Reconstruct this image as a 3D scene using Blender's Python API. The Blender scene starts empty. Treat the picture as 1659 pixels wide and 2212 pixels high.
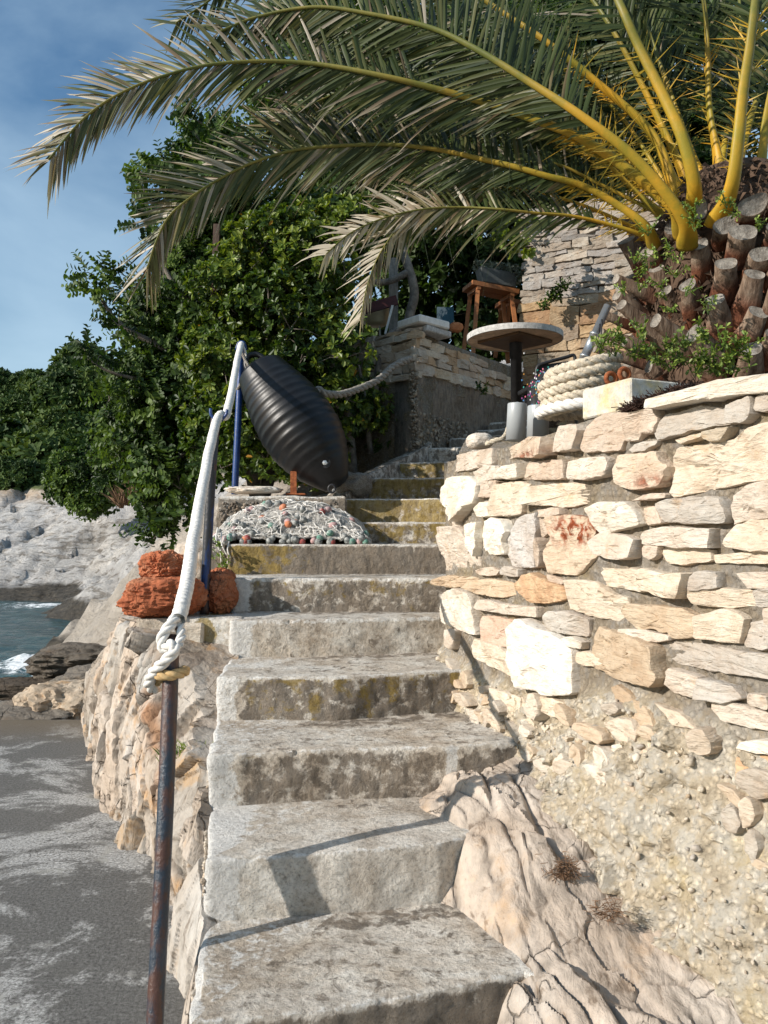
import bpy, math, random
import numpy as np
from mathutils import Vector, Matrix
R = math.radians
random.seed(7)
rng = np.random.default_rng(7)
SC = bpy.context.scene
COL = SC.collection

# ---------------------------------------------------------------- camera, sky, sun, exposure
EYE = 1.32
PITCH = R(1.96)
FPX, CX, CY = 1726.0, 829.5, 1106.0          # focal length and centre for a 1659 x 2212 picture
cam = bpy.data.cameras.new('camera')
cam.sensor_fit = 'VERTICAL'; cam.sensor_height = 24.0; cam.sensor_width = 18.0
cam.lens = 24.0 * FPX / 2212.0
cam.clip_start = 0.05; cam.clip_end = 3000
camo = bpy.data.objects.new('camera', cam); COL.objects.link(camo)
camo.location = (0, 0, EYE); camo.rotation_euler = (R(90) + PITCH, 0, 0)
SC.camera = camo

SUN_EL, SUN_AZ = R(25), math.atan2(-0.43, -0.905)      # direction towards the sun in plan
S = Vector((math.cos(SUN_AZ) * math.cos(SUN_EL), math.sin(SUN_AZ) * math.cos(SUN_EL), math.sin(SUN_EL)))
sun = bpy.data.lights.new('sun', 'SUN'); sun.energy = 4.9; sun.angle = R(0.53); sun.color = (1.0, 0.93, 0.84)
suno = bpy.data.objects.new('sun', sun); COL.objects.link(suno)
suno.rotation_euler = S.to_track_quat('Z', 'Y').to_euler()

world = bpy.data.worlds.new('World'); SC.world = world; world.use_nodes = True
wn = world.node_tree; wn.nodes.clear()
def wnode(t, **k):
    n = wn.nodes.new(t)
    for a, b in k.items(): setattr(n, a, b)
    return n
sky = wnode('ShaderNodeTexSky', sky_type='NISHITA', sun_disc=False)
sky.sun_elevation = SUN_EL
sky.sun_rotation = math.atan2(S.x, S.y)
sky.air_density = 1.15; sky.dust_density = 0.3; sky.ozone_density = 1.2
bg = wnode('ShaderNodeBackground'); bg.inputs['Strength'].default_value = 0.076
tc = wnode('ShaderNodeTexCoord')
mp = wnode('ShaderNodeMapping'); mp.inputs['Scale'].default_value = (1.0, 1.0, 2.1); mp.inputs['Location'].default_value = (0.3, 0.2, 0.55)
nz = wnode('ShaderNodeTexNoise'); nz.inputs['Scale'].default_value = 2.1; nz.inputs['Detail'].default_value = 7; nz.inputs['Roughness'].default_value = 0.52
nz.inputs['Distortion'].default_value = 0.35
rp = wnode('ShaderNodeValToRGB'); rp.color_ramp.elements[0].position = 0.36; rp.color_ramp.elements[1].position = 0.66
rp.color_ramp.elements[0].color = (0, 0, 0, 1); rp.color_ramp.elements[1].color = (0.8, 0.8, 0.8, 1)
mx = wnode('ShaderNodeMixRGB'); mx.inputs['Color2'].default_value = (5.6, 7.7, 9.5, 1)
wo = wnode('ShaderNodeOutputWorld')
L = wn.links.new
L(tc.outputs['Generated'], mp.inputs['Vector']); L(mp.outputs['Vector'], nz.inputs['Vector'])
L(nz.outputs['Fac'], rp.inputs['Fac']); L(rp.outputs['Color'], mx.inputs['Fac'])
hs = wnode('ShaderNodeHueSaturation'); hs.inputs['Saturation'].default_value = 1.25; hs.inputs['Value'].default_value = 1.4; L(sky.outputs['Color'], hs.inputs['Color']); L(hs.outputs['Color'], mx.inputs['Color1']); L(mx.outputs['Color'], bg.inputs['Color']); L(bg.outputs['Background'], wo.inputs['Surface'])
SC.view_settings.view_transform = 'Standard'; SC.view_settings.look = 'None'
SC.view_settings.exposure = 0.32; SC.view_settings.gamma = 1.0
SC.cycles.max_bounces = 6; SC.cycles.diffuse_bounces = 3; SC.cycles.glossy_bounces = 2; SC.cycles.transmission_bounces = 3
SC.cycles.caustics_reflective = False; SC.cycles.caustics_refractive = False

# ---------------------------------------------------------------- helpers
CT, ST = math.cos(PITCH), math.sin(PITCH)
def ray(px, py):
    u = (CY - py) / FPX
    return ((px - CX) / FPX, CT - ST * u, ST + CT * u)
def P(px, py, Y):                     # the point seen at (px, py), Y metres in front of the photographer
    a, b, c = ray(px, py); k = Y / b
    return Vector((a * k, Y, EYE + c * k))
def Pz(px, py, z):                    # the point seen at (px, py) lying at height z
    a, b, c = ray(px, py); k = (z - EYE) / c
    return Vector((a * k, b * k, z))

def _h(ix, iy, iz, seed):
    h = (ix * 374761393 + iy * 668265263 + iz * 2147483647 + seed * 1274126177) & 0xffffffff
    h = ((h ^ (h >> 13)) * 1274126177) & 0xffffffff
    h = ((h ^ (h >> 16)) * 2246822519) & 0xffffffff
    return ((h ^ (h >> 15)) & 0xffffff) / float(0xffffff) * 2 - 1
def vnoise(p, seed=0):
    p = np.asarray(p, float); i = np.floor(p).astype(np.int64); f = p - i; f = f * f * f * (f * (f * 6 - 15) + 10)
    r = 0
    for dx in (0, 1):
        wx = f[:, 0] if dx else 1 - f[:, 0]
        for dy in (0, 1):
            wy = f[:, 1] if dy else 1 - f[:, 1]
            for dz in (0, 1):
                wz = f[:, 2] if dz else 1 - f[:, 2]
                r = r + wx * wy * wz * _h(i[:, 0] + dx, i[:, 1] + dy, i[:, 2] + dz, seed)
    return r
def fbm(p, scale=1.0, octv=4, seed=0, gain=0.5, ridged=False):
    p = np.asarray(p, float) * scale; a = 1.0; s = 0; t = 0
    for o in range(octv):
        n = vnoise(p + o * 17.3, seed + o)
        if ridged: n = 1 - 2 * np.abs(n)
        s = s + a * n; t += a; a *= gain; p = p * 2.03
    return s / t
def worley(p, seed=0):
    p = np.asarray(p, float); i = np.floor(p).astype(np.int64); n = len(p); F1 = np.full(n, 9.0); F2 = np.full(n, 9.0); C = np.zeros((n, 3)); ID = np.zeros((n, 3), np.int64)
    for dx in (-1, 0, 1):
        for dy in (-1, 0, 1):
            for dz in (-1, 0, 1):
                c = i + [dx, dy, dz]; q = c + .5 + .46 * np.stack([_h(c[:, 0], c[:, 1], c[:, 2], seed + k) for k in range(3)], 1)
                d = np.linalg.norm(p - q, axis=1); m = d < F1; F2 = np.where(m, F1, np.minimum(F2, d)); C[m] = q[m]; ID[m] = c[m]; F1 = np.where(m, d, F1)
    return F1, F2, C, ID
def facets(p, scale, seed=0, tilt=.8, lev=1.0):   # broken planes: (height, crack mask, tone)
    q = np.asarray(p, float) * scale; q = q + .13 * np.stack([fbm(q, .8, 3, seed + 31), fbm(q, .8, 3, seed + 41), fbm(q, .8, 3, seed + 51)], 1)
    F1, F2, C, ID = worley(q, seed); r = [_h(ID[:, 0], ID[:, 1], ID[:, 2], seed + 60 + k) for k in range(5)]
    kk = sstep(0, .13, F2 - F1)
    h = lev * r[0] * kk + tilt * (.35 + .65 * kk) * (r[1] * (q - C)[:, 0] + r[2] * (q - C)[:, 1] + r[3] * (q - C)[:, 2])
    return h, np.exp(-((F2 - F1) / .035) ** 2), r[4]
def sstep(a, b, x): 
    t = np.clip((x - a) / (b - a), 0, 1); return t * t * (3 - 2 * t)
def rbf(ctrl, X, Y):                  # smooth height through control points (x, y, z)
    c = np.array(ctrl, float); n = len(c)
    d = np.hypot(c[:, None, 0] - c[None, :, 0], c[:, None, 1] - c[None, :, 1])
    A = np.zeros((n + 3, n + 3)); A[:n, :n] = d; A[:n, n] = 1; A[:n, n + 1:] = c[:, :2]; A[n, :n] = 1; A[n + 1:, :n] = c[:, :2].T
    w = np.linalg.solve(A, np.r_[c[:, 2], 0, 0, 0])
    sh = X.shape; X = X.ravel(); Y = Y.ravel(); out = np.full(X.shape, w[n]) + w[n + 1] * X + w[n + 2] * Y
    for k in range(n): out += w[k] * np.hypot(X - c[k, 0], Y - c[k, 1])
    return out.reshape(sh)

SHARP = {'stones': 32, 'white_stone': 32, 'rubble': 32, 'step': 40, 'rock_outcrop': 38, 'bedrock_terrain': 42, 'red_rock': 40, 'coast_terrain': 45, 'coastal_boulder': 40, 'mortar_bed': 55, 'x': 32, 'stub': 50, 'landing_block': 45}
def M(name, V, F, mats, parent=None, smooth=True, attrs=None, midx=None):
    me = bpy.data.meshes.new(name)
    V = np.asarray(V, float)
    me.from_pydata(V.tolist() if len(V) else [], [], F if isinstance(F, list) else np.asarray(F).tolist())
    for m in (mats if isinstance(mats, (list, tuple)) else [mats]): me.materials.append(m)
    if smooth: me.polygons.foreach_set('use_smooth', np.ones(len(me.polygons), bool))
    if midx is not None: me.polygons.foreach_set('material_index', np.asarray(midx, np.int32))
    for k, a in (attrs or {}).items():
        a = np.asarray(a, np.float32)
        if a.ndim == 1:
            at = me.attributes.new(k, 'FLOAT', 'POINT'); at.data.foreach_set('value', a)
        else:
            if a.shape[1] == 3: a = np.c_[a, np.ones(len(a))]
            at = me.attributes.new(k, 'FLOAT_COLOR', 'POINT'); at.data.foreach_set('color', a.astype(np.float32).ravel())
    me.update()
    if smooth and name in SHARP: me.set_sharp_from_angle(angle=math.radians(SHARP[name]))
    o = bpy.data.objects.new(name, me); COL.objects.link(o)
    if parent is not None: par(o, parent)
    return o
def par(o, p):
    o.parent = p
    q = p; off = Vector((0, 0, 0))
    while q is not None: off += q.location; q = q.parent
    o.matrix_parent_inverse = Matrix.Translation(-off)
def T(o, label=None, cat=None, group=None, kind=None):
    if label: o['label'] = label
    if cat: o['category'] = cat
    if group: o['group'] = group
    if kind: o['kind'] = kind
    return o
def E(name, loc, label, cat, group=None):
    o = bpy.data.objects.new(name, None); COL.objects.link(o); o.location = loc; o.empty_display_size = 0.1
    return T(o, label, cat, group)

class B:                               # collects geometry into one mesh
    def __init__(s): s.V = []; s.F = []; s.n = 0; s.A = []; s.I = []
    def add(s, V, F, a=None, mi=0):
        V = np.asarray(V, float).reshape(-1, 3)
        s.V.append(V); s.F += [[i + s.n for i in f] for f in (F if isinstance(F, list) else np.asarray(F).tolist())]
        s.I += [mi] * len(F)
        s.A.append(np.tile(np.asarray(a if a is not None else (1, 1, 1), float), (len(V), 1)) if a is None or np.ndim(a) == 1 else np.asarray(a, float))
        s.n += len(V)
    def build(s, name, mats, parent=None, smooth=True, attr='tint', extra=None):
        V = np.concatenate(s.V); A = np.concatenate(s.A)
        at = {attr: A}
        return M(name, V, s.F, mats, parent, smooth, at, s.I)

def frames(path):
    p = np.asarray(path, float); t = np.gradient(p, axis=0); t /= np.maximum(np.linalg.norm(t, axis=1), 1e-9)[:, None]
    u = np.zeros_like(p); a = np.array([0, 0, 1.0]) if abs(t[0][2]) < 0.9 else np.array([1.0, 0, 0])
    v0 = np.cross(t[0], a); v0 /= np.linalg.norm(v0); u[0] = v0
    for i in range(1, len(p)):
        v = u[i - 1] - t[i] * np.dot(u[i - 1], t[i]); u[i] = v / max(np.linalg.norm(v), 1e-9)
    return t, u, np.cross(t, u)
def spline(pts, n):                    # Catmull-Rom through points
    p = np.asarray([tuple(q) for q in pts], float); p = np.vstack([2 * p[0] - p[1], p, 2 * p[-1] - p[-2]]); m = len(p) - 3
    out = []
    for t in np.linspace(0, m - 1e-6, n):
        i = int(t); f = t - i; a, b, c, d = p[i:i + 4]
        out.append(0.5 * ((2 * b) + (c - a) * f + (2 * a - 5 * b + 4 * c - d) * f * f + (3 * b - a - 3 * c + d) * f ** 3))
    return np.array(out)
def tube(path, rad, n=8, caps=True, squash=1.0):
    p = np.asarray(path, float); m = len(p); r = np.broadcast_to(np.asarray(rad, float), (m,)) if np.ndim(rad) < 2 else rad
    t, u, w = frames(p); a = np.arange(n) * 2 * math.pi / n
    V = p[:, None] + r[:, None, None] * (np.cos(a)[None, :, None] * u[:, None] + squash * np.sin(a)[None, :, None] * w[:, None])
    F = [[i * n + j, i * n + (j + 1) % n, (i + 1) * n + (j + 1) % n, (i + 1) * n + j] for i in range(m - 1) for j in range(n)]
    if caps: F += [list(range(n))[::-1], [(m - 1) * n + j for j in range(n)]]
    return V.reshape(-1, 3), F
def laid_rope(path, Rr, pitch=None, n=7, strands=3, step=None):
    p = np.asarray(path, float); pitch = pitch or Rr * 6
    seg = np.linalg.norm(np.diff(p, axis=0), axis=1); s = np.r_[0, np.cumsum(seg)]
    m = max(12, int(s[-1] / (step or Rr * 0.45))); ss = np.linspace(0, s[-1], m)
    q = np.c_[np.interp(ss, s, p[:, 0]), np.interp(ss, s, p[:, 1]), np.interp(ss, s, p[:, 2])]
    t, u, w = frames(q); VV = []; FF = []; c = 0
    for k in range(strands):
        a = 2 * math.pi * (ss / pitch + k / strands)
        cc = q + 0.50 * Rr * (np.cos(a)[:, None] * u + np.sin(a)[:, None] * w)
        V, F = tube(cc, Rr * 0.56, n); VV.append(V); FF += [[i + c for i in f] for f in F]; c += len(V)
    return np.concatenate(VV), FF
def box(c, s, rot=0.0, bev=0.0):
    x, y, z = s[0] / 2, s[1] / 2, s[2] / 2; b = bev
    if b <= 0:
        V = np.array([[sx * x, sy * y, sz * z] for sz in (-1, 1) for sy in (-1, 1) for sx in (-1, 1)], float)
        F = [[0, 2, 3, 1], [4, 5, 7, 6], [0, 1, 5, 4], [2, 6, 7, 3], [0, 4, 6, 2], [1, 3, 7, 5]]
    else:
        V = []; 
        for sz in (-1, 1):
            for sy in (-1, 1):
                for sx in (-1, 1):
                    V += [[sx * x, sy * (y - b), sz * (z - b)], [sx * (x - b), sy * y, sz * (z - b)], [sx * (x - b), sy * (y - b), sz * z]]
        V = np.array(V, float); I = lambda sx, sy, sz, k: (((sz > 0) * 2 + (sy > 0)) * 2 + (sx > 0)) * 3 + k
        F = []
        F += [[I(s_, -1, -1, 0), I(s_, 1, -1, 0), I(s_, 1, 1, 0), I(s_, -1, 1, 0)][::s_] for s_ in (1, -1)]
        F += [[I(1, s_, -1, 1), I(-1, s_, -1, 1), I(-1, s_, 1, 1), I(1, s_, 1, 1)][::s_] for s_ in (1, -1)]
        F += [[I(-1, -1, s_, 2), I(1, -1, s_, 2), I(1, 1, s_, 2), I(-1, 1, s_, 2)][::s_] for s_ in (1, -1)]
        for a in (-1, 1):
            for c_ in (-1, 1):
                F.append([I(a, c_, -1, 0), I(a, c_, -1, 1), I(a, c_, 1, 1), I(a, c_, 1, 0)])
                F.append([I(a, -1, c_, 0), I(a, -1, c_, 2), I(a, 1, c_, 2), I(a, 1, c_, 0)])
                F.append([I(-1, a, c_, 1), I(-1, a, c_, 2), I(1, a, c_, 2), I(1, a, c_, 1)])
                for d in (-1, 1): F.append([I(a, c_, d, 0), I(a, c_, d, 1), I(a, c_, d, 2)])
    cr, sr = math.cos(rot), math.sin(rot)
    V = np.c_[V[:, 0] * cr - V[:, 1] * sr, V[:, 0] * sr + V[:, 1] * cr, V[:, 2]] + np.array(c)
    return V, F
def beam(a, b, w, h):                  # square timber from a to b
    p = np.array([tuple(a), tuple(b)]); t = p[1] - p[0]; t /= np.linalg.norm(t)
    u = np.cross(t, [0, 0, 1.0]) if abs(t[2]) < 0.95 else np.cross(t, [0, 1.0, 0]); u /= np.linalg.norm(u); v = np.cross(u, t)
    V = [p[i] + sx * u * w / 2 + sy * v * h / 2 for i in (0, 1) for sx, sy in ((-1, -1), (1, -1), (1, 1), (-1, 1))]
    return np.array(V), [[3, 2, 1, 0], [4, 5, 6, 7], [0, 1, 5, 4], [1, 2, 6, 5], [2, 3, 7, 6], [3, 0, 4, 7]]
def rock(c, s, seed, sub=4, amp=0.28, freq=1.6, flat=0.5, rot=0.0):   # a weathered stone
    import bmesh
    bm = bmesh.new(); bmesh.ops.create_icosphere(bm, subdivisions=sub, radius=1)
    V = np.array([v.co[:] for v in bm.verts]); F = [[v.index for v in f.verts] for f in bm.faces]; bm.free()
    V = np.sign(V) * np.abs(V) ** 0.8
    r = 1 + amp * fbm(V + seed * 3.1, freq, 4, seed) + amp * 0.4 * fbm(V + seed, freq * 3, 3, seed + 5, ridged=True) 
    V = V * r[:, None] * np.array(s)
    cr, sr = math.cos(rot), math.sin(rot)
    return np.c_[V[:, 0] * cr - V[:, 1] * sr, V[:, 0] * sr + V[:, 1] * cr, V[:, 2]] + np.array(tuple(c)), F
def grid(nu, nv):
    return [[i * nv + j, (i + 1) * nv + j, (i + 1) * nv + j + 1, i * nv + j + 1] for i in range(nu - 1) for j in range(nv - 1)]
def lathe(prof, axis_a, axis_b, n=32):
    a = np.array(tuple(axis_a)); b = np.array(tuple(axis_b)); p = np.array([a + (b - a) * t for t, r in prof]); r = np.array([q[1] for q in prof])
    t = (b - a) / np.linalg.norm(b - a); u = np.cross(t, [0, 0, 1.0]) if abs(t[2]) < 0.95 else np.cross(t, [0, 1.0, 0]); u /= np.linalg.norm(u); w = np.cross(t, u)
    an = np.arange(n) * 2 * math.pi / n
    V = p[:, None] + r[:, None, None] * (np.cos(an)[None, :, None] * u + np.sin(an)[None, :, None] * w)
    m = len(p); F = [[i * n + j, i * n + (j + 1) % n, (i + 1) * n + (j + 1) % n, (i + 1) * n + j] for i in range(m - 1) for j in range(n)]
    return V.reshape(-1, 3), F

# ---------------------------------------------------------------- materials
class NT:
    def __init__(s, name):
        s.m = bpy.data.materials.new(name); s.m.use_nodes = True; s.t = s.m.node_tree; s.t.nodes.clear()
        s.out = s.n('ShaderNodeOutputMaterial'); s.p = s.n('ShaderNodeBsdfPrincipled'); s.l(s.p.outputs[0], s.out.inputs[0])
        s.co = s.n('ShaderNodeTexCoord').outputs['Object']
    def n(s, t, **k):
        x = s.t.nodes.new(t)
        for a, b in k.items(): setattr(x, a, b)
        return x
    def l(s, a, b): s.t.links.new(a, b)
    def noise(s, scale, detail=5, rough=0.55, dist=0.0, vec=None, stretch=None):
        v = vec or s.co
        if stretch:
            mpn = s.n('ShaderNodeMapping'); mpn.inputs['Scale'].default_value = stretch; s.l(v, mpn.inputs['Vector']); v = mpn.outputs[0]
        x = s.n('ShaderNodeTexNoise'); x.inputs['Scale'].default_value = scale; x.inputs['Detail'].default_value = detail
        x.inputs['Roughness'].default_value = rough; x.inputs['Distortion'].default_value = dist; s.l(v, x.inputs['Vector']); return x.outputs['Fac']
    def voro(s, scale, feature='F1', vec=None, rand=1.0):
        x = s.n('ShaderNodeTexVoronoi', feature=feature); x.inputs['Scale'].default_value = scale; x.inputs['Randomness'].default_value = rand
        s.l(vec or s.co, x.inputs['Vector']); return x.outputs['Distance']
    def ramp(s, fac, stops, interp='LINEAR'):
        x = s.n('ShaderNodeValToRGB'); r = x.color_ramp; r.interpolation = interp
        while len(r.elements) < len(stops): r.elements.new(0.5)
        for e, (p, c) in zip(r.elements, stops):
            e.position = p; e.color = (c, c, c, 1) if np.isscalar(c) else (*c, 1)
        s.l(fac, x.inputs[0]); return x.outputs[0]
    def attr(s, name, out='Color'):
        x = s.n('ShaderNodeAttribute', attribute_name=name); return x.outputs[out]
    def mix(s, a, b, fac, mode='MIX'):
        x = s.n('ShaderNodeMixRGB', blend_type=mode)
        for q, i in ((fac, 0), (a, 1), (b, 2)):
            if hasattr(q, 'links'): s.l(q, x.inputs[i])
            elif i == 0: x.inputs[0].default_value = q
            else: x.inputs[i].default_value = (q, q, q, 1) if np.isscalar(q) else (*q, 1)
        return x.outputs[0]
    def math(s, op, a, b=0.0, clamp=False):
        x = s.n('ShaderNodeMath', operation=op, use_clamp=clamp)
        for q, i in ((a, 0), (b, 1)):
            if hasattr(q, 'links'): s.l(q, x.inputs[i])
            else: x.inputs[i].default_value = q
        return x.outputs[0]
    def sep(s, c):
        x = s.n('ShaderNodeSeparateColor'); s.l(c, x.inputs[0]); return x.outputs
    def bump(s, h, strength=0.5, dist=0.01, prev=None):
        x = s.n('ShaderNodeBump'); x.inputs['Strength'].default_value = strength; x.inputs['Distance'].default_value = dist
        s.l(h, x.inputs['Height'])
        if prev is not None: s.l(prev, x.inputs['Normal'])
        return x.outputs[0]
    def fin(s, col, rough=0.9, normal=None, metallic=0.0, spec=0.3):
        for q, nm in ((col, 'Base Color'), (rough, 'Roughness'), (metallic, 'Metallic')):
            if hasattr(q, 'links'): s.l(q, s.p.inputs[nm])
            elif nm == 'Base Color': s.p.inputs[nm].default_value = (*q, 1)
            else: s.p.inputs[nm].default_value = q
        s.p.inputs['Specular IOR Level'].default_value = spec
        if normal is not None: s.l(normal, s.p.inputs['Normal'])
        return s.m

def m_stone():                         # cut and rubble limestone; tint per stone
    k = NT('limestone'); n1 = k.noise(9, 8, 0.62, 0.3); n2 = k.noise(45, 6, 0.65); n3 = k.noise(22, 5, 0.6, 0.6, stretch=(1, 1, 4.5))
    c = k.ramp(n1, [(0.3, (0.47, 0.39, 0.315)), (0.48, (0.56, 0.50, 0.43)), (0.62, (0.61, 0.57, 0.51)), (0.8, (0.50, 0.47, 0.43))])
    c = k.mix(c, k.ramp(n2, [(0.3, 0.74), (0.55, 1.0)]), 0.5, 'MULTIPLY')
    c = k.mix(c, k.ramp(n3, [(0.34, (0.66, 0.50, 0.34)), (0.46, (1, 1, 1))]), 0.22, 'MULTIPLY')
    c = k.mix(c, k.attr('tint'), 1.0, 'MULTIPLY')
    c = k.mix(c, (0.52, 0.30, 0.12), k.ramp(k.noise(5.5, 8, 0.7, 0.4), [(0.60, 0.0), (0.72, 0.6)]))
    red = k.math('MULTIPLY', k.attr('red', 'Fac'), k.ramp(k.noise(26, 7, 0.65, 0.5), [(0.42, 0.0), (0.56, 1.0)]))
    c = k.mix(c, k.ramp(n2, [(0.35, (0.14, 0.030, 0.010)), (0.65, (0.34, 0.085, 0.032))]), red)
    h = k.math('ADD', k.math('MULTIPLY', n3, 0.7), k.math('MULTIPLY', n2, 0.5)); b = k.bump(h, 0.9, 0.014)
    cr = k.ramp(k.voro(11, 'DISTANCE_TO_EDGE'), [(0.0, 0.0), (0.03, 1.0)])
    b = k.bump(cr, 0.22, 0.004, b); return k.fin(c, 0.88, b, spec=0.2)
def m_mortar():
    k = NT('lime_mortar'); n1 = k.noise(14, 8, 0.65); n2 = k.noise(70, 7, 0.75); v = k.voro(48)
    c = k.ramp(n1, [(0.3, (0.27, 0.235, 0.185)), (0.46, (0.40, 0.355, 0.285)), (0.56, (0.40, 0.385, 0.355)), (0.7, (0.49, 0.46, 0.40))])
    c = k.mix(c, k.ramp(n2, [(0.3, 0.6), (0.6, 1.0)]), 0.6, 'MULTIPLY')
    c = k.mix(c, (0.42, 0.34, 0.17), k.ramp(k.noise(5, 6, 0.6), [(0.55, 0.0), (0.7, 0.5)]))
    c = k.mix(c, k.attr('tint'), 1.0, 'MULTIPLY')
    c = k.mix(c, k.ramp(v, [(0.15, 1.12), (0.55, 0.62)]), 0.7, 'MULTIPLY')
    b = k.bump(n2, 0.9, 0.014); b = k.bump(k.ramp(v, [(0.0, 1.0), (0.6, 0.0)]), 0.7, 0.012, b); return k.fin(c, 0.95, b, spec=0.15)
def m_concrete():                      # R stain, G ochre lichen, B whitewash (attribute 'wear')
    k = NT('weathered_concrete'); w = k.sep(k.attr('wear')); n1 = k.noise(6, 8, 0.65, 0.3); n2 = k.noise(60, 7, 0.72); n3 = k.noise(19, 7, 0.66, 0.4)
    nv = k.noise(34, 6, 0.6, 0.2, stretch=(1, 1, 0.35))
    c = k.ramp(n1, [(0.34, (0.42, 0.37, 0.31)), (0.5, (0.61, 0.565, 0.50)), (0.64, (0.70, 0.67, 0.61))])
    c = k.mix(c, k.ramp(n2, [(0.30, 0.42), (0.5, 1.0), (0.72, 1.25)]), 0.85, 'MULTIPLY')
    c = k.mix(c, (0.66, 0.56, 0.45), k.ramp(k.noise(3.1, 9, 0.7, 0.5), [(0.46, 0.0), (0.62, 0.6)]), 'MULTIPLY')
    def thr(a, nn, lo, hi, g=1.0): return k.ramp(k.math('ADD', a, k.math('MULTIPLY', k.math('SUBTRACT', nn, 0.5), g)), [(lo, 0.0), (hi, 1.0)])
    st = thr(w[0], n3, 0.42, 0.62, 1.9)
    c = k.mix(c, k.ramp(nv, [(0.35, (0.065, 0.053, 0.042)), (0.6, (0.20, 0.16, 0.12))]), k.math('MULTIPLY', st, 0.82))
    oc = thr(w[1], k.noise(12, 7, 0.68, 0.3), 0.45, 0.62, 1.9)
    c = k.mix(c, k.ramp(nv, [(0.35, (0.17, 0.115, 0.030)), (0.62, (0.33, 0.235, 0.06))]), k.math('MULTIPLY', oc, 0.8))
    wh = thr(w[2], k.noise(30, 8, 0.7), 0.45, 0.6, 1.3)
    c = k.mix(c, k.ramp(n2, [(0.3, (0.55, 0.53, 0.50)), (0.6, (0.72, 0.71, 0.68))]), k.math('MULTIPLY', wh, 0.85))
    pit = k.ramp(k.voro(90), [(0.0, 0.0), (0.22, 1.0)])
    b = k.bump(n2, 0.9, 0.014); b = k.bump(n3, 0.6, 0.02, b); b = k.bump(pit, 0.25, 0.003, b)
    c = k.mix(c, k.ramp(k.noise(150, 3, 0.6), [(0.30, 0.45), (0.42, 1.0)]), 0.7, 'MULTIPLY')
    return k.fin(c, 0.92, b, spec=0.2)
def m_slab():                          # quay slab with damp dark lichen patches
    k = NT('quay_concrete'); n2 = k.noise(85, 6, 0.78); n1 = k.noise(1.8, 13, 0.72, 0.4)
    c = k.ramp(n2, [(0.36, (0.10, 0.095, 0.09)), (0.5, (0.36, 0.35, 0.33)), (0.64, (0.66, 0.65, 0.62))])
    sm = k.ramp(k.noise(7, 4, 0.5, 0.6), [(0.60, 0.0), (0.63, 1.0)])
    c = k.mix(c, (0.36, 0.35, 0.32), sm)
    dk = k.ramp(n1, [(0.49, 1.0), (0.55, 0.0)])
    c = k.mix(c, k.ramp(n2, [(0.3, (0.055, 0.052, 0.047)), (0.7, (0.15, 0.142, 0.13))]), k.math('MULTIPLY', dk, 0.88))
    c = k.mix(c, (0.05, 0.045, 0.04), k.math('MULTIPLY', k.ramp(k.noise(3.0, 3, .5, 1.5), [(0.495, 0.0), (0.5, 0.8), (0.505, 0.0)]), k.ramp(k.noise(1.1, 3), [(0.5, 0.0), (0.6, 1.0)])))
    c = k.mix(c, (0.16, 0.12, 0.075), k.math('MULTIPLY', k.attr('damp', 'Fac'), 0.75))
    b = k.bump(n2, 0.8, 0.008); return k.fin(c, 0.85, b, spec=0.3)
def m_rock(name, cols, crack=6.0, stretch=None, rusty=0.3, bd=0.03):
    k = NT(name); n1 = k.noise(2.6, 10, 0.62, 0.4); n2 = k.noise(24, 8, 0.68); n3 = k.noise(7, 8, 0.62, 0.5, stretch=stretch)
    c = k.ramp(n1, [(0.3, cols[0]), (0.5, cols[1]), (0.7, cols[2])])
    c = k.mix(c, k.ramp(n2, [(0.28, 0.6), (0.55, 1.0), (0.8, 1.1)]), 0.7, 'MULTIPLY')
    c = k.mix(c, k.ramp(n3, [(0.34, (0.30, 0.25, 0.2)), (0.43, (1, 1, 1))]), 0.7, 'MULTIPLY')
    c = k.mix(c, (0.50, 0.27, 0.09), k.math('MULTIPLY', k.ramp(k.noise(4.5, 8, 0.66), [(0.56, 0.0), (0.70, 1.0)]), rusty))
    c = k.mix(c, k.attr('tint'), 1.0, 'MULTIPLY')
    wv = k.n('ShaderNodeVectorMath', operation='ADD'); k.l(k.co, wv.inputs[0]); nc = k.n('ShaderNodeTexNoise'); nc.inputs['Scale'].default_value = crack * .8; nc.inputs['Detail'].default_value = 6; k.l(k.co, nc.inputs['Vector']); sc_ = k.n('ShaderNodeVectorMath', operation='SCALE'); sc_.inputs['Scale'].default_value = 1.1 / crack; k.l(nc.outputs['Color'], sc_.inputs[0]); k.l(sc_.outputs[0], wv.inputs[1])
    ce = k.voro(crack, 'DISTANCE_TO_EDGE', wv.outputs[0]); gate = k.ramp(k.noise(crack * .5, 4), [(0.48, 0.0), (0.60, 1.0)]); cm = k.math('MULTIPLY', k.ramp(ce, [(0.0, 1.0), (0.018, 0.0)]), gate)
    c = k.mix(c, (0.07, 0.055, 0.042), k.math('MULTIPLY', cm, 0.6))
    b = k.bump(n2, 0.7, bd * 0.5); b = k.bump(n3, 0.8, bd, b); b = k.bump(k.math('SUBTRACT', 1.0, cm), 0.8, bd, b)
    return k.fin(c, 0.9, b, spec=0.2)
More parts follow.
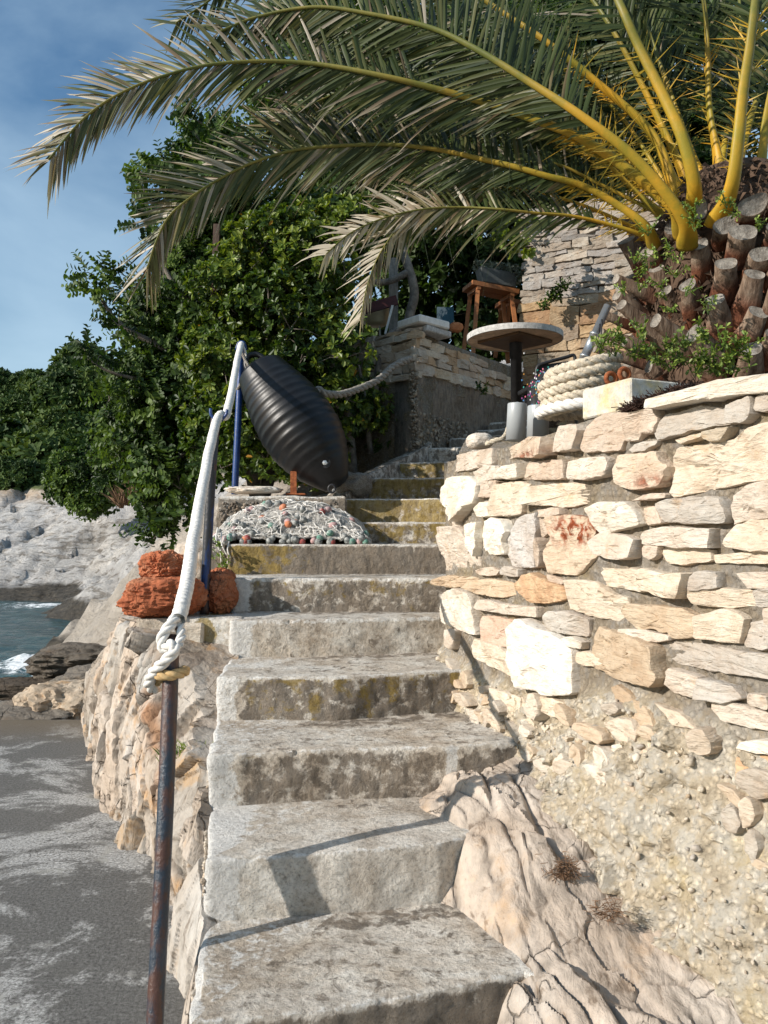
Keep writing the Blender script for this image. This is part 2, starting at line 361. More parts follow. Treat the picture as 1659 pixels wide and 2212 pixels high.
def m_leaf(name, stops, rough=0.38, trans=0.3, spec=0.5):
    k = NT(name); r = k.attr('rnd', 'Fac'); c = k.ramp(r, stops)
    n = k.noise(3, 2); c = k.mix(c, k.ramp(n, [(0.3, 0.7), (0.7, 1.2)]), 0.8, 'MULTIPLY')
    k.fin(c, rough, None, spec=spec)
    tr = k.n('ShaderNodeBsdfTranslucent'); k.l(k.mix(c, (1.5, 1.5, 0.7), 1.0, 'MULTIPLY'), tr.inputs[0])
    ms = k.n('ShaderNodeMixShader'); ms.inputs[0].default_value = trans; k.l(k.p.outputs[0], ms.inputs[1]); k.l(tr.outputs[0], ms.inputs[2]); k.l(ms.outputs[0], k.out.inputs[0])
    return k.m
def m_plain(name, col, rough=0.6, metallic=0.0, var=0.25, scale=25, bump=0.2, spec=0.4, stretch=None, bd=0.004):
    k = NT(name); n = k.noise(scale, 6, 0.65, 0.2, stretch=stretch)
    c = k.mix(col, k.ramp(n, [(0.3, 1 - var * 1.6), (0.7, 1 + var * 0.6)]), 1.0, 'MULTIPLY')
    return k.fin(c, rough, k.bump(n, bump, bd), metallic, spec)
def m_two(name, a, b, lo, hi, scale=12, rough=0.6, metallic=0.0, bump=0.4, spec=0.4, bd=0.004, stretch=None):
    k = NT(name); n = k.noise(scale, 8, 0.66, 0.3, stretch=stretch); f = k.noise(scale * 5, 5, 0.7)
    c = k.mix(k.ramp(n, [(lo, a), (hi, b)]), k.ramp(f, [(0.3, 0.65), (0.7, 1.15)]), 0.8, 'MULTIPLY')
    return k.fin(c, rough, k.bump(f, bump, bd), metallic, spec)

MAT = {}
MAT['stone'] = m_stone(); MAT['mortar'] = m_mortar(); MAT['conc'] = m_concrete(); MAT['slab'] = m_slab()
MAT['bedrock'] = m_rock('bedrock', [(0.37, 0.295, 0.23), (0.47, 0.395, 0.325), (0.54, 0.48, 0.415)], stretch=(3.2, 1.3, 2.2), rusty=0.35, bd=0.018, crack=5.0)
MAT['outcrop'] = m_rock('outcrop_rock', [(0.34, 0.27, 0.205), (0.48, 0.41, 0.34), (0.54, 0.50, 0.45)], stretch=(2.5, 2.5, 1.1), rusty=0.75, bd=0.02)
MAT['coast'] = m_rock('coastal_rock', crack=2.5, cols=[(0.36, 0.34, 0.32), (0.46, 0.44, 0.42), (0.50, 0.48, 0.45)], stretch=(0.8, 0.8, 2.2), rusty=0.25, bd=0.12)
MAT['redrock'] = m_rock('red_rock', [(0.26, 0.075, 0.035), (0.39, 0.125, 0.058), (0.48, 0.23, 0.13)], rusty=0.1)
MAT['leafA'] = m_leaf('carob_leaf', [(0.0, (0.016, 0.038, 0.009)), (0.6, (0.056, 0.100, 0.018)), (1.0, (0.13, 0.195, 0.038))], 0.52, 0.3, 0.3)
MAT['leafB'] = m_leaf('evergreen_leaf', [(0.0, (0.022, 0.050, 0.008)), (0.5, (0.072, 0.122, 0.016)), (0.97, (0.22, 0.27, 0.035)), (1.0, (0.5, 0.25, 0.03))], 0.46, 0.3, 0.4)
MAT['pine'] = m_leaf('pine_needles', [(0.0, (0.025, 0.05, 0.014)), (0.6, (0.065, 0.11, 0.028)), (1.0, (0.12, 0.165, 0.045))], 0.6, 0.15, 0.2)
MAT['weed'] = m_leaf('weed_leaf', [(0.0, (0.08, 0.15, 0.025)), (1.0, (0.30, 0.37, 0.07))], 0.5)
k_ = NT('palm_stalk'); n_ = k_.noise(5, 8, .66, .3); c_ = k_.ramp(n_, [(0.38, (0.26, 0.21, 0.022)), (0.62, (0.52, 0.28, 0.020))]); c_ = k_.mix(c_, k_.ramp(n_, [(0.38, (0.10, 0.115, 0.025)), (0.62, (0.20, 0.17, 0.035))]), k_.ramp(k_.attr('rnd', 'Fac'), [(0.22, 0.0), (0.5, 1.0)])); MAT['rachis'] = k_.fin(c_, .5, k_.bump(k_.noise(40, 4, .6, 0, stretch=(1, 1, .3)), .3, .004))
MAT['frond'] = m_leaf('palm_leaflet', [(0.0, (0.020, 0.036, 0.009)), (0.5, (0.062, 0.080, 0.022)), (0.74, (0.15, 0.145, 0.055)), (0.82, (0.20, 0.14, 0.08)), (1.0, (0.40, 0.35, 0.27))], 0.45, 0.22, 0.35)
MAT['oldstalk'] = m_two('old_palm_stalk', (0.17, 0.18, 0.024), (0.47, 0.26, 0.020), 0.38, 0.64, 5, 0.5, bump=0.2)
MAT['stub'] = m_two('palm_stub', (0.075, 0.038, 0.022), (0.27, 0.185, 0.125), 0.38, 0.62, 20, 0.8, bump=0.8, bd=0.01, stretch=(3, 3, 0.8))
k_ = NT('palm_stub_wood'); g_ = k_.noise(38, 7, 0.7, 0.2, stretch=(1, 1, .22)); c_ = k_.ramp(g_, [(0.36, (0.075, 0.045, 0.03)), (0.5, (0.19, 0.13, 0.09)), (0.66, (0.31, 0.235, 0.175))])
c_ = k_.mix(c_, k_.ramp(g_, [(0.36, (0.07, 0.022, 0.012)), (0.62, (0.22, 0.08, 0.04))]), k_.ramp(k_.attr('rnd', 'Fac'), [(0.25, 0.95), (0.55, 0.0)]))
MAT['stub'] = k_.fin(c_, .85, k_.bump(g_, .9, .012), spec=.2)
MAT['cut'] = m_two('cut_palm_end', (0.15, 0.125, 0.10), (0.38, 0.34, 0.29), 0.35, 0.6, 30, 0.9, bump=0.8, bd=0.006)
MAT['bark'] = m_two('grey_bark', (0.10, 0.085, 0.07), (0.27, 0.23, 0.19), 0.35, 0.65, 14, 0.9, bump=0.8, bd=0.01)
MAT['fibre'] = m_plain('brown_fibre', (0.10, 0.062, 0.040), 0.95)
MAT['rope'] = m_plain('white_rope', (0.76, 0.73, 0.68), 0.85, var=0.18, scale=60, bump=0.6)
MAT['coil'] = m_plain('hawser_fibre', (0.62, 0.54, 0.42), 0.95, var=0.3, scale=70, bump=1.0, bd=0.006)
MAT['yrope'] = m_plain('rust_stained_rope', (0.62, 0.42, 0.20), 0.85, var=0.3, scale=30, bump=0.5)
MAT['post'] = m_two('rusty_blue_paint', (0.075, 0.030, 0.020), (0.016, 0.030, 0.050), 0.44, 0.54, 16, 0.38, 0.0, bump=0.8, bd=0.004, spec=0.6, stretch=(1, 1, .5))
MAT['blue'] = m_two('blue_paint', (0.006, 0.032, 0.14), (0.010, 0.050, 0.20), 0.4, 0.6, 20, 0.35, 0.0, bump=0.3, spec=0.6)
MAT['chip'] = m_two('chipped_blue_paint', (0.008, 0.040, 0.16), (0.022, 0.024, 0.030), 0.47, 0.52, 9, 0.4, 0.0, bump=0.6, spec=0.5, stretch=(1, 1, .4))
MAT['rust'] = m_two('rust', (0.20, 0.055, 0.02), (0.40, 0.13, 0.045), 0.4, 0.6, 30, 0.85, 0.1, bump=0.8)
MAT['black'] = m_plain('black_rubber', (0.006, 0.006, 0.007), 0.42, var=0.3, scale=18, bump=0.3, spec=0.4, bd=0.004)
MAT['pvc'] = m_plain('grey_pvc', (0.36, 0.38, 0.39), 0.35, var=0.08, scale=9, bump=0.08, spec=0.5)
MAT['zinc'] = m_plain('galvanised_tube', (0.55, 0.56, 0.57), 0.32, 0.8, var=0.1)
MAT['iron'] = m_plain('black_iron', (0.03, 0.03, 0.033), 0.45, 0.3)
MAT['wood'] = m_two('orange_timber', (0.30, 0.105, 0.035), (0.42, 0.17, 0.06), 0.35, 0.65, 8, 0.6, stretch=(4, 4, 1))
MAT['dwood'] = m_two('brown_timber', (0.055, 0.032, 0.022), (0.10, 0.06, 0.04), 0.35, 0.65, 8, 0.75, stretch=(6, 6, 1))
MAT['gwood'] = m_two('grey_timber', (0.20, 0.18, 0.155), (0.36, 0.33, 0.29), 0.35, 0.65, 12, 0.85, stretch=(6, 6, 1))
MAT['white'] = m_plain('white_paint', (0.72, 0.70, 0.66), 0.6, var=0.12)
MAT['cream'] = m_plain('cream_enamel', (0.70, 0.60, 0.40), 0.35, var=0.08)
MAT['maroon'] = m_plain('maroon_board', (0.085, 0.018, 0.018), 0.6)
MAT['plate'] = m_plain('brown_plate', (0.10, 0.055, 0.028), 0.6, scale=15)
MAT['tabletop'] = m_plain('weathered_tabletop', (0.66, 0.47, 0.32), 0.75, scale=14, var=0.3)
MAT['tabledge'] = m_plain('grey_table_edge', (0.50, 0.49, 0.47), 0.8, scale=40, var=0.3)
MAT['planter'] = m_plain('grey_plastic', (0.10, 0.11, 0.11), 0.6)
MAT['succ'] = m_leaf('succulent_leaf', [(0.0, (0.12, 0.15, 0.12)), (1.0, (0.26, 0.30, 0.25))], 0.6, 0.1)
MAT['soil'] = m_two('dry_soil', (0.11, 0.075, 0.05), (0.24, 0.18, 0.13), 0.35, 0.65, 8, 0.95, bump=1.0, bd=0.02)
MAT['block'] = m_two('ashlar_block', (0.60, 0.49, 0.27), (0.56, 0.53, 0.47), 0.42, 0.54, 7, 0.9, bump=1.0, bd=0.008)
MAT['debris'] = m_plain('dry_seaweed', (0.06, 0.03, 0.02), 0.95, var=0.5)
MAT['foam'] = m_plain('sea_foam', (0.80, 0.83, 0.84), 0.7, bump=0.8, bd=0.03, scale=8)
MAT['cyan'] = m_two('blue_picture', (0.03, 0.12, 0.18), (0.60, 0.66, 0.66), 0.5, 0.56, 7, 0.6)
MAT['dead'] = m_plain('dry_twig', (0.24, 0.14, 0.08), 0.95, var=0.4)

# ================================================================= GROUND, SEA, ROCK (the setting)
# quay slab at the foot of the stairs
nx, ny = 260, 220
gx = np.linspace(-9, 1.2, nx); gy = np.linspace(-1.5, 5.92, ny); GX, GY = np.meshgrid(gx, gy, indexing='ij')
ed = 5.90 + 0.05 * fbm(np.c_[GX.ravel(), GX.ravel() * 0, GX.ravel() * 0], 2.0, 3, 3).reshape(GX.shape)
YY = np.minimum(GY, ed)
ZZ = 0.006 * fbm(np.c_[GX.ravel(), GY.ravel(), 0 * GX.ravel()], 1.5, 4, 5).reshape(GX.shape)
V = np.c_[GX.ravel(), YY.ravel(), ZZ.ravel()]; F = grid(nx, ny); base = len(V)
Vs = np.array([[x, e + 0.02, -1.6] for x, e in zip(gx, ed[:, -1])]); V = np.vstack([V, Vs])
F += [[i * ny + ny - 1, (i + 1) * ny + ny - 1, base + i + 1, base + i] for i in range(nx - 1)]
damp = sstep(5.0, 5.75, V[:, 1] + 0.25 * fbm(V, 1.2, 4, 9))
T(M('quay_ground', V, F, MAT['slab'], attrs={'damp': damp}), 'grey concrete quay slab with dark damp patches beside the stairs', 'ground', kind='structure')

# sea
def polar(y0, y1, ny, a0, a1, na):
    ys = y0 * (y1 / y0) ** np.linspace(0, 1, ny); an = np.linspace(a0, a1, na); Yg, Ag = np.meshgrid(ys, an, indexing='ij')
    return Yg * Ag, Yg
X, Y = polar(4.5, 900, 330, -2.4, 0.2, 330)
p = np.c_[X.ravel(), Y.ravel(), 0 * X.ravel()]
amp = 0.055
Z = -0.8 + amp * fbm(p * [0.8, 1.6, 1], 1.0, 5, 21).reshape(X.shape) + 0.02 * fbm(p, 6, 3, 22, ridged=True).reshape(X.shape)
foam = np.zeros(X.shape)
for (fx, fy, Yc, sx, sy, g) in [(100, 1378, 13.5, 1.0, 1.2, 1.1), (45, 1460, 10.4, 1.3, .5, 1.2), (20, 1490, 9.8, 1.2, .45, .9), (100, 1310, 25, 1.6, 1.0, .9), (60, 1302, 26, 2.0, .6, .6), (150, 1440, 11, .9, .5, .9), (140, 1500, 9.6, .5, .4, .8)]:
    c = P(fx, fy, Yc); foam = np.maximum(foam, g * np.exp(-((X - c.x) / sx) ** 2 - ((Y - c.y) / sy) ** 2))
Z += 0.10 * foam * (0.6 + fbm(p, 3, 4, 23, ridged=True).reshape(X.shape))
k = NT('sea_water'); n1 = k.noise(1.3, 7, 0.6, 0.6, stretch=(1, 2.2, 1)); n2 = k.noise(9, 5, 0.6)
c = k.ramp(n1, [(0.35, (0.012, 0.035, 0.040)), (0.6, (0.030, 0.085, 0.085)), (0.75, (0.07, 0.13, 0.125))])
f = k.ramp(k.math('ADD', k.attr('foam', 'Fac'), k.math('MULTIPLY', k.math('SUBTRACT', k.noise(5, 8, 0.72, 0.8), 0.5), 2.0)), [(0.55, 0.0), (0.80, 1.0)])
c = k.mix(c, (0.78, 0.80, 0.80), f)
b = k.bump(n1, 0.6, 0.25); b = k.bump(n2, 0.5, 0.04, b)
mat_sea = k.fin(c, k.ramp(f, [(0, 0.12), (1, 0.8)]), b, spec=0.5)
T(M('sea_water', np.c_[X.ravel(), Y.ravel(), Z.ravel()], grid(*X.shape), mat_sea, attrs={'foam': foam.ravel()}), 'dark green sea water with white foam in the cove', 'water', kind='structure')

# rocky coast and hillside behind
def CP(px, py, Y): v = P(px, py, Y); return (v.x, v.y, v.z)
ctrl = [(-4.6, 8.0, -1.4), (-9, 9, -1.9), (-9, 14, -1.8), (-13, 20, -1.7), (-14, 25, -1.3), (-25, 20, -2), (-25, 28, -1.3), (-30, 10, -2.4), (-40, 30, -1.4),
        (-3.5, 9.4, -0.95), (-4.4, 12.5, -0.95), (-5.7, 15.5, -0.95), (-7.0, 20, -0.95), (-9.4, 25.5, -0.95), (-5.6, 12, -1.4), (-5, 10, -1.4), (-7, 15, -1.5), (-9, 20, -1.5), (-11.5, 25, -1.4), (-14, 28.3, -0.8), (-25, 30, -0.8), (-3, 5.2, -1.4), (-2.75, 6.6, -0.9),
        CP(200, 1312, 11.5), CP(285, 1240, 10), CP(150, 1352, 13), CP(290, 1240, 17), CP(300, 1175, 22), CP(200, 1245, 29), CP(200, 1180, 33), CP(100, 1120, 38),
        CP(0, 1200, 33), CP(0, 1080, 42), CP(230, 1105, 34), CP(330, 1140, 22), CP(400, 1120, 18), CP(0, 1030, 55), CP(150, 1020, 50), CP(300, 1030, 42),
        CP(-300, 1050, 60), CP(100, 915, 100), CP(0, 930, 105), CP(250, 890, 85), CP(500, 930, 60), (0, 14, 3.3), (3, 17, 4.5), (-2, 10, 1.7), (-1.6, 7.4, 1.2), (0, 22, 6), (-1.5, 5.6, .7), (-2.1, 6.4, 0.0),
        (-.9, 6.6, 1.45), (0.6, 9, 2.2), (6, 12, 4), (12, 30, 8), (-60, 120, 16), (20, 100, 20), (-100, 130, 14), (2, 7, 1.4), (-1.0, 5.4, .9), (4, 6, 1.5)]
X, Y = polar(5.2, 140, 300, -0.85, 0.9, 340)
Z = rbf(ctrl, X, Y); p = np.c_[X.ravel(), Y.ravel(), Z.ravel()]
g = sstep(0.0, 14, Y - 6) 
warp = fbm(p, 0.22, 4, 31).reshape(X.shape)
n = fbm(p * [1, 1, 1], 0.5, 6, 32, ridged=True).reshape(X.shape); st = fbm(np.c_[p[:, 0] * .35 + p[:, 1] * .2, p[:, 1] * .9 - p[:, 0] * .2, p[:, 2] * 2.5], 1.1, 5, 33, ridged=True).reshape(X.shape)
gw = sstep(-1.1, .2, Z)
fA, cA, tA = facets(np.c_[p[:, 0], p[:, 1] * .7, 0 * p[:, 0]], .32, 81, .8, .7); fB, cB, tB = facets(np.c_[p[:, 0], p[:, 1] * .7, 0 * p[:, 0]], 1.1, 82, .9, .7); fA, cA, fB, cB = [q_.reshape(X.shape) for q_ in (fA, cA, fB, cB)]
Z = Z + gw * ((.10 + .28 * g) * fA - .1 * g * cA + (.05 + .10 * g) * fB)
Z = Z + gw * (0.06 + 0.22 * g) * n * 0.4 + (0.08 + 0.2 * g) * st * 0.5 + 0.25 * warp * g
ck = fbm(np.c_[p[:, 0] * .8 + p[:, 1] * .1, p[:, 1] * .8, 0 * p[:, 0]], .9, 4, 36).reshape(X.shape); ckm = np.exp(-(ck / .03) ** 2); st2 = fbm(np.c_[p[:, 0] * .5, p[:, 1] * 1.2, 0 * p[:, 0]], 2.2, 4, 37, ridged=True).reshape(X.shape)
Z = Z - (.04 + .12 * g) * ckm + (.03 + .09 * g) * st2
veg = sstep(3.2, 4.6, Z + 0.8 * warp).ravel() * sstep(20, 30, Y).ravel()
wet = 1 - sstep(-0.55, -0.15, (Z - 0.25 * n)).ravel()
k = NT('coast_terrain'); n1 = k.noise(0.8, 10, 0.62, 0.4); n2 = k.noise(6, 8, 0.7); n3 = k.noise(1.6, 9, 0.64, 0.5, stretch=(0.6, 1.5, 3.0))
c = k.ramp(n1, [(0.3, (0.36, 0.345, 0.33)), (0.52, (0.47, 0.455, 0.435)), (0.72, (0.50, 0.46, 0.41))])
c = k.mix(c, k.ramp(n3, [(0.40, (0.40, 0.37, 0.33)), (0.48, (1, 1, 1))]), 0.85, 'MULTIPLY')
c = k.mix(c, (.16, .14, .12), k.math('MULTIPLY', k.attr('ck', 'Fac'), .75))
c = k.mix(c, (0.47, 0.41, 0.34), k.attr('near', 'Fac'))
c = k.mix(c, k.ramp(n2, [(0.3, 0.62), (0.6, 1.05)]), 0.7, 'MULTIPLY')
veg_ = k.attr('veg', 'Fac')
c = k.mix(c, k.ramp(n2, [(0.35, (0.33, 0.22, 0.13)), (0.6, (0.45, 0.38, 0.30))]), k.ramp(veg_, [(0.0, 0.0), (0.35, 0.8), (0.6, 0.8)]))
c = k.mix(c, k.ramp(n2, [(0.35, (0.05, 0.075, 0.025)), (0.65, (0.12, 0.13, 0.05))]), k.ramp(k.math('ADD', veg_, k.math('MULTIPLY', k.math('SUBTRACT', n1, 0.5), 0.8)), [(0.55, 0.0), (0.8, 1.0)]))
c = k.mix(c, k.ramp(n2, [(.35, (.012, .011, .009)), (.65, (.07, .058, .042))]), k.ramp(k.attr('wet', 'Fac'), [(0.3, 0.0), (0.7, 0.93)]))
b = k.bump(n2, 0.7, 0.10); b = k.bump(n3, 0.9, 0.25, b)
T(M('coast_terrain', np.c_[X.ravel(), Y.ravel(), Z.ravel()], grid(*X.shape), k.fin(c, 0.9, b, spec=0.2), attrs={'veg': veg, 'wet': wet, 'ck': np.maximum(ckm.ravel() * .8, .6 * cA.ravel()), 'near': (1 - sstep(13, 17, Y)).ravel() * .8}), 'pale grey rock shore rising to a green hillside', 'hillside', kind='structure')
TERR = lambda x, y: float(rbf(ctrl, np.array([x]), np.array([y]))[0])

# boulders by the water
for i, (px, py, Yc, s, rt, lab) in enumerate([(140, 1530, 7.6, (.38, .50, .24), .3, 'long buff boulder between the quay slab and the waves'), (60, 1560, 7.3, (.55, .35, .16), -.2, 'low dark boulder at the far edge of the quay slab'),
        (185, 1430, 9.8, (.62, .5, .20), .1, 'dark wet rock ledge below the pale wedge of rock'), (215, 1478, 8.6, (.45, .5, .20), .6, 'brown wet rock between the buff boulder and the stone outcrop'), (100, 1490, 9.4, (.8, .3, .12), -.1, 'thin wet rock awash in the foam left of the wedge')]):
    c = P(px, py, Yc); V, F = rock(c, s, 40 + i, 5, .30, 1.3, rot=rt)
    dark = 1 - sstep(-0.72, -0.35, V[:, 2] + .1 * fbm(V, 3, 4, 7)); dark = np.maximum(dark, [0, .55, .75, .6, 1][i])
    tint = (1 - dark)[:, None] * np.array([1.0, .93, .82]) + dark[:, None] * np.array([.22, .18, .14])
    T(M('coastal_boulder', V, F, MAT['coast'] if i else MAT['outcrop'], attrs={'tint': tint}), lab, 'boulder', 'boulders by the water')

# bedrock on the right of the steps
rc = [(.51, 3.12, .55), (.65, 2.65, .42), (.80, 2.32, .31), (.95, 1.97, .25), (1.25, 1.3, .05), (1.6, .7, -.1), (.40, 2.92, .49), (.15, 2.78, .40), (.25, 2.72, .43), (.38, 2.68, .47), (.30, 2.5, .385), (.34, 2.3, .285),
      (.33, 2.05, .185), (.35, 1.85, .10), (.38, 1.6, 0), (.55, 2.35, .335), (.60, 2.05, .22), (.70, 1.8, .13), (.5, 1.5, -.06), (.9, 1.4, .0), (.08, 2.6, .20), (.08, 2.2, .05), (.25, 2.30, .12), (.26, 2.05, .04), (.27, 1.85, -.05), (.20, 2.42, .17), (.29, 1.7, -.1), (.1, 1.9, -.02), (.1, 1.5, -.1), (.15, 3.4, .3), (.6, .9, -.3), (1.2, .8, -.15), (1.2, 2.6, .4), (.9, 3.1, .5), (.1, .8, -.3), (1.6, 1.8, .2)]
nx, ny = 330, 420
X, Y = np.meshgrid(np.linspace(.02, 1.7, nx), np.linspace(.6, 3.5, ny), indexing='ij'); Z = rbf(rc, X, Y)
p0 = np.c_[X.ravel(), Y.ravel(), 0 * X.ravel()]
wv = fbm(p0, 1.6, 4, 50).reshape(X.shape); u = X * .955 + Y * .30 + .10 * wv; v = -X * .30 + Y * .955
q = np.c_[(u * 7.0).ravel(), (v * 1.5).ravel(), 0 * u.ravel()]
lay = fbm(q, 1.0, 5, 51, ridged=True).reshape(X.shape)
uu = u * 5.2 + 1.3 * fbm(np.c_[u.ravel() * 2, v.ravel() * 2.6, 0 * u.ravel()], 1.0, 5, 53).reshape(X.shape); cell = np.floor(uu); fr = uu - cell; fade = sstep(-.35, .35, fbm(np.c_[u.ravel() * 3, v.ravel() * 2.2, 0 * u.ravel()], 1.0, 3, 59)).reshape(X.shape)
off = _h(cell.astype(np.int64).ravel(), 0 * cell.astype(np.int64).ravel(), 0 * cell.astype(np.int64).ravel(), 9).reshape(X.shape) * (.5 + .8 * fbm(np.c_[cell.ravel() * 3.1, v.ravel() * 2, 0 * u.ravel()], 1.0, 2, 62).reshape(X.shape))
u2 = u * 13 + 1.6 * fbm(np.c_[u.ravel() * 3, v.ravel() * 3, 0 * u.ravel()], 1.0, 5, 63).reshape(X.shape); c2_ = np.floor(u2); f2_ = u2 - c2_; fd2 = sstep(-.05, .45, fbm(np.c_[u.ravel() * 5, v.ravel() * 3, 0 * u.ravel()], 1.0, 3, 64)).reshape(X.shape)
off2 = _h(c2_.astype(np.int64).ravel(), 0 * c2_.astype(np.int64).ravel(), 0 * c2_.astype(np.int64).ravel(), 19).reshape(X.shape)
xc = fbm(np.c_[(v * 3.2 + u * .8).ravel(), (u * 1.2).ravel(), 0 * u.ravel()], 1.6, 4, 65).reshape(X.shape); xcr = np.exp(-(xc / .02) ** 2) * sstep(0, .3, fbm(p0, 3, 3, 66)).reshape(X.shape)
crev = np.exp(-((fr - .5) / .5) ** 2 * 0) * 0 - .022 * fade * np.exp(-(np.minimum(fr, 1 - fr) / .06) ** 2)
fA, cA, tA = facets(np.c_[u.ravel(), v.ravel(), Z.ravel() * 0], np.array([6.5, 2.3, 1.0]), 75, .8, .8); fB, cB, tB = facets(np.c_[u.ravel(), v.ravel(), Z.ravel() * 0], np.array([17, 7, 1.0]), 76, 1.0, .6)
fmk = sstep(-.15, .35, fbm(p0, 3.0, 3, 77) + .9 * (X.ravel() - .62 - (2.3 - Y.ravel()) * .15)); fA, cA, tA, fB, cB, tB = [q_.reshape(X.shape) for q_ in (fA, cA * (.35 + .65 * fmk), tA, fB * (.25 + .75 * fmk), cB * fmk, tB)]
Z = Z + .024 * fA - .010 * cA + .010 * fB - .005 * cB + .002 * lay + .004 * off + .4 * crev + .012 * off2 - .018 * fd2 * np.exp(-(np.minimum(f2_, 1 - f2_) / .10) ** 2) - .014 * xcr + .010 * fbm(p0, 9, 5, 55).reshape(X.shape) + .004 * fbm(q, 3, 4, 56, ridged=True).reshape(X.shape)
cv = np.exp(-(np.minimum(fr, 1 - fr) / .035) ** 2).ravel() * sstep(-.1, .4, fbm(p0, 4, 4, 58)) * fade.ravel()
tint = np.ones((X.size, 3)) * (1 + .10 * off.ravel()[:, None]); tint = tint * (1 - .6 * cA.ravel()[:, None]) * (1 - .35 * cB.ravel()[:, None]) * (1 + .08 * tA.ravel()[:, None]) * (1 - .4 * cv[:, None]) * (1 - .45 * (fd2 * np.exp(-(np.minimum(f2_, 1 - f2_) / .07) ** 2)).ravel()[:, None]) * (1 - .35 * xcr.ravel()[:, None]) * (1 + .06 * off2.ravel()[:, None]) 
bl = np.exp(-((X - (.46 + (2.1 - Y) * .22)) / .035) ** 2).ravel() * sstep(1.6, 1.75, Y).ravel() * (1 - sstep(2.1, 2.2, Y).ravel()) * sstep(-.3, .2, fbm(p0, 9, 5, 60))
tint = tint * (1 + .40 * bl[:, None])
T(M('bedrock_terrain', np.c_[X.ravel(), Y.ravel(), Z.ravel()], grid(nx, ny), MAT['bedrock'], attrs={'tint': tint}), 'sloping tan bedrock in tilted layers right of the steps', 'bedrock', kind='structure')

# outcrop on the left of the steps
basep = [(-.50, 1.9, -.02), (-.56, 2.3, -.02), (-.66, 2.62, -.02), (-.92, 3.19, -.02), (-1.18, 3.58, -.02), (-1.41, 3.96, -.02), (-1.75, 4.8, -.02), (-2.14, 5.75, -.1), (-2.6, 6.7, -1.0)]
midp = [(-.50, 1.95, .07), (-.56, 2.36, .12), (-.68, 2.72, .22), (-.93, 3.22, .34), (-1.13, 3.62, .45), (-1.36, 3.98, .50), (-1.72, 4.8, .50), (-2.08, 5.75, .3), (-2.5, 6.7, -.6)]
topp = [(-.485, 2.0, .12), (-.545, 2.45, .26), (-.64, 2.85, .43), (-.80, 3.35, .60), (-.99, 3.72, .78), (-1.26, 4.02, .90), (-1.58, 4.8, .84), (-1.85, 5.7, .55), (-2.3, 6.7, -.3)]
inn = [(-.44, 2.03, .10), (-.47, 2.50, .24), (-.56, 2.95, .40), (-.66, 3.45, .58), (-.70, 3.80, .74), (-.80, 4.30, .90), (-1.0, 4.9, .86), (-1.1, 5.9, .75), (-1.3, 7.0, .8)]
N1 = 420; rows = [spline(basep, N1), spline(midp, N1), spline(topp, N1), spline(inn, N1)]
rows = np.array(rows); tv = np.linspace(0, 3, 230)
V = np.zeros((N1, len(tv), 3))
for j, t in enumerate(tv):
    i = min(int(t), 2); f = t - i; V[:, j] = rows[i] * (1 - f) + rows[i + 1] * f
fl = V.reshape(-1, 3)
tt = np.tile(tv, N1); amp = np.where(tt < 2, 1.0, 1.0 - .75 * (tt - 2)) * sstep(.02, .30, np.repeat(np.linspace(0, 1, N1), len(tv)))
nr = np.array([-.86, -.48, .15])
st = fbm(np.c_[fl[:, 0] * 3 + fl[:, 1] * 2, fl[:, 1] * 3, fl[:, 2] * .9], 1.5, 5, 70, ridged=True)
big = fbm(fl, 2.2, 3, 71); fine = fbm(fl, 11, 5, 72); crk = -np.exp(-(fbm(fl * [1, 1, .45], 3.2, 3, 73) / .035) ** 2)
fA, cA, tA = facets(fl, np.array([5.0, 5.0, 2.0]), 71, .9, .7); fB, cB, tB = facets(fl, np.array([13, 13, 6.0]), 72, 1.0, .6)
d = amp * (.070 * fA - .025 * cA + .020 * fB - .010 * cB + .012 * st + .02 * big + .007 * fine - .02)
fl2 = fl + nr * d[:, None]; fl2[:, 2] += .015 * fbm(fl, 8, 4, 74) * sstep(.2, 1, tt)
tint = np.ones((len(fl), 3)) * (1 + .10 * tA - .10 * np.abs(tB))[:, None]; tint *= (1 - .55 * cA * amp - .30 * cB * amp)[:, None]; tint *= 1 + tA[:, None] * np.array([.02, -.03, -.07])
wr = sstep(.15, .5, fbm(fl * [1, 1, .35], 2.2, 4, 76)); tint = tint * (1 - .22 * wr[:, None]) * (1 - wr[:, None] * np.array([0, .05, .10]))
# rust run below the tied rope
c0 = P(330, 1500, 3.3); rr = np.exp(-((fl[:, 0] / fl[:, 1] - c0.x / c0.y) / .008) ** 2) * sstep(.15, .5, fl[:, 2]) * (1 - sstep(.72, .85, fl[:, 2])) * sstep(-.3, .2, fbm(fl * [1, 1, .4], 9, 4, 77))
tint = tint * (1 - rr[:, None] * np.array([.25, .58, .78]) * .8)
T(M('rock_outcrop', fl2, grid(N1, len(tv)), MAT['outcrop'], attrs={'tint': tint}), 'craggy cream and orange rock outcrop left of the stairs', 'rock outcrop', kind='structure')

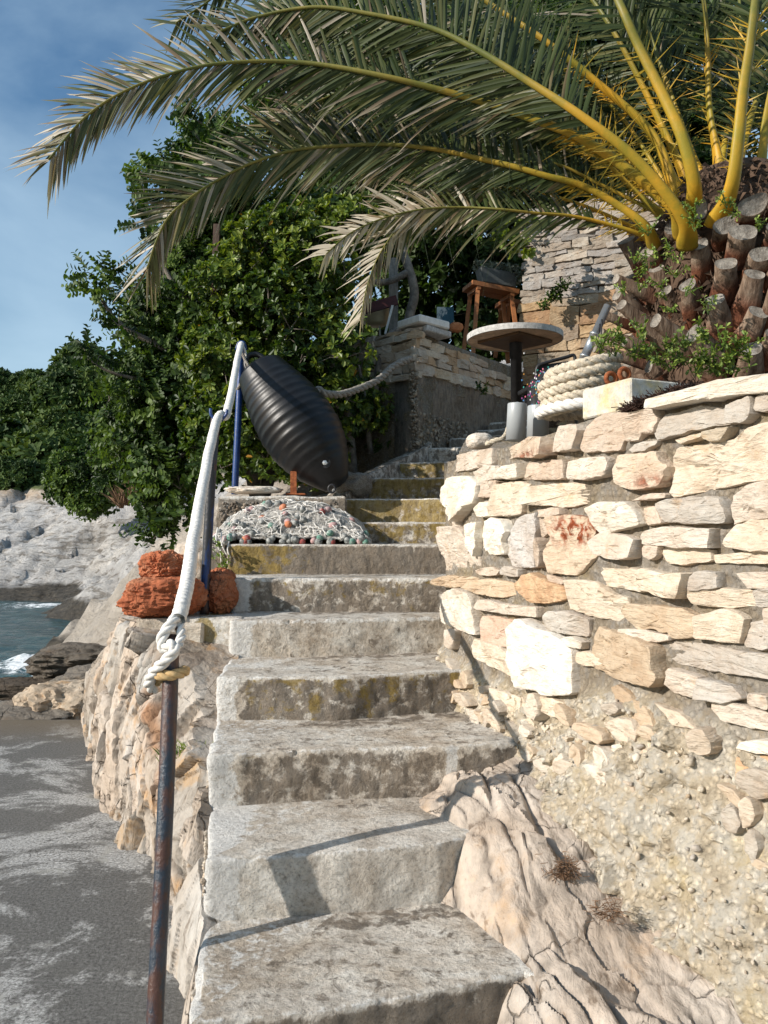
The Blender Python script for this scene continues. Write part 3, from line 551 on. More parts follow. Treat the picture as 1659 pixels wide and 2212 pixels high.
# masonry ledge under the second post
led = E('masonry_ledge', (-1.0, 4.2, .5), 'pale masonry ledge under the middle blue post beside the steps', 'ledge')
def slabmesh(x0, x1, y0, y1, z0, z1, seed, amp=.012, res=.016, bulge=0.0):
    out = [(x0, y1), (x0, y0), (x1, y0), (x1, y1)]; pts = []; 
    for a, b in zip(out[:-1], out[1:]):
        n = max(2, int(math.dist(a, b) / res)); pts += [(a[0] + (b[0] - a[0]) * i / n, a[1] + (b[1] - a[1]) * i / n) for i in range(n)]
    pts.append(out[-1]); O = np.array(pts); cx, cy = (x0 + x1) / 2, (y0 + y1) / 2
    nz_ = max(3, int((z1 - z0) / res)); rowsV = []
    for j in range(nz_ + 1): rowsV.append(np.c_[O, np.full(len(O), z0 + (z1 - z0 - .01) * j / nz_)])
    ins = lambda r: np.c_[O[:, 0] + np.sign(cx - O[:, 0]) * np.minimum(r, abs(cx - O[:, 0])), O[:, 1] + (cy > O[:, 1]) * r]
    rowsV.append(np.c_[ins(.008), np.full(len(O), z1 - .002)])
    nt = max(3, int((y1 - y0) / res / 1.5))
    tg = np.c_[np.interp(np.arange(len(O)), [0, len(O) - 1], [x0 + .01, x1 - .01]), np.full(len(O), y1)]
    for j in range(nt + 1):
        t = j / nt; q = ins(.016); rowsV.append(np.c_[q * (1 - t) + tg * t, np.full(len(O), z1)])
    G = np.array(rowsV); fl = G.reshape(-1, 3); 
    nrm = np.c_[np.sign(fl[:, 0] - cx) * (abs(fl[:, 0] - cx) > (x1 - x0) / 2 - .02), -1.0 * (fl[:, 1] < y0 + .02)]
    d = amp * (fbm(fl, 7, 4, seed) + .5 * fbm(fl, 25, 3, seed + 1))
    fl[:, :2] += nrm * d[:, None]; fl[:, 2] += amp * .6 * fbm(fl, 6, 4, seed + 2)
    return fl, grid(G.shape[0], G.shape[1])
V, F = slabmesh(-1.22, -.705, 3.93, 4.75, .45, .93, 80, .02)
wv = np.zeros((len(V), 3)); wv[:, 2] = .35 + .25 * fbm(V, 4, 3, 81)
c0 = P(440, 1370, 3.93); wv[:, 1] = 1.2 * np.exp(-((V[:, 0] - c0.x) / .07) ** 2 - ((V[:, 2] - c0.z) / .10) ** 2)
M('ledge_top', V, F, MAT['conc'], led, attrs={'wear': wv})
bb = B()
for (x0, y0, x1, y1, sd) in [(388, 1405, 455, 1500, 1), (392, 1508, 450, 1590, 2), (400, 1598, 446, 1660, 3), (386, 1345, 440, 1395, 4)]:
    a, b_ = P(x0, y1, 3.9), P(x1, y0, 3.9); V, F = box(((a.x + b_.x) / 2, 3.97, (a.z + b_.z) / 2), (b_.x - a.x, .16, b_.z - a.z), 0, .012)
    V = V + .008 * np.c_[vnoise(V * 9, sd), vnoise(V * 9, sd + 1), vnoise(V * 9, sd + 2)]; bb.add(V, F, (1.0, .97, .92))
bb.build('masonry', MAT['stone'], led, smooth=False)

# ================================================================= STAIRS
stairs = E('concrete_stairs', (0, 3.5, .2), 'worn grey concrete stairs curving up between outcrop and stone wall', 'stairs')
RC = 1
#   k: z, front edge pixels (x, y) or (x, Y) with Y flagged, stain, ochre, light
STEP = {
 1: (.21, [(405, 2212), (440, 2206), (700, 2182), (948, 2140), (1132, 2096)], .50, .00, .30),
 2: (.39, [(441, 1857), (725, 1840), (948, 1822), (1040, 1797)], .16, .05, .25),
 3: (.57, [(448, 1632), (725, 1618), (948, 1612), (1118, 1603)], .50, .24, .15),
 4: (.75, [(466, 1462), (725, 1462), (1006, 1446)], .52, .46, .15),
 5: (.93, [(496, 1340), (725, 1337), (978, 1331)], .16, .05, .42),
}
def interp_line(L_, n):
    L_ = np.array(L_, float); s = np.r_[0, np.cumsum(np.hypot(*np.diff(L_, axis=0).T))]; t = np.linspace(0, s[-1], n)
    return np.c_[np.interp(t, s, L_[:, 0]), np.interp(t, s, L_[:, 1])]
fronts = {}; zs = {}
for k_, (z, px, *_r) in STEP.items():
    fronts[k_] = [tuple(Pz(x, y, z)[:2]) for x, y in px]; zs[k_] = z
def fx(px, Y): return ((px - CX) / FPX * Y, Y)
fronts[6] = [fx(499, 4.32), fx(725, 4.33), fx(972, 4.34)]; zs[6] = 1.11
fronts[7] = [fx(492, 4.83), fx(725, 4.84), fx(972, 4.86)]; zs[7] = 1.29
fronts[8] = [fx(560, 5.36), fx(725, 5.38), fx(985, 5.36)]; zs[8] = 1.435
fronts[9] = [fx(740, 5.88), fx(860, 5.90), fx(990, 5.78)]; zs[9] = 1.62
fronts[10] = [fx(795, 6.38), fx(900, 6.36), fx(1000, 6.25)]; zs[10] = 1.81
fronts[11] = [fx(862, 6.90), fx(940, 6.86), fx(1010, 6.75)]; zs[11] = 1.985
fronts[12] = [fx(925, 7.30), fx(980, 7.28), fx(1030, 7.1)]; zs[12] = 2.16
fronts[13] = [fx(975, 7.65), fx(1020, 7.6), fx(1075, 7.4)]; zs[13] = 2.29
fronts[14] = [fx(1030, 7.95), fx(1070, 7.9), fx(1120, 7.7)]; zs[14] = 2.41
fronts[15] = [fx(1060, 8.2), fx(1085, 8.15), fx(1130, 8.0)]; zs[15] = 2.52
prm = {1: (.80, 0, .1), 2: (.24, .05, .15), 3: (.66, .12, .10), 4: (.74, .40, .06), 5: (.34, .06, .38), 6: (.72, .30, .28), 7: (.98, .30, .04), 8: (.62, .50, .0), 9: (.50, .76, .0), 10: (.6, .62, .0), 11: (.6, .55, .1), 12: (.5, .2, .3), 13: (.8, 0, .0), 14: (.8, 0, 0), 15: (.8, 0, 0)}
for k_ in range(1, 16):
    z = zs[k_]; f0 = fronts[k_]; zb = (zs[k_ - 1] if k_ > 1 else 0) - .03
    nxt = fronts.get(k_ + 1, [(x + .3, y + .5) for x, y in f0])
    ext = .16 if k_ > 2 else .05
    fr_ = interp_line(f0 + [(f0[-1][0] + ext, f0[-1][1] - (.05 if k_ < 3 else 0))], max(12, int((f0[-1][0] + ext - f0[0][0]) / .013)))
    bk = [(x, y + .07) for x, y in nxt]; bk = interp_line([(min(bk[0][0], f0[0][0] - .02), bk[0][1])] + bk[1:] + [(bk[-1][0] + .3, bk[-1][1])], 60)
    if k_ == 7: bk = interp_line([(-1.10, 5.5), (.5, 5.5)], 60)
    # outline: left side coming forward, rounded corner, then across
    r = .025; L0 = fr_[0]; bl = bk[0]
    nside = max(4, int(math.dist(L0, bl) / .02)); side = np.array([bl + (L0 - bl) * t for t in np.linspace(0, 1, nside)])
    side[:, 0] += .012 * fbm(np.c_[side, side[:, :1] * 0], 5, 3, k_) * np.linspace(1, 1, nside)
    dside = (L0 - bl) / np.linalg.norm(L0 - bl); dfr = (fr_[3] - fr_[0]) / np.linalg.norm(fr_[3] - fr_[0])
    corner = np.array([L0 - dside * r * (1 - t) ** 2 + dfr * r * t ** 2 for t in np.linspace(0, 1, 5)])
    side = side[np.linalg.norm(side - L0, axis=1) > r * 1.1]; f2 = fr_[np.linalg.norm(fr_ - L0, axis=1) > r * 1.1]
    O = np.vstack([side, corner, f2]); ns = len(side) + 2
    tn = np.gradient(O, axis=0); tn /= np.linalg.norm(tn, axis=1)[:, None]; nn = np.c_[tn[:, 1], -tn[:, 0]]   # outward
    arc = np.r_[0, np.cumsum(np.linalg.norm(np.diff(O, axis=0), axis=1))]; tg = bk[np.clip((arc / arc[-1] * (len(bk) - 1)).astype(int), 0, len(bk) - 1)]
    zlow = -.02 if k_ < 8 else zb
    nv = max(6, int((z - zb) / .011)); rws = []; kind = []
    zl = np.r_[zlow, np.linspace(zb, z - .014, nv)] if zlow < zb - .01 else np.linspace(zb, z - .014, nv)
    for zz in zl: rws.append(np.c_[O + nn * .012 * (1 - sstep(zb, z, zz)) * 0, np.full(len(O), zz)]); kind.append(0)
    rws.append(np.c_[O - nn * .004, np.full(len(O), z - .004)]); kind.append(1)
    q0 = O - nn * .014; ntr = max(6, int(np.linalg.norm(tg.mean(0) - O.mean(0)) / .013))
    for t in np.linspace(0, 1, ntr): rws.append(np.c_[q0 * (1 - t) + tg * t, np.full(len(O), z)]); kind.append(2 if t > .12 else 1)
    G = np.array(rws); kd = np.repeat(kind, len(O)); fl = G.reshape(-1, 3).copy(); nn3 = np.tile(nn, (len(rws), 1))
    wall = kd < 1; wall2 = kd < 2
    n1 = fbm(fl, 5, 4, 100 + k_); n2 = fbm(fl, 22, 4, 101)
    chip = -.016 * sstep(.25, .7, fbm(fl, 16, 3, 110 + k_)) * (kd >= 1) * (kd < 3) * (np.abs(fl[:, 2] - z) < .02) * sstep(.10, .0, 0)
    edge = np.exp(-((fl[:, 2] - z) / .02) ** 2)
    fl[:, :2] += nn3 * (wall2 * (.010 * n1 + .005 * n2))[:, None]
    fl[:, 2] += (kd > 0) * (.006 * n1 + .0025 * n2)
    nose = np.zeros(len(fl)); rowi = np.repeat(np.arange(len(rws)), len(O)); nr0 = len(zl)
    nose = np.exp(-(((rowi - nr0) * .012) / .018) ** 2)
    ch = sstep(.30, .65, fbm(G.reshape(-1, 3), 13, 3, 120 + k_)) * np.exp(-(((rowi - nr0) * .012) / .02) ** 2)
    fl[:, :2] -= nn3 * (ch * .014)[:, None]; fl[:, 2] -= ch * .010
    xs = fl[:, 0] - L0[0]; isl = np.tile(np.arange(len(O)) < ns, len(rws))
    sA, oA, wA = prm[k_]
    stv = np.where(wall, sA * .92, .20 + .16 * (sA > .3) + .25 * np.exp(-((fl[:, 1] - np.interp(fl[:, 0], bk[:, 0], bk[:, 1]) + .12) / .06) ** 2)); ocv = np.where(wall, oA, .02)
    zr = np.clip((fl[:, 2] - zb) / (z - zb), 0, 1)
    ocv = ocv + wall * .25 * (oA > .1) * (zr - .5)
    if k_ == 3: ocv = np.where(wall, .05 + .35 * sstep(.82, .98, zr), .0)
    if k_ == 7: ocv = np.where(wall, .05 + .6 * (1 - sstep(.2, .75, xs)), ocv)
    if k_ == 1: stv = np.where(wall, .8, stv)
    if k_ in (8, 9, 10, 11): stv = np.where(wall, stv, .25)
    lw = (1 - sstep(.07, .13, xs + .02 * n1)) * wall if k_ < 7 else 0
    if k_ < 3: lw = np.maximum(lw, .55 * (1 - sstep(.05, .10, xs)))
    wh = np.where(wall, wA * .8, .10) + .58 * lw * (k_ in (2, 3, 4, 6, 5)) + .42 * nose + .35 * isl
    stv = stv * (1 - .75 * np.clip(lw, 0, 1)) * (1 - .5 * nose) * (1 - .6 * isl); ocv = ocv * (1 - .9 * np.clip(lw, 0, 1)) * (1 - .8 * isl)
    # paint run down riser 3 on the right
    if k_ == 3:
        cpx = P(975, 1650, 2.95); wh = wh + .9 * wall * np.exp(-((fl[:, 0] - cpx.x) / .022) ** 2); stv = stv * (1 - wall * np.exp(-((fl[:, 0] - cpx.x) / .022) ** 2))
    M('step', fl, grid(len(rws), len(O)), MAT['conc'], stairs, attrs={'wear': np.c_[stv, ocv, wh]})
r_ = np.random.default_rng(77); pts = []
for k_, n_ in ((1, 120), (2, 150), (3, 90), (4, 60)):
    a_, b_ = np.array(fronts[k_][0]), np.array(fronts[k_ + 1][0])
    for _ in range(n_):
        f_ = r_.random(); q_ = a_ * (1 - f_) + b_ * f_; pts.append((q_[0] + .003 - r_.random() * .005, q_[1], zs[k_] - .03 - abs(r_.normal()) * .07))
    for _ in range(0): f_ = r_.random() ** 1.5; q_ = np.array(fronts[k_][0]) * (1 - f_) + np.array(fronts[k_][-1]) * f_; pts.append((q_[0], q_[1] - .004, zs[k_] - .015 - r_.random() * .03))
pts_l = pts
# landing block behind the net, aggregate face
V, F = slabmesh(-1.13, -.275, 5.42, 6.75, 1.22, 1.615, 130, .02)
up = (V[:, 2] > 1.6)
M('landing_block', V, F, MAT['conc'], stairs, attrs={'wear': np.c_[np.where(up, .3, .75), np.where(up, .1, 0), np.where(V[:, 2] > 1.585, .45, 0)]})
def pebbles(pts, smin, smax, seed, tints):
    b = B(); import bmesh
    bm = bmesh.new(); bmesh.ops.create_icosphere(bm, subdivisions=1, radius=1); IV = np.array([v.co[:] for v in bm.verts]); IF = [[v.index for v in f.verts] for f in bm.faces]; bm.free()
    r_ = np.random.default_rng(seed)
    for c in pts:
        s = r_.uniform(smin, smax) * (1 if r_.random() < .8 else 1.6); a = r_.uniform(0, math.pi); sc = np.array([s, s * r_.uniform(.6, 1), s * r_.uniform(.5, .9)])
        V = IV * sc * (1 + .15 * r_.normal(size=(len(IV), 1))); V = np.c_[V[:, 0] * math.cos(a) - V[:, 2] * math.sin(a), V[:, 1], V[:, 0] * math.sin(a) + V[:, 2] * math.cos(a)]
        t = np.array(tints[r_.integers(len(tints))]) * r_.uniform(.8, 1.1); b.add(V + c, IF, t)
    return b
pebbles(pts_l, .003, .008, 6, [(1.1, 1.05, .98), (.9, .84, .76), (.75, .72, .68)]).build('pebbles', MAT['stone'], stairs)
pts = [(rng.uniform(-1.12, -.29), 5.415 + rng.uniform(-.008, .006), rng.uniform(1.3, 1.57)) for _ in range(650)]
pebbles(pts, .007, .014, 3, [(.42, .40, .38), (.55, .5, .45), (.3, .29, .28)]).build('aggregate', MAT['stone'], stairs)
# sloping flank beside the upper steps
ins_ = np.array([(fronts[k_][0][0] + .02, fronts[k_][0][1] + d_, zs[k_] + .035 - (0 if d_ else .0)) for k_ in (9, 10, 11, 12) for d_ in (.05,)] + [(.42, 7.5, 2.25)])
ins_ = spline(ins_, 60); outr = ins_ + np.array([-.20, .10, -.05]); low = outr + np.array([-.05, 0, -.9]); inl = ins_ + np.array([.0, -.01, -.2])
G = np.array([inl, ins_ + [0, 0, -.01]] + [ins_ * (1 - t) + outr * t for t in np.linspace(.03, 1, 14)] + [outr * (1 - t) + low * t for t in np.linspace(.05, 1, 30)])
fl = G.reshape(-1, 3); fl = fl + .015 * np.c_[fbm(fl, 6, 4, 140), fbm(fl, 6, 4, 141), fbm(fl, 6, 4, 142)]
M('flank', fl, grid(G.shape[0], G.shape[1]), MAT['conc'], stairs, attrs={'wear': np.tile([.55, 0, .1], (len(fl), 1))})

# ================================================================= NEAR STONE WALL
WP = [(1.0, 7.4), (.66, 6.2), (.475, 5.1), (.36, 4.35), (.31, 3.95), (.325, 3.72), (.40, 3.42), (.51, 3.1), (.68, 2.6), (.95, 2.0), (1.30, 1.30), (1.62, .65)]
wp = spline(WP and [(x, y, 0) for x, y in WP], 600)[:, :2]
ws = np.r_[0, np.cumsum(np.linalg.norm(np.diff(wp, axis=0), axis=1))]
wt = np.gradient(wp, axis=0); wt /= np.linalg.norm(wt, axis=1)[:, None]; wnm = np.c_[-wt[:, 1] * -1, wt[:, 0] * -1]
wnm = np.c_[wt[:, 1], -wt[:, 0]]
if (wnm[400] @ np.array([-1, -.4])) < 0: wnm = -wnm
rat = wp[:, 0] / wp[:, 1]; i0 = int(np.argmin(np.where(wp[:, 1] < 4.6, rat, 9)))
def wsz(px, py):                       # picture point -> (distance along the wall, height)
    a, b, c = ray(px, py); rr_ = a / b
    if rr_ <= rat[i0]: s = ws[i0] - (rat[i0] - rr_) * 6.0
    else: s = np.interp(rr_, rat[i0:], ws[i0:])
    y = np.interp(max(s, ws[i0]), ws, wp[:, 1]); return s, EYE + c * y / b
def wxyz(s, z, n):
    return np.c_[np.interp(s, ws, wp[:, 0]) + n * np.interp(s, ws, wnm[:, 0]), np.interp(s, ws, wp[:, 1]) + n * np.interp(s, ws, wnm[:, 1]), z]
wall = E('stone_retaining_wall', (.6, 3.0, .4), 'cream limestone retaining wall of rough courses right of the stairs', 'stone wall')
bnd = [wsz(x, y) for x, y in [(964, 1392), (1010, 1432), (1100, 1480), (1250, 1515), (1380, 1475), (1480, 1545), (1659, 1610)]]
bs, bz = np.array([b[0] for b in bnd]), np.array([b[1] for b in bnd])
tops = [wsz(x, y) for x, y in [(985, 990), (1040, 975), (1090, 963), (1180, 935), (1290, 897), (1377, 882), (1500, 850), (1659, 822)]]
s_ = np.arange(0, ws[-1], .0095); z_ = np.r_[np.arange(-.3, 1.66, .0095)]
Sg, Zg = np.meshgrid(s_, z_, indexing='ij')
ztop = np.interp(s_, [0, ws[i0] - 2.2, ws[i0] - .6] + [t[0] for t in tops], [2.2, 2.1, 1.72] + [t[1] - .01 for t in tops])
Zg = -.3 + (Zg + .3) / (z_[-1] + .3) * (ztop[:, None] + .3)
fl = wxyz(Sg.ravel(), Zg.ravel(), 0 * Sg.ravel())
zb_ = np.interp(Sg, bs, bz)
lowb = sstep(.05, -.06, (Zg - zb_) - .04 * fbm(fl, 5, 3, 150).reshape(Sg.shape)) 
lowb = 1 - sstep(-.05, .05, (Zg - zb_) - .04 * fbm(fl, 5, 3, 150).reshape(Sg.shape))
nn_ = .004 + .010 * fbm(fl, 6, 4, 151).reshape(Sg.shape) + .006 * fbm(fl, 24, 4, 152, ridged=True).reshape(Sg.shape) + lowb * (.024 + .045 * fbm(fl, 4, 4, 153).reshape(Sg.shape) + .022 * fbm(fl, 14, 4, 154, ridged=True).reshape(Sg.shape))
nn_ = nn_ + .05 * lowb * sstep(.0, -.35, 0) + .10 * (1 - sstep(0, .30, Zg - (zb_ - .42))) * lowb
wA, wc, wtn = facets(fl, np.array([9, 9, 12.0]), 78, 1.0, .8); wB, wcb, _q = facets(fl, np.array([26, 26, 30.0]), 79, 1.0, .8); nn_ = nn_ + lowb * (.030 * wA - .012 * wc + .010 * wB - .004 * wcb).reshape(Sg.shape) * (.35 + .65 * sstep(-.2, .3, fbm(fl, 3.5, 3, 80))).reshape(Sg.shape)
fl = wxyz(Sg.ravel(), Zg.ravel(), nn_.ravel())
G = fl.reshape(*Sg.shape, 3); extra = []
for j, dn in enumerate((.02, .06, .14, .25, .4)):
    q = wxyz(s_, ztop + .004, np.full(len(s_), -dn)); q[:, 2] += .008 * fbm(q, 9, 3, 155); extra.append(q)
G = np.concatenate([G, np.stack(extra, 1)], 1)
lw_ = np.concatenate([lowb, np.zeros((len(s_), 5))], 1).ravel()
t1 = np.array([.92, .86, .80]); t2 = np.array([1.75, 1.66, 1.52]); tint = t1 * (1 - lw_)[:, None] + t2 * lw_[:, None]
flG = G.reshape(-1, 3)
M('mortar_bed', flG, grid(*G.shape[:2]), MAT['mortar'], wall, attrs={'tint': tint})
C1 = (1720, 1430, .37854); C2 = (2348, 1430, .37854); C3 = (1720, 2058, .37854); C4 = (2348, 2058, .37854); Z6 = (1650, 1600, .79928); Z7 = (1700, 2700, .76914)
STN = [
(C1, [(155,885),(540,810),(560,980),(340,1020),(140,1055)], 'a'), (C1, [(545,850),(700,800),(1000,700),(1160,700),(1170,880),(1050,915),(800,900),(600,935),(545,940)], 'r'),
(C1, [(1180,700),(1250,600),(1480,575),(1510,640),(1450,820),(1180,850)], 'a'), (C2, [(-180,780),(-150,640),(-90,540),(0,475),(250,455),(280,520),(260,700),(200,830),(-140,850)], 'p'),
(C1, [(350,1060),(500,990),(680,1000),(640,1120),(480,1145),(400,1165)], 'a'), (C1, [(645,1130),(700,1020),(880,970),(860,1110)], 'w'), (C1, [(845,1130),(905,960),(1300,930),(1310,1110),(1290,1130)], 'p'),
(C1, [(1330,950),(1560,915),(1750,900),(1770,1020),(1740,1100),(1520,1125),(1360,1130)], 'a'), (C1, [(125,1120),(340,1100),(430,1180),(420,1380),(330,1400),(200,1560),(180,1430),(100,1370),(95,1200)], 'w'),
(C1, [(455,1160),(600,1150),(590,1300),(430,1310)], 'p'), (C1, [(600,1190),(830,1155),(930,1180),(880,1300),(860,1480),(560,1510),(580,1300)], 'y'),
(C1, [(890,1270),(940,1205),(1300,1170),(1659,1180),(1720,1190),(1940,1220),(1900,1300),(1600,1370),(1350,1405),(900,1390)], 'y'), (C1, [(400,1430),(450,1370),(570,1355),(555,1500),(440,1510)], 'w'),
(C1, [(1060,1440),(1290,1420),(1290,1490),(1070,1520)], 'p'), (C1, [(100,1530),(130,1420),(190,1450),(210,1620),(100,1620)], 'a'),
(C1, [(480,1140),(700,1160),(640,1150),(540,1130)], 'p'),
(C2, [(290,510),(440,470),(620,370),(615,600),(590,655),(480,660),(400,720),(290,740)], 'p'), (C2, [(630,730),(590,670),(650,560),(700,480),(1000,400),(1305,400),(1305,565),(1000,620)], 'g'),
(C2, [(1320,380),(1560,300),(1590,460),(1530,540),(1315,560)], 'g'), (C2, [(630,330),(900,250),(1200,160),(1500,95),(1900,40),(1900,230),(1400,290),(1100,330),(850,380),(700,420),(620,420)], 'w'),
(C2, [(1600,290),(1900,230),(1900,420),(1610,430)], 'g'), (C2, [(150,990),(220,890),(400,880),(620,855),(640,930),(740,1000),(730,1100),(680,1190),(400,1235),(280,1215),(170,1170)], 'r'),
(C2, [(730,1040),(780,880),(830,810),(1080,790),(1250,760),(1380,730),(1500,620),(1700,560),(1900,540),(1900,1110),(1500,1150),(1200,1210),(950,1270),(750,1310),(695,1270),(740,1180)], 'y'),
(C2, [(340,830),(400,770),(600,735),(560,790),(370,860)], 'g'), (C2, [(370,1350),(500,1290),(700,1270),(700,1320)], 'p'), (C2, [(430,1430),(560,1410),(650,1570),(500,1590),(420,1520)], 'p'),
(C2, [(575,1380),(700,1335),(1000,1320),(1260,1310),(1330,1450),(1320,1580),(900,1570),(660,1565)], 'g'), (C2, [(1370,1400),(1400,1300),(1540,1220),(1659,1180),(1900,1130),(1900,1510),(1500,1540),(1370,1590)], 'a'),
(C2, [(-140,1430),(0,1370),(290,1370),(410,1460),(460,1590),(200,1640),(40,1700),(-30,1640)], 'w'), (C2, [(820,730),(1090,660),(1080,700),(860,770)], 'y'), (C2, [(1100,650),(1380,600),(1280,740),(1120,720)], 'm'),
(C3, [(55,-40),(240,-40),(300,80),(330,180),(390,260),(390,380),(40,400),(60,280),(30,190)], 'a'), (C3, [(310,-60),(460,-90),(430,80),(385,250),(320,180)], 'W'), (C3, [(400,210),(430,50),(480,-80),(560,-130),(700,-110),(740,0),(690,100),(700,230),(560,240)], 'W'),
(C3, [(705,240),(690,120),(760,-20),(850,-140),(1050,-190),(1030,-30),(1000,100),(1005,370),(760,355)], 'b'), (C3, [(1010,230),(1005,150),(1060,80),(1090,130),(1075,360),(1012,360)], 'p'), (C3, [(1045,-130),(1145,-130),(1120,30),(1035,50)], 'p'),
(C3, [(1130,300),(1130,210),(1200,70),(1160,-10),(1150,-140),(1400,-160),(1560,-120),(1620,-60),(1560,90),(1600,260),(1540,310),(1420,445),(1160,415)], 'R'),
(C4, [(-110,110),(0,20),(300,50),(390,90),(370,270),(200,280),(-30,230)], 'a'), (C3, [(370,400),(520,370),(620,400),(600,450),(430,450)], 'p'), (C3, [(640,400),(700,360),(850,385),(850,465),(660,440)], 'g'),
(C3, [(30,520),(100,460),(330,465),(370,490),(300,560),(180,575),(30,540)], 't'), (C3, [(300,580),(370,500),(530,495),(780,530),(800,640),(640,680),(450,640)], 't'),
(C3, [(850,600),(850,520),(900,450),(990,430),(1090,500),(1290,560),(1310,700),(1150,730),(990,720)], 'o'), (C3, [(1290,500),(1530,510),(1659,560),(1780,640),(1940,680),(1900,860),(1820,915),(1659,880),(1350,790),(1320,640)], 'y'),
(C3, [(15,780),(50,660),(200,590),(360,640),(380,740),(420,1060),(180,980),(60,930)], 'w'), (C3, [(400,780),(430,700),(560,700),(680,750),(1040,770),(1040,880),(700,840),(430,800)], 'a'),
(C3, [(440,870),(500,870),(840,930),(830,1215),(500,1140),(440,1130)], 'k'), (C3, [(340,1180),(390,1100),(640,1180),(830,1350),(790,1500),(600,1400),(370,1300)], 'y'),
(C3, [(1150,920),(1190,820),(1380,830),(1550,900),(1530,1080),(1190,1010)], 'g'), (C3, [(1425,1240),(1530,1230),(1700,1330),(1740,1390),(1500,1370),(1425,1330)], 'y'), (C3, [(1330,1100),(1400,1080),(1520,1130),(1500,1200),(1390,1180)], 'w'),
(C3, [(100,1010),(200,1000),(170,1200),(110,1170)], 'a'), (C3, [(1120,440),(1290,500),(1280,545),(1130,510)], 'p'),
(C4, [(420,60),(480,0),(700,-40),(1180,-20),(1160,170),(900,165),(600,140),(470,140)], 'a'), (C4, [(590,200),(620,160),(1140,185),(1150,310),(700,330),(660,290)], 'y'), (C4, [(450,190),(470,145),(600,150),(590,240),(530,290),(460,250)], 'p'),
(C4, [(1310,130),(1350,30),(1420,-60),(1659,-110),(1900,-130),(1900,200),(1500,190),(1320,160)], 'y'), (C4, [(1155,240),(1900,205),(1900,330),(1160,325)], 'y'), (C4, [(-90,420),(-60,370),(330,400),(480,380),(700,430),(960,420),(960,500),(900,690),(700,670),(550,620),(200,580),(-80,550)], 'y'),
(C4, [(950,570),(960,480),(1020,420),(1240,420),(1240,575),(970,600)], 'g'), (C4, [(940,650),(960,600),(1640,600),(1650,760),(1200,775),(960,735)], 'y'), (C4, [(1420,430),(1900,410),(1900,570),(1540,570),(1480,500)], 'a'),
(C4, [(1665,600),(1900,600),(1900,760),(1670,750)], 'g'),
(C4, [(240,820),(290,740),(850,790),(1010,850),(1010,1080),(730,1090),(700,1020),(500,990),(400,1010),(300,920)], 't'), (C4, [(1020,870),(1250,810),(1400,820),(1500,900),(1440,1140),(1020,1080)], 'y'), (C4, [(1450,1000),(1490,945),(1900,915),(1900,1190),(1470,1180),(1445,1100)], 'g'),
(C4, [(200,1000),(320,1000),(720,1060),(720,1110),(600,1130),(400,1100),(200,1060)], 'a'), (C4, [(-100,1340),(-60,1120),(0,980),(180,1030),(600,1160),(635,1230),(635,1350),(670,1480),(600,1580),(380,1530),(200,1500),(-80,1380)], 't'),
(C4, [(645,1300),(645,1130),(1000,1150),(1400,1220),(1900,1270),(1900,1520),(1600,1480),(1200,1420),(800,1360)], 'g'), (C4, [(680,1560),(740,1400),(1060,1490),(1050,1560),(1000,1700),(760,1640)], 'a'), (C4, [(1065,1500),(1400,1580),(1460,1640),(1500,1700),(1300,1740),(1020,1700)], 'g'),
(Z6, [(1420,1430),(1440,1380),(1659,1440),(1700,1450),(1700,1540),(1480,1490)], 'a'), (Z6, [(1600,1400),(1610,1360),(1700,1370),(1700,1430)], 'a'), (Z6, [(360,1330),(500,1380),(500,1430),(440,1480),(370,1430)], 'y'),
(Z6, [(490,1440),(560,1440),(610,1520),(590,1550),(500,1530)], 'y'), (Z6, [(600,1370),(710,1400),(720,1490),(610,1440)], 'y'), (Z6, [(280,1330),(350,1330),(350,1400),(300,1410)], 't'), (Z6, [(920,1330),(960,1320),(1100,1420),(1180,1560),(1160,1626),(1060,1600),(990,1480)], 't'),
(Z6, [(1150,1400),(1300,1470),(1380,1530),(1260,1500)], 'y'), (Z7, [(980,10),(1100,110),(1300,180),(1260,290),(1250,350),(1130,350),(1060,200),(990,90)], 't'), (Z7, [(1000,380),(1050,370),(1190,560),(1150,590),(1010,500)], 'o'),
(Z7, [(1550,300),(1659,290),(1760,300),(1760,420),(1560,410)], 'o'), (Z7, [(1350,180),(1440,180),(1440,215),(1360,215)], 'W'), (Z7, [(1570,250),(1590,215),(1760,220),(1760,285)], 'w'), (Z7, [(640,200),(710,200),(690,240),(640,235)], 'y'),
(Z7, [(1050,700),(1130,680),(1200,790),(1130,830)], 't'), (Z7, [(1280,980),(1380,1080),(1370,1110),(1270,1010)], 'o'), (Z7, [(310,20),(460,0),(480,60),(390,115),(320,70)], 'y'), (Z7, [(520,500),(620,530),(690,565),(560,560)], 'a'),
(Z7, [(940,240),(990,230),(1000,340),(960,350)], 'w'), (Z7, [(1060,320),(1120,305),(1130,350),(1080,370)], 'w'), (Z7, [(1180,1000),(1230,980),(1300,1080),(1240,1080)], 'y')]
TT = {'a': (1.02, .97, .92), 'w': (1.18, 1.18, 1.14), 'W': (1.34, 1.36, 1.34), 'p': (.93, .83, .75), 'r': (1.04, .93, .82), 'y': (1.09, 1.03, .93), 'g': (.84, .825, .81), 'b': (.95, .96, 1.0), 't': (.90, .77, .62), 'k': (.98, .78, .68), 'o': (1.04, .80, .56), 'R': (1.03, .90, .76), 'm': (.78, .72, .62)}
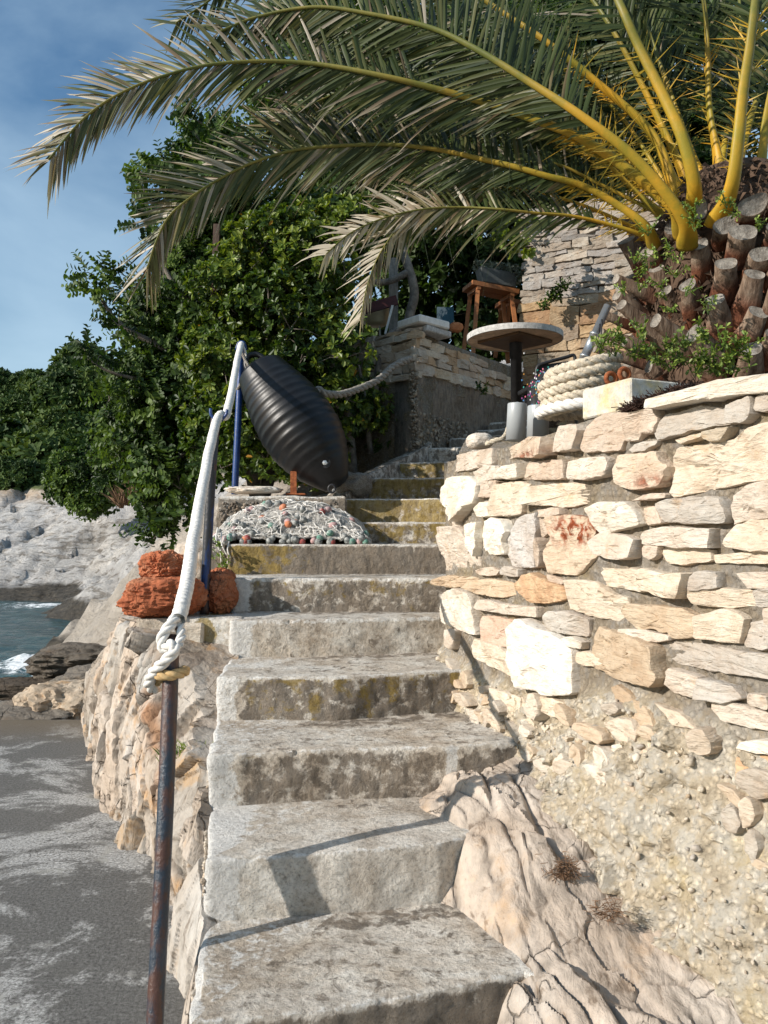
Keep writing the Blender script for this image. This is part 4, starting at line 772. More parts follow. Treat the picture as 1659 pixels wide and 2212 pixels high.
def stone(poly_sz, seed, h=.035, inset=.004, xyz=wxyz, n0=-.03, jag=.0035):
    r_ = np.random.default_rng(seed); q = np.array(poly_sz, float); q2 = np.vstack([q, q[:1]]); sg = np.r_[0, np.cumsum(np.linalg.norm(np.diff(q2, axis=0), axis=1))]
    N = int(max(26, min(90, sg[-1] / .013))); t = np.linspace(0, sg[-1], N, endpoint=False); b = np.c_[np.interp(t, sg, q2[:, 0]), np.interp(t, sg, q2[:, 1])]
    b = .06 * np.roll(b, 1, 0) + .88 * b + .06 * np.roll(b, -1, 0)
    c = b.mean(0); dv = b - c; ln = np.maximum(np.linalg.norm(dv, axis=1), 1e-6)[:, None]; un = dv / ln
    b3 = np.c_[b, np.full(N, seed * 1.7)]; b = b + un * (.0050 + fbm(b3, 34, 4, 5, gain=.65) * jag * 2.2)[:, None]; dv = b - c; ln = np.linalg.norm(dv, axis=1)[:, None]
    rmin = ln.min(); tilt = r_.normal(size=2) * .10; tl = h
    rings = []; spec = [(.0, n0, 0), (.0, .45 * tl, 0), (.0005, .80 * tl, 0), (.0022, .97 * tl, 0), (.007, 1.0 * tl, 0)]
    for ins, n, _ in spec:
        i_ = min(ins, rmin * .35); p_ = c + dv * (1 - i_ / ln); rings.append(np.c_[p_, np.full(N, n)])
    nk = max(4, int(rmin / .008)); last = c + dv * (1 - min(.007, rmin * .35) / ln)
    for j in range(1, nk): f_ = 1 - j / nk; rings.append(np.c_[c + (last - c) * f_, np.full(N, tl * 1.0)])
    G = np.array(rings); Vv = G.reshape(-1, 3); Vv = np.vstack([Vv, [c[0], c[1], tl]])
    s3 = np.c_[Vv[:, 0], Vv[:, 1], np.full(len(Vv), seed * 2.3)]
    lift = np.clip(Vv[:, 2] / tl, 0, 1)
    fh, fc, ft = facets(s3, np.array([9, 15, 1.0]), 12, 1.1, .5); fac = .0065 * fh - .004 * fc + .0035 * fbm(s3 * [1, 2.6, 1], 22, 4, 12, ridged=True) + .0016 * fbm(s3, 60, 2, 14)
    Vv[:, 2] += lift * (fac * min(1.3, .5 + rmin / .06) + (Vv[:, :2] - c) @ tilt)
    W = xyz(Vv[:, 0], Vv[:, 1], Vv[:, 2]); R_ = len(rings)
    Fq = [[j * N + i, j * N + (i + 1) % N, (j + 1) * N + (i + 1) % N, (j + 1) * N + i] for j in range(R_ - 1) for i in range(N)]
    Fq += [[(R_ - 1) * N + i, (R_ - 1) * N + (i + 1) % N, R_ * N] for i in range(N)]
    return W, Fq, Vv
bst = B(); redv = []
for i, (cr, poly, tk) in enumerate(STN):
    pts = [wsz((cr[0] + x * cr[2]) * .5575, (cr[1] + y * cr[2]) * .5575) for x, y in poly]
    W, Fq, Vv = stone(pts, 200 + i, h=.020 + .026 * ((i * 37 % 11) / 10) + (.012 if tk in 'wW' else 0))
    tn_ = np.array(TT[tk]) * (1 + .10 * (((i * 53) % 17) / 16 - .5)); bst.add(W, Fq, tn_)
    c = Vv[-1, :2]; ext_ = Vv.max(0) - Vv.min(0)
    rd = np.zeros(len(W))
    if tk == 'R': rd = np.exp(-((Vv[:, 0] - (c[0] + .15 * ext_[0])) / (.42 * ext_[0])) ** 2 - ((Vv[:, 1] - (c[1] + .22 * ext_[1])) / (.27 * ext_[1])) ** 2) * 1.5
    if tk == 'r': rd = .95 * np.exp(-((Vv[:, 0] - (c[0] + .2 * ext_[0])) / (.3 * ext_[0])) ** 2 - ((Vv[:, 1] - (c[1] - .3 * ext_[1])) / (.16 * ext_[1])) ** 2)
    if tk == 'o': rd = .25 + 0 * rd
    redv.append(rd)
se, _z = wsz(1672, 1100); r_ = np.random.default_rng(66); zc = .48; nn0 = 0
while zc < 1.62:
    hh = r_.uniform(.06, .13); sc_ = se + r_.uniform(0, .05)
    while sc_ < ws[-1] - .05:
        ll = r_.uniform(.12, .34); j = lambda: r_.uniform(-.012, .012); x0, x1, z0, z1 = sc_, sc_ + ll - .012, zc, min(1.70, zc + hh - .010)
        W, Fq, Vv = stone([(x0 + j(), z0 + j()), ((x0 + x1) / 2, z0 + j()), (x1 + j(), z0 + j()), (x1 + j(), z1 + j()), ((x0 + x1 * 2) / 3, z1 + j()), (x0 + j(), z1 + j())], 1500 + nn0, h=r_.uniform(.02, .045)); nn0 += 1
        bst.add(W, Fq, np.array(TT['awpygt'[nn0 % 6]]) * r_.uniform(.92, 1.05)); redv.append(np.zeros(len(W))); sc_ += ll
    zc += hh
so = bst.build('stones', MAT['stone'], wall)
at = so.data.attributes.new('red', 'FLOAT', 'POINT'); at.data.foreach_set('value', np.concatenate(redv).astype(np.float32))
WQ = [(840,1000),(900,900),(960,900),(1080,1000),(1220,1030),(1320,1130),(1420,1210),(1420,1480),(1420,1659),(1200,1670),(1080,1610),(900,1590),(870,1450),(830,1300),(850,1080)]
W, Fq, Vv = stone([wsz((C3[0] + x * C3[2]) * .5575, (C3[1] + y * C3[2]) * .5575) for x, y in WQ], 777, h=.065)
T(M('white_stone', W, Fq, MAT['stone'], wall, attrs={'tint': np.tile([1.28, 1.30, 1.31], (len(W), 1))}), 'large bright white stone in the wall')
# chinking and pebbles in the mortar
r_ = np.random.default_rng(44); bs2 = B(); nst = 0
while nst < 170:
    s = r_.uniform(ws[i0] + .1, ws[-1] * .9); z = r_.uniform(.1, .95); zb1 = np.interp(s, bs, bz)
    if z > zb1 - .03 or z < zb1 - .70: continue
    l, hh, ro = r_.uniform(.015, .085), r_.uniform(.010, .042), r_.uniform(-.5, .2); q_ = [(l * math.cos(a) * r_.uniform(.75, 1.1), hh * math.sin(a) * r_.uniform(.75, 1.1)) for a in np.linspace(0, 2 * math.pi, 7, endpoint=False)]
    q_ = [(s + x * math.cos(ro) - y * math.sin(ro), z + x * math.sin(ro) + y * math.cos(ro)) for x, y in q_]; W, Fq, Vv = stone(q_, 900 + nst, h=r_.uniform(.035, .06) + .02, n0=-.02)
    bs2.add(W, Fq, np.array([(1.0, .93, .84), (.98, .86, .72), (1.05, 1.02, .97), (.85, .82, .78)][nst % 4]) * r_.uniform(.85, 1.05)); nst += 1
bs2.build('rubble', MAT['stone'], wall)
pts = []
while len(pts) < 500:
    s = rng.uniform(ws[i0], ws[-1] * .93); z = rng.uniform(.05, .95); zb1 = np.interp(s, bs, bz)
    if z > zb1 - .02 or z < zb1 - .75: continue
    if rng.random() > .25 + 1.2 * max(0, float(vnoise(np.array([[s * 5, z * 5, 3.3]]))[0])): continue
    i = min(len(s_) - 1, int(s / .0095)); j = int(np.clip(np.searchsorted(Zg[i], z), 0, len(z_) - 1)); pts.append(tuple(flG.reshape(len(s_), -1, 3)[i, j] + np.array([-.004, -.003, 0])))
pebbles(pts, .003, .0105, 5, [(1.05, 1.0, .9), (1.1, 1.08, 1.02), (.9, .85, .75), (.8, .78, .76)]).build('pebbles', MAT['stone'], wall)

# ================================================================= TERRACE, PILLAR WALL, BACK WALL
def course_wall(name, a, b, ztop, zbot, seed, rowh=(.07, .16), slen=(.14, .42), parent=None, tints=None, hgt=.03, mname='x', mmat=None, zfun=None):
    """random rubble courses on the vertical plane from a to b"""
    a = np.array(a, float); b = np.array(b, float); Lw = np.linalg.norm(b - a); t = (b - a) / Lw; nrm = np.array([t[1], -t[0]])
    if nrm @ (-(a + b) / 2) < 0: nrm = -nrm
    xyz = lambda s, z, n: np.c_[a[0] + t[0] * s + nrm[0] * n, a[1] + t[1] * s + nrm[1] * n, z]
    r_ = np.random.default_rng(seed); bb = B(); z = zbot; i = 0
    tints = tints or [(1, .96, .9), (1.05, .98, .84), (.92, .84, .76), (.98, .97, .95), (1.08, 1.06, 1.0), (.95, .78, .6)]
    while z < ztop - .03:
        h = r_.uniform(*rowh); h = min(h, ztop - z); s = -r_.uniform(0, .1)
        while s < Lw:
            l = r_.uniform(*slen) * (1 + h * 2); g = .004; e = min(s + l, Lw + .03)
            if zfun is None or z + h <= zfun(max(0, (s + e) / 2)) + .02:
                j = lambda: r_.uniform(-.010, .010) * (1.0 + 3 * h)
                x0, x1, z0, z1 = s + g, e - g, z + g, z + h - g
                poly = [(x0 + j(), z0 + j()), ((x0 + x1) / 2, z0 + j()), (x1 + j(), z0 + j()), (x1 + j(), (z0 + z1) / 2), (x1 + j(), z1 + j()), ((x0 * 2 + x1) / 3, z1 + j()), (x0 + j(), z1 + j()), (x0 + j(), (z0 + z1) / 2)]
                W, Fq, _ = stone(poly, seed * 100 + i, h=hgt * r_.uniform(.6, 1.2), xyz=xyz, n0=-.02, jag=.003)
                bb.add(W, Fq, np.array(tints[r_.integers(len(tints))]) * r_.uniform(.85, 1.1)); i += 1
            s = e
        z += h
    o_ = bb.build('stones', mmat or MAT['stone'], parent); return o_, xyz, Lw
def plane_wall(name, a, b, z0, z1, thick, mat, parent, seed, amp=.015, res=.03, tint=(1, 1, 1), z1b=None):
    a = np.array(a, float); b = np.array(b, float); Lw = np.linalg.norm(b - a); t = (b - a) / Lw; nrm = np.array([t[1], -t[0]])
    if nrm @ (-(a + b) / 2) < 0: nrm = -nrm
    z1b = z1 if z1b is None else z1b
    s = np.linspace(0, Lw, max(4, int(Lw / res))); v = np.linspace(0, 1, max(4, int((z1 - z0) / res))); Sg, Vg = np.meshgrid(s, v, indexing='ij')
    zt = z1 + (z1b - z1) * s / Lw; Zg = z0 + Vg * (zt[:, None] - z0)
    f = np.c_[a[0] + t[0] * Sg.ravel(), a[1] + t[1] * Sg.ravel(), Zg.ravel()]
    d = amp * (fbm(f, 4, 5, seed) + .5 * fbm(f, 16, 3, seed + 1, ridged=True)); f[:, :2] += nrm * d[:, None]; Gd = f.reshape(*Sg.shape, 3)
    tp = np.stack([np.c_[a[0] + t[0] * s - nrm[0] * q, a[1] + t[1] * s - nrm[1] * q, zt] for q in (.02, thick)], 1)
    bk = np.c_[a[0] + t[0] * s - nrm[0] * thick, a[1] + t[1] * s - nrm[1] * thick, np.full(len(s), z0)][:, None]
    Gd = np.concatenate([Gd, tp, bk], 1)
    V = Gd.reshape(-1, 3); F = grid(*Gd.shape[:2]); n = Gd.shape[1]; F += [list(range(n)), [(Gd.shape[0] - 1) * n + j for j in range(n)][::-1]]
    at = {'tint': np.tile(tint, (len(V), 1)), 'wear': np.tile([1.25, 0, 0], (len(V), 1))}
    return M(name, V, F, mat, parent, attrs=at)
KC = (.30, 7.35)
tw = E('terrace_wall', (.3, 7.35, 1.6), 'dark concrete terrace wall topped with stone courses and a pale corner cap above the steps', 'terrace wall')
RE, LE = (1.42, 8.84), (-.75, 8.25)
plane_wall('concrete_face', KC, RE, 1.4, 2.98, .25, MAT['conc'], tw, 301, .02, .025, z1b=2.84)
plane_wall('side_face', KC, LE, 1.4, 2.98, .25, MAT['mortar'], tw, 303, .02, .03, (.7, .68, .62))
c1, _, _ = course_wall('x', (KC[0] - .012, KC[1] - .014), RE, 3.28, 2.86, 31, (.06, .10), (.12, .26), tw, hgt=.035, zfun=lambda s: 3.25 - .06 * s)
course_wall('x', (KC[0] - .012, KC[1] - .014), LE, 3.28, 2.80, 33, (.05, .09), (.10, .3), tw, hgt=.03)
plane_wall('course_backing', (KC[0] + .01, KC[1] + .01), RE, 2.75, 3.24, .28, MAT['mortar'], tw, 305, .008, .03, (.8, .78, .74))
plane_wall('course_backing', (KC[0] + .01, KC[1] + .01), LE, 2.75, 3.24, .28, MAT['mortar'], tw, 306, .008, .03, (.8, .78, .74))
V, F = box((.37, 7.46, 3.335), (.40, .32, .075), .72, .012); V = V + .006 * np.c_[vnoise(V * 9, 1), vnoise(V * 9, 2), vnoise(V * 9, 3)]
M('corner_cap', V, F, MAT['white'], tw, smooth=False)
V, F = box((.42, 7.50, 3.265), (.36, .28, .06), .82, .01); M('cap_course', V, F, MAT['gwood'] if False else MAT['tabledge'], tw, smooth=False)
pts = [(KC[0] - .02 + rng.normal() * .02, KC[1] - .03 + rng.normal() * .015, rng.uniform(1.9, 2.9)) for _ in range(260)]
for _ in range(500):
    s = rng.uniform(0, .9); pts.append((KC[0] + s * .6 + .0, KC[1] + s * .8 - .02, rng.uniform(1.9, 2.5)))
pebbles(pts, .008, .018, 8, [(.55, .52, .48), (.42, .40, .36), (.7, .66, .6)]).build('aggregate', MAT['stone'], tw)

# terrace floor and the garden soil above the near wall
V, F = slabmesh(-1.5, 3.0, 8.9, 12.5, 2.2, 3.20, 310, .02, .09)
T(M('terrace_floor', V, F, MAT['soil']), 'shaded earth floor of the upper terrace', 'ground', kind='structure')
X, Y = np.meshgrid(np.linspace(.3, 4.5, 150), np.linspace(.6, 9.2, 220), indexing='ij')
gc = [(.6, 3.6, 1.66), (.8, 2.8, 1.66), (1.1, 2.1, 1.66), (1.45, 1.4, 1.66), (1.9, 2.6, 1.78), (1.6, 3.4, 1.72), (3.5, 2.5, 2.0), (.75, 4.5, 1.68), (1.2, 5.2, 1.95), (1.1, 6.2, 2.08), (1.3, 7.3, 2.1), (2.5, 8, 2.2), (4, 6, 2.2), (4, 9, 2.3), (.7, 5.2, 1.55), (.9, 6.5, 1.9), (1.25, 8.5, 2.3), (2, .8, 1.7), (4, 1, 2)]
Z = rbf(gc, X, Y); dist = np.min([np.hypot(X - a_, Y - b_) for a_, b_ in wp[::6]], axis=0)
sidey = np.interp(Y, wp[::-1, 1], wp[::-1, 0])
Xc = np.maximum(X, sidey + .22 + .03 * (X - .3))
p = np.c_[Xc.ravel(), Y.ravel(), Z.ravel()]; p[:, 2] += .035 * fbm(p, 3, 5, 320) + .012 * fbm(p, 14, 4, 321)
T(M('garden_soil', p, grid(*X.shape), MAT['soil'], attrs={'tint': np.ones((len(p), 3))}), 'dry garden soil behind the near stone wall', 'soil', kind='structure')

bw = E('terrace_stone_wall', (2.6, 8.3, 2.2), 'tall rubble stone wall behind the palm with leaf shadows across it', 'stone wall')
BA, BB_ = (1.585, 8.85), (4.6, 7.3)
plane_wall('mortar_face', BA, BB_, 2.0, 4.92, .5, MAT['mortar'], bw, 330, .03, .03, (.88, .84, .76))
course_wall('x', (BA[0], BA[1] - .02), (BB_[0], BB_[1] - .02), 4.98, 3.95, 35, (.05, .11), (.10, .34), bw, hgt=.045, tints=[(.56, .56, .58), (.62, .61, .61), (.68, .65, .61), (.54, .50, .46)])
course_wall('x', (BA[0], BA[1] - .02), (BB_[0], BB_[1] - .02), 3.95, 2.1, 37, (.10, .26), (.12, .34), bw, hgt=.04, tints=[(.72, .58, .42), (.68, .52, .34), (.58, .50, .42), (.70, .63, .54), (.60, .42, .28)])

# ================================================================= FOLIAGE TOOLS
def leaves(Pp, D, U, ln, wd, shape=(.35, .38, .78, .46)):
    """folded obovate leaves: position, direction, up, length, width"""
    D = D / np.linalg.norm(D, axis=1)[:, None]; Sd = np.cross(D, U); Sd /= np.maximum(np.linalg.norm(Sd, axis=1), 1e-6)[:, None]; Nn = np.cross(Sd, D)
    l = ln[:, None]; w = wd[:, None]; a, wa, b_, wb = shape
    V = np.stack([Pp, Pp + D * l * a + Sd * w * wa + Nn * w * .16, Pp + D * l * b_ + Sd * w * wb + Nn * w * .12, Pp + D * l - Nn * l * .06, Pp + D * l * b_ - Sd * w * wb + Nn * w * .12, Pp + D * l * a - Sd * w * wa + Nn * w * .16], 1).reshape(-1, 3)
    n = len(Pp); i = np.arange(n)[:, None] * 6
    F = np.vstack([i + np.array([[0, 1, 2, 3]]), i + np.array([[0, 3, 4, 5]])])
    return V, F
def unit(n, r_): v = r_.normal(size=(n, 3)); return v / np.linalg.norm(v, axis=1)[:, None]
def inpoly(px, py, poly):
    c = False; n = len(poly)
    for i in range(n):
        x1, y1 = poly[i]; x2, y2 = poly[(i + 1) % n]
        if (y1 > py) != (y2 > py) and px < (x2 - x1) * (py - y1) / (y2 - y1) + x1: c = not c
    return c
def crown(clumps, per, leaf, wide, seed, bias=(-.5, -.45, .55), ros=8, compound=False):
    """clumps: (centre, radius). Twigs reach the clump surface and carry a rosette of leaves"""
    r_ = np.random.default_rng(seed); PP = []; DD = []; UU = []; LL = []; RN = []; tw_ = []
    bz_ = np.array(bias)
    for c, rad in clumps:
        n = int(per * (rad / .4) ** 2); d = unit(n, r_) + bz_ * .55; d /= np.linalg.norm(d, axis=1)[:, None]
        rr_ = rad * (.45 + .6 * r_.random(n) ** .5); tips = np.array(c) + d * rr_[:, None] * np.array([1, 1, .85])
        tone = np.clip(.45 + .25 * r_.normal(), .05, .9)
        for q in range(ros):
            if compound:
                ax = d + .25 * unit(n, r_); ax /= np.linalg.norm(ax, axis=1)[:, None]; sd = np.cross(ax, unit(n, r_)); sd /= np.linalg.norm(sd, axis=1)[:, None]
                pos = tips + d * (leaf * .75 * (q // 2 - 1))[:, None] if False else tips + d * (leaf * .62 * (q // 2 - 1)); dr = sd * (1 if q % 2 else -1) * 1.0 + d * .45
                if q == 0: sd0 = sd
                dr = sd0 * (1 if q % 2 else -1) + d * .5 + .15 * unit(n, r_); 
            else:
                a = 2 * math.pi * q / ros + r_.uniform(0, 1, n); e1 = np.cross(d, [0.3, .2, 1.0]); e1 /= np.maximum(np.linalg.norm(e1, axis=1), 1e-6)[:, None]; e2 = np.cross(d, e1)
                dr = np.cos(a)[:, None] * e1 + np.sin(a)[:, None] * e2 + d * r_.uniform(.3, 1.0, n)[:, None] + .2 * unit(n, r_); pos = tips - d * (leaf * .3 * r_.random(n))[:, None]
            PP.append(pos); DD.append(dr); UU.append(d + np.array([0, 0, .35]) + .25 * unit(n, r_)); LL.append(leaf * r_.uniform(.7, 1.15, n)); RN.append(np.clip(tone + .22 * r_.normal(size=n), 0, .95) + (r_.random(n) < .004) * 1.0)
        tw_.append((np.array(c), tips[::9]))
    PP = np.concatenate(PP); DD = np.concatenate(DD); UU = np.concatenate(UU); LL = np.concatenate(LL); RN = np.clip(np.concatenate(RN), 0, 1)
    V, F = leaves(PP, DD, UU, LL, LL * wide); return V, F, np.repeat(RN, 6), tw_
def twigs(tw_, r0, every=1):
    b = B()
    for c, tips in tw_[::every]:
        for t in tips:
            m = (c + t) / 2 + np.array([0, 0, .03]); V, F = tube([c, m, t], [r0, r0 * .7, r0 * .35], 4, False); b.add(V, F)
    return b
def fill(poly, n, yf, rad, seed, jit=.35, mind=.0):
    r_ = np.random.default_rng(seed); out = []; xs = [p_[0] for p_ in poly]; ys = [p_[1] for p_ in poly]; k_ = 0
    while len(out) < n and k_ < n * 60:
        k_ += 1; x, y = r_.uniform(min(xs), max(xs)), r_.uniform(min(ys), max(ys)); Yc = yf(x, y) + r_.uniform(0, jit); rr_ = r_.uniform(*rad)
        e = rr_ / Yc * FPX * .92
        if all(inpoly(x + e * math.cos(a), y + e * math.sin(a), poly) for a in (0, 1.05, 2.1, 3.14, 4.2, 5.2)): out.append((P(x, y, Yc), rr_))
    return out

# ---- carob tree (dark round leaflets, left and top)
ct = E('carob_tree', (-2.2, 7.6, 1.0), 'dark green carob tree with rounded leaflets against the sky on the left', 'tree')
polyA = [(400, 232), (470, 205), (560, 300), (590, 420), (560, 560), (520, 700), (500, 860), (470, 1010), (440, 1120), (400, 1188), (335, 1190), (278, 1165), (290, 1080), (255, 1010), (205, 990), (225, 900), (215, 830), (160, 775), (170, 745), (250, 755), (285, 740), (190, 655), (178, 600), (200, 560), (310, 600), (350, 540), (295, 480), (288, 350), (380, 350), (410, 300)]
cl = fill(polyA, 140, lambda x, y: 7.0 + .0012 * (1100 - y) + (x < 330) * .2, (.13, .36), 1, .9)
for (x, y) in [(190, 590), (188, 625), (175, 758), (205, 765), (300, 372), (300, 480), (410, 240), (425, 262), (345, 360), (300, 1130), (320, 1160), (235, 620), (380, 380), (225, 590), (310, 455), (300, 410), (330, 1090), (420, 300), (440, 350), (245, 700), (225, 860)]: cl.append((P(x + 12, y + 4, 7.2), .135))
polyT = [(450, 205), (560, 130), (640, 40), (760, -60), (1250, -60), (1250, 250), (1150, 520), (1060, 560), (880, 540), (700, 500), (560, 420)]
cl2 = fill(polyT, 80, lambda x, y: 8.6 + .0008 * (560 - y), (.3, .55), 2, 1.6)
V1, F1, r1, t1_ = crown(cl, 90, .060, .78, 11, ros=10, compound=True); V2, F2, r2, t2_ = crown(cl2, 46, .07, .75, 12, ros=10, compound=True)
V3, F3, r3, _ = crown(fill(polyA, 40, lambda x, y: 8.1, (.28, .42), 9, .4), 34, .09, .7, 17, ros=8); V2 = np.vstack([V2, V3]); F2 = np.vstack([F2, F3 + len(V2) - len(V3)]); r2 = np.r_[r2, r3 * .4]  # inner leaf layer coloured darker, painting in the shade inside the crown
M('crown', np.vstack([V1, V2]), np.vstack([F1, F2 + len(V1)]), MAT['leafA'], ct, smooth=False, attrs={'rnd': np.r_[r1, r2]})
twigs(t1_ + t2_, .006).build('twigs', MAT['bark'], ct)
bt = B()
for path, r0, r1_ in [([P(560, 1080, 7.9), P(520, 900, 7.9), P(470, 700, 7.8), P(420, 520, 7.9), P(420, 320, 8.0)], .09, .02), ([P(520, 900, 7.9), P(400, 780, 7.6), P(260, 700, 7.4), P(200, 610, 7.4)], .05, .012), ([P(540, 950, 7.8), P(400, 980, 7.4), P(300, 1080, 7.1)], .04, .01),
                     ([P(560, 1080, 7.9), P(640, 800, 8.6), P(700, 500, 9.2), P(800, 250, 9.4), P(950, 60, 9.6)], .10, .03), ([P(470, 700, 7.8), P(380, 620, 7.6), P(310, 470, 7.5), P(300, 370, 7.4)], .035, .01), ([P(300, 820, 7.5), P(230, 800, 7.4), P(170, 760, 7.3)], .02, .006)]:
    q = spline(path, 40); V, F = tube(q, np.linspace(r0, r1_, 40), 8); bt.add(V, F)
bt.build('trunk', MAT['bark'], ct)

# ---- glossy evergreen bush (yellow-green rosettes, centre)
eb = E('evergreen_bush', (-.6, 7.2, 1.4), 'glossy bright green evergreen bush behind the black buoy', 'bush')
polyB = [(560, 380), (640, 400), (760, 420), (860, 430), (900, 470), (860, 560), (800, 620), (790, 680), (830, 730), (832, 800), (790, 840), (880, 850), (905, 900), (900, 975), (860, 1000), (780, 1040), (690, 1060), (560, 1062), (470, 1075), (440, 1150), (380, 1180), (385, 1050), (380, 880), (400, 720), (430, 560), (520, 420)]
yB = lambda x, y: 6.55 + .35 * np.clip((700 - y) / 300, -.3, 1.5) + .9 * sstep(640, 860, x) * (y > 800)
cb = fill(polyB, 165, yB, (.16, .38), 3, .75)
cb += fill([(380, 560), (560, 400), (560, 1060), (460, 1060), (380, 1000)], 25, lambda x, y: 6.8, (.2, .35), 4, .5)
V1, F1, r1, t1_ = crown(cb, 60, .064, .48, 13, ros=9)
und = fill([(880, 520), (1150, 520), (1150, 600), (1100, 560), (1000, 555), (890, 560)], 12, lambda x, y: 8.0, (.08, .16), 6, .5); V2, F2, r2, t2_ = crown([(P(x, y, 8.0), .13) for x, y in [(1090, 500), (1110, 520), (1130, 545), (1100, 470), (1140, 500), (1060, 500)]], 70, .07, .7, 14, ros=8)
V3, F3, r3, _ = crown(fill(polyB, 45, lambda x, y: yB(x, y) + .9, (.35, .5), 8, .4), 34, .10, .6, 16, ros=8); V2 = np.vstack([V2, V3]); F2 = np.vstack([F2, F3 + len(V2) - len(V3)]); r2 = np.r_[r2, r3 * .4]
M('crown', np.vstack([V1, V2]), np.vstack([F1, F2 + len(V1)]), MAT['leafB'], eb, smooth=False, attrs={'rnd': np.r_[r1, np.r_[r2[:len(r2) - len(r3)] * .5 + .45, r3 * .4]]})  # leaves deep in the bush get darker tones to stand for inner shade
twigs(t1_, .005).build('twigs', MAT['bark'], eb)
bt = B()
for path, r0, r1_ in [([P(880, 700, 8.1), P(895, 640, 8.1), P(882, 580, 8.1), P(868, 520, 8.2), P(880, 420, 8.4)], .05, .04), ([P(893, 690, 8.1), P(870, 705, 7.9), P(835, 730, 7.7), P(820, 790, 7.6), P(800, 900, 7.6)], .035, .03), ([P(880, 590, 8.1), P(830, 610, 8.1), P(780, 600, 8.0), P(700, 560, 7.8)], .04, .02),
                      ([P(760, 1030, 7.4), P(755, 940, 7.4), P(740, 860, 7.3), P(700, 740, 7.2), P(640, 620, 7.1)], .05, .02), ([P(745, 900, 7.4), P(700, 880, 7.1), P(600, 860, 7.0)], .03, .01), ([P(800, 980, 7.5), P(790, 880, 7.5), P(770, 780, 7.5)], .03, .015), ([P(720, 1050, 7.3), P(690, 950, 7.2), P(640, 850, 7.1)], .035, .012)]:
    q = spline(path, 40); q += .02 * np.c_[fbm(q, 3, 3, 1), fbm(q, 3, 3, 2), fbm(q, 3, 3, 3)]; V, F = tube(q, np.linspace(r0, r1_, 40), 8); bt.add(V, F)
bt.build('trunk', MAT['bark'], eb)

# ---- backdrop hedge behind the terrace, its shade painted in by lowered leaf tones
dk = E('shaded_hedge', (.8, 11.5, 3.2), 'deeply shaded hedge at the back of the terrace', 'hedge')
cl = fill([(520, -120), (1700, -120), (1700, 560), (1240, 820), (620, 1000), (560, 500)], 90, lambda x, y: 11.2, (.5, .9), 7, 1.2)
V1, F1, r1, t1_ = crown(cl, 46, .13, .6, 15, ros=8); M('crown', V1, F1, MAT['leafA'], dk, smooth=False, attrs={'rnd': r1 * .6})
twigs(t1_, .01, 1).build('twigs', MAT['bark'], dk)

# ---- shore bushes and hillside wood
def bushset(name, label, cat, items, leaf, mat, seed, per=60, wide=.5, bias=(-.4, -.4, .5), ros=5, group=None):
    e = E(name, items[0][0], label, cat, group)
    V, F, r_, t_ = crown(items, per, leaf, wide, seed, bias, ros); M('crown', V, F, mat, e, smooth=False, attrs={'rnd': r_}); twigs(t_, leaf * .12, 1).build('twigs', MAT['bark'], e); return e
def blob(px, py, wpx, hpx, Yc, n, rad, seed):
    r_ = np.random.default_rng(seed); out = []
    while len(out) < n:
        a, b_ = r_.uniform(-1, 1, 2)
        if a * a + b_ * b_ < 1: out.append((P(px + a * wpx, py + b_ * hpx, Yc + r_.uniform(-1, 1) * wpx / FPX * Yc * .6), r_.uniform(*rad)))
    return out
bushset('shore_bush', 'dark rounded bush on the pale rocks below the hillside', 'bush', blob(190, 1045, 85, 48, 31, 26, (.45, .8), 1), .20, MAT['leafA'], 21, 46)
bushset('shore_bush', 'shrub mass running right of the rounded shore bush behind the carob', 'bush', blob(290, 1000, 70, 60, 29, 24, (.45, .8), 2), .20, MAT['leafA'], 22, 46)
bushset('shore_bush', 'bright green low shrubs on the gravel slope at the left edge', 'bush', blob(30, 1035, 60, 22, 44, 22, (.5, .9), 3), .26, MAT['pine'], 23, 46)
for i, (x, y, w_, h_, Yc, rd, lab) in enumerate([(190, 860, 62, 78, 62, (1.2, 2.4), 'tall spreading pine standing highest beside the carob crown'), (115, 900, 60, 55, 80, (1.5, 2.6), 'broad pine left of the highest pine on the slope'), (20, 862, 42, 42, 110, (1.8, 3.0), 'dark pine on the skyline at the left edge of the hill'),
                                           (78, 858, 36, 32, 112, (1.6, 2.6), 'round pine on the skyline behind the thin cypress'), (30, 945, 60, 55, 78, (1.4, 2.4), 'dark pine low on the slope at the left edge'), (150, 965, 70, 42, 58, (1.0, 1.8), 'low pine thicket just above the shore bushes')]):
    e = bushset('pine_tree', lab, 'tree', blob(x, y, w_, h_, Yc, 34, rd, 30 + i), .6 if i != 5 else .42, MAT['pine'], 40 + i, 9, .42, (-.3, -.3, .6), 7, 'pines on the hillside')
    c = P(x, y + h_, Yc); V, F = tube([c - Vector((0, 0, 1)), c, P(x, y, Yc)], [.12, .12, .08], 7); M('trunk', V, F, MAT['bark'], e)
cy = E('cypress_tree', P(62, 905, 75), 'thin dark cypress spire on the wooded slope', 'tree')
V, F, r_, t_ = crown([(P(62, 868 + 9 * i, 75), .35 + .5 * math.sin(math.pi * min(1, (i + 1) / 9) * .75)) for i in range(9)], 14, .4, .4, 50, (0, 0, .6), 7)
M('crown', V, F, MAT['pine'], cy, smooth=False, attrs={'rnd': r_ * .4}); c = P(62, 950, 75); V, F = tube([c - Vector((0, 0, 1)), P(62, 880, 75)], [.15, .05], 6); M('trunk', V, F, MAT['bark'], cy)
wd = []; r_ = np.random.default_rng(5); V_ = []
for _ in range(520):
    y = r_.uniform(40, 125); x = r_.uniform(-.62, .35) * y; zt = TERR(x, y); 
    if zt < 4.0 + (y < 50) * 1.5: continue
    wd.append(((x, y, zt + r_.uniform(.2, 1.4)), r_.uniform(.9, 2.3)))
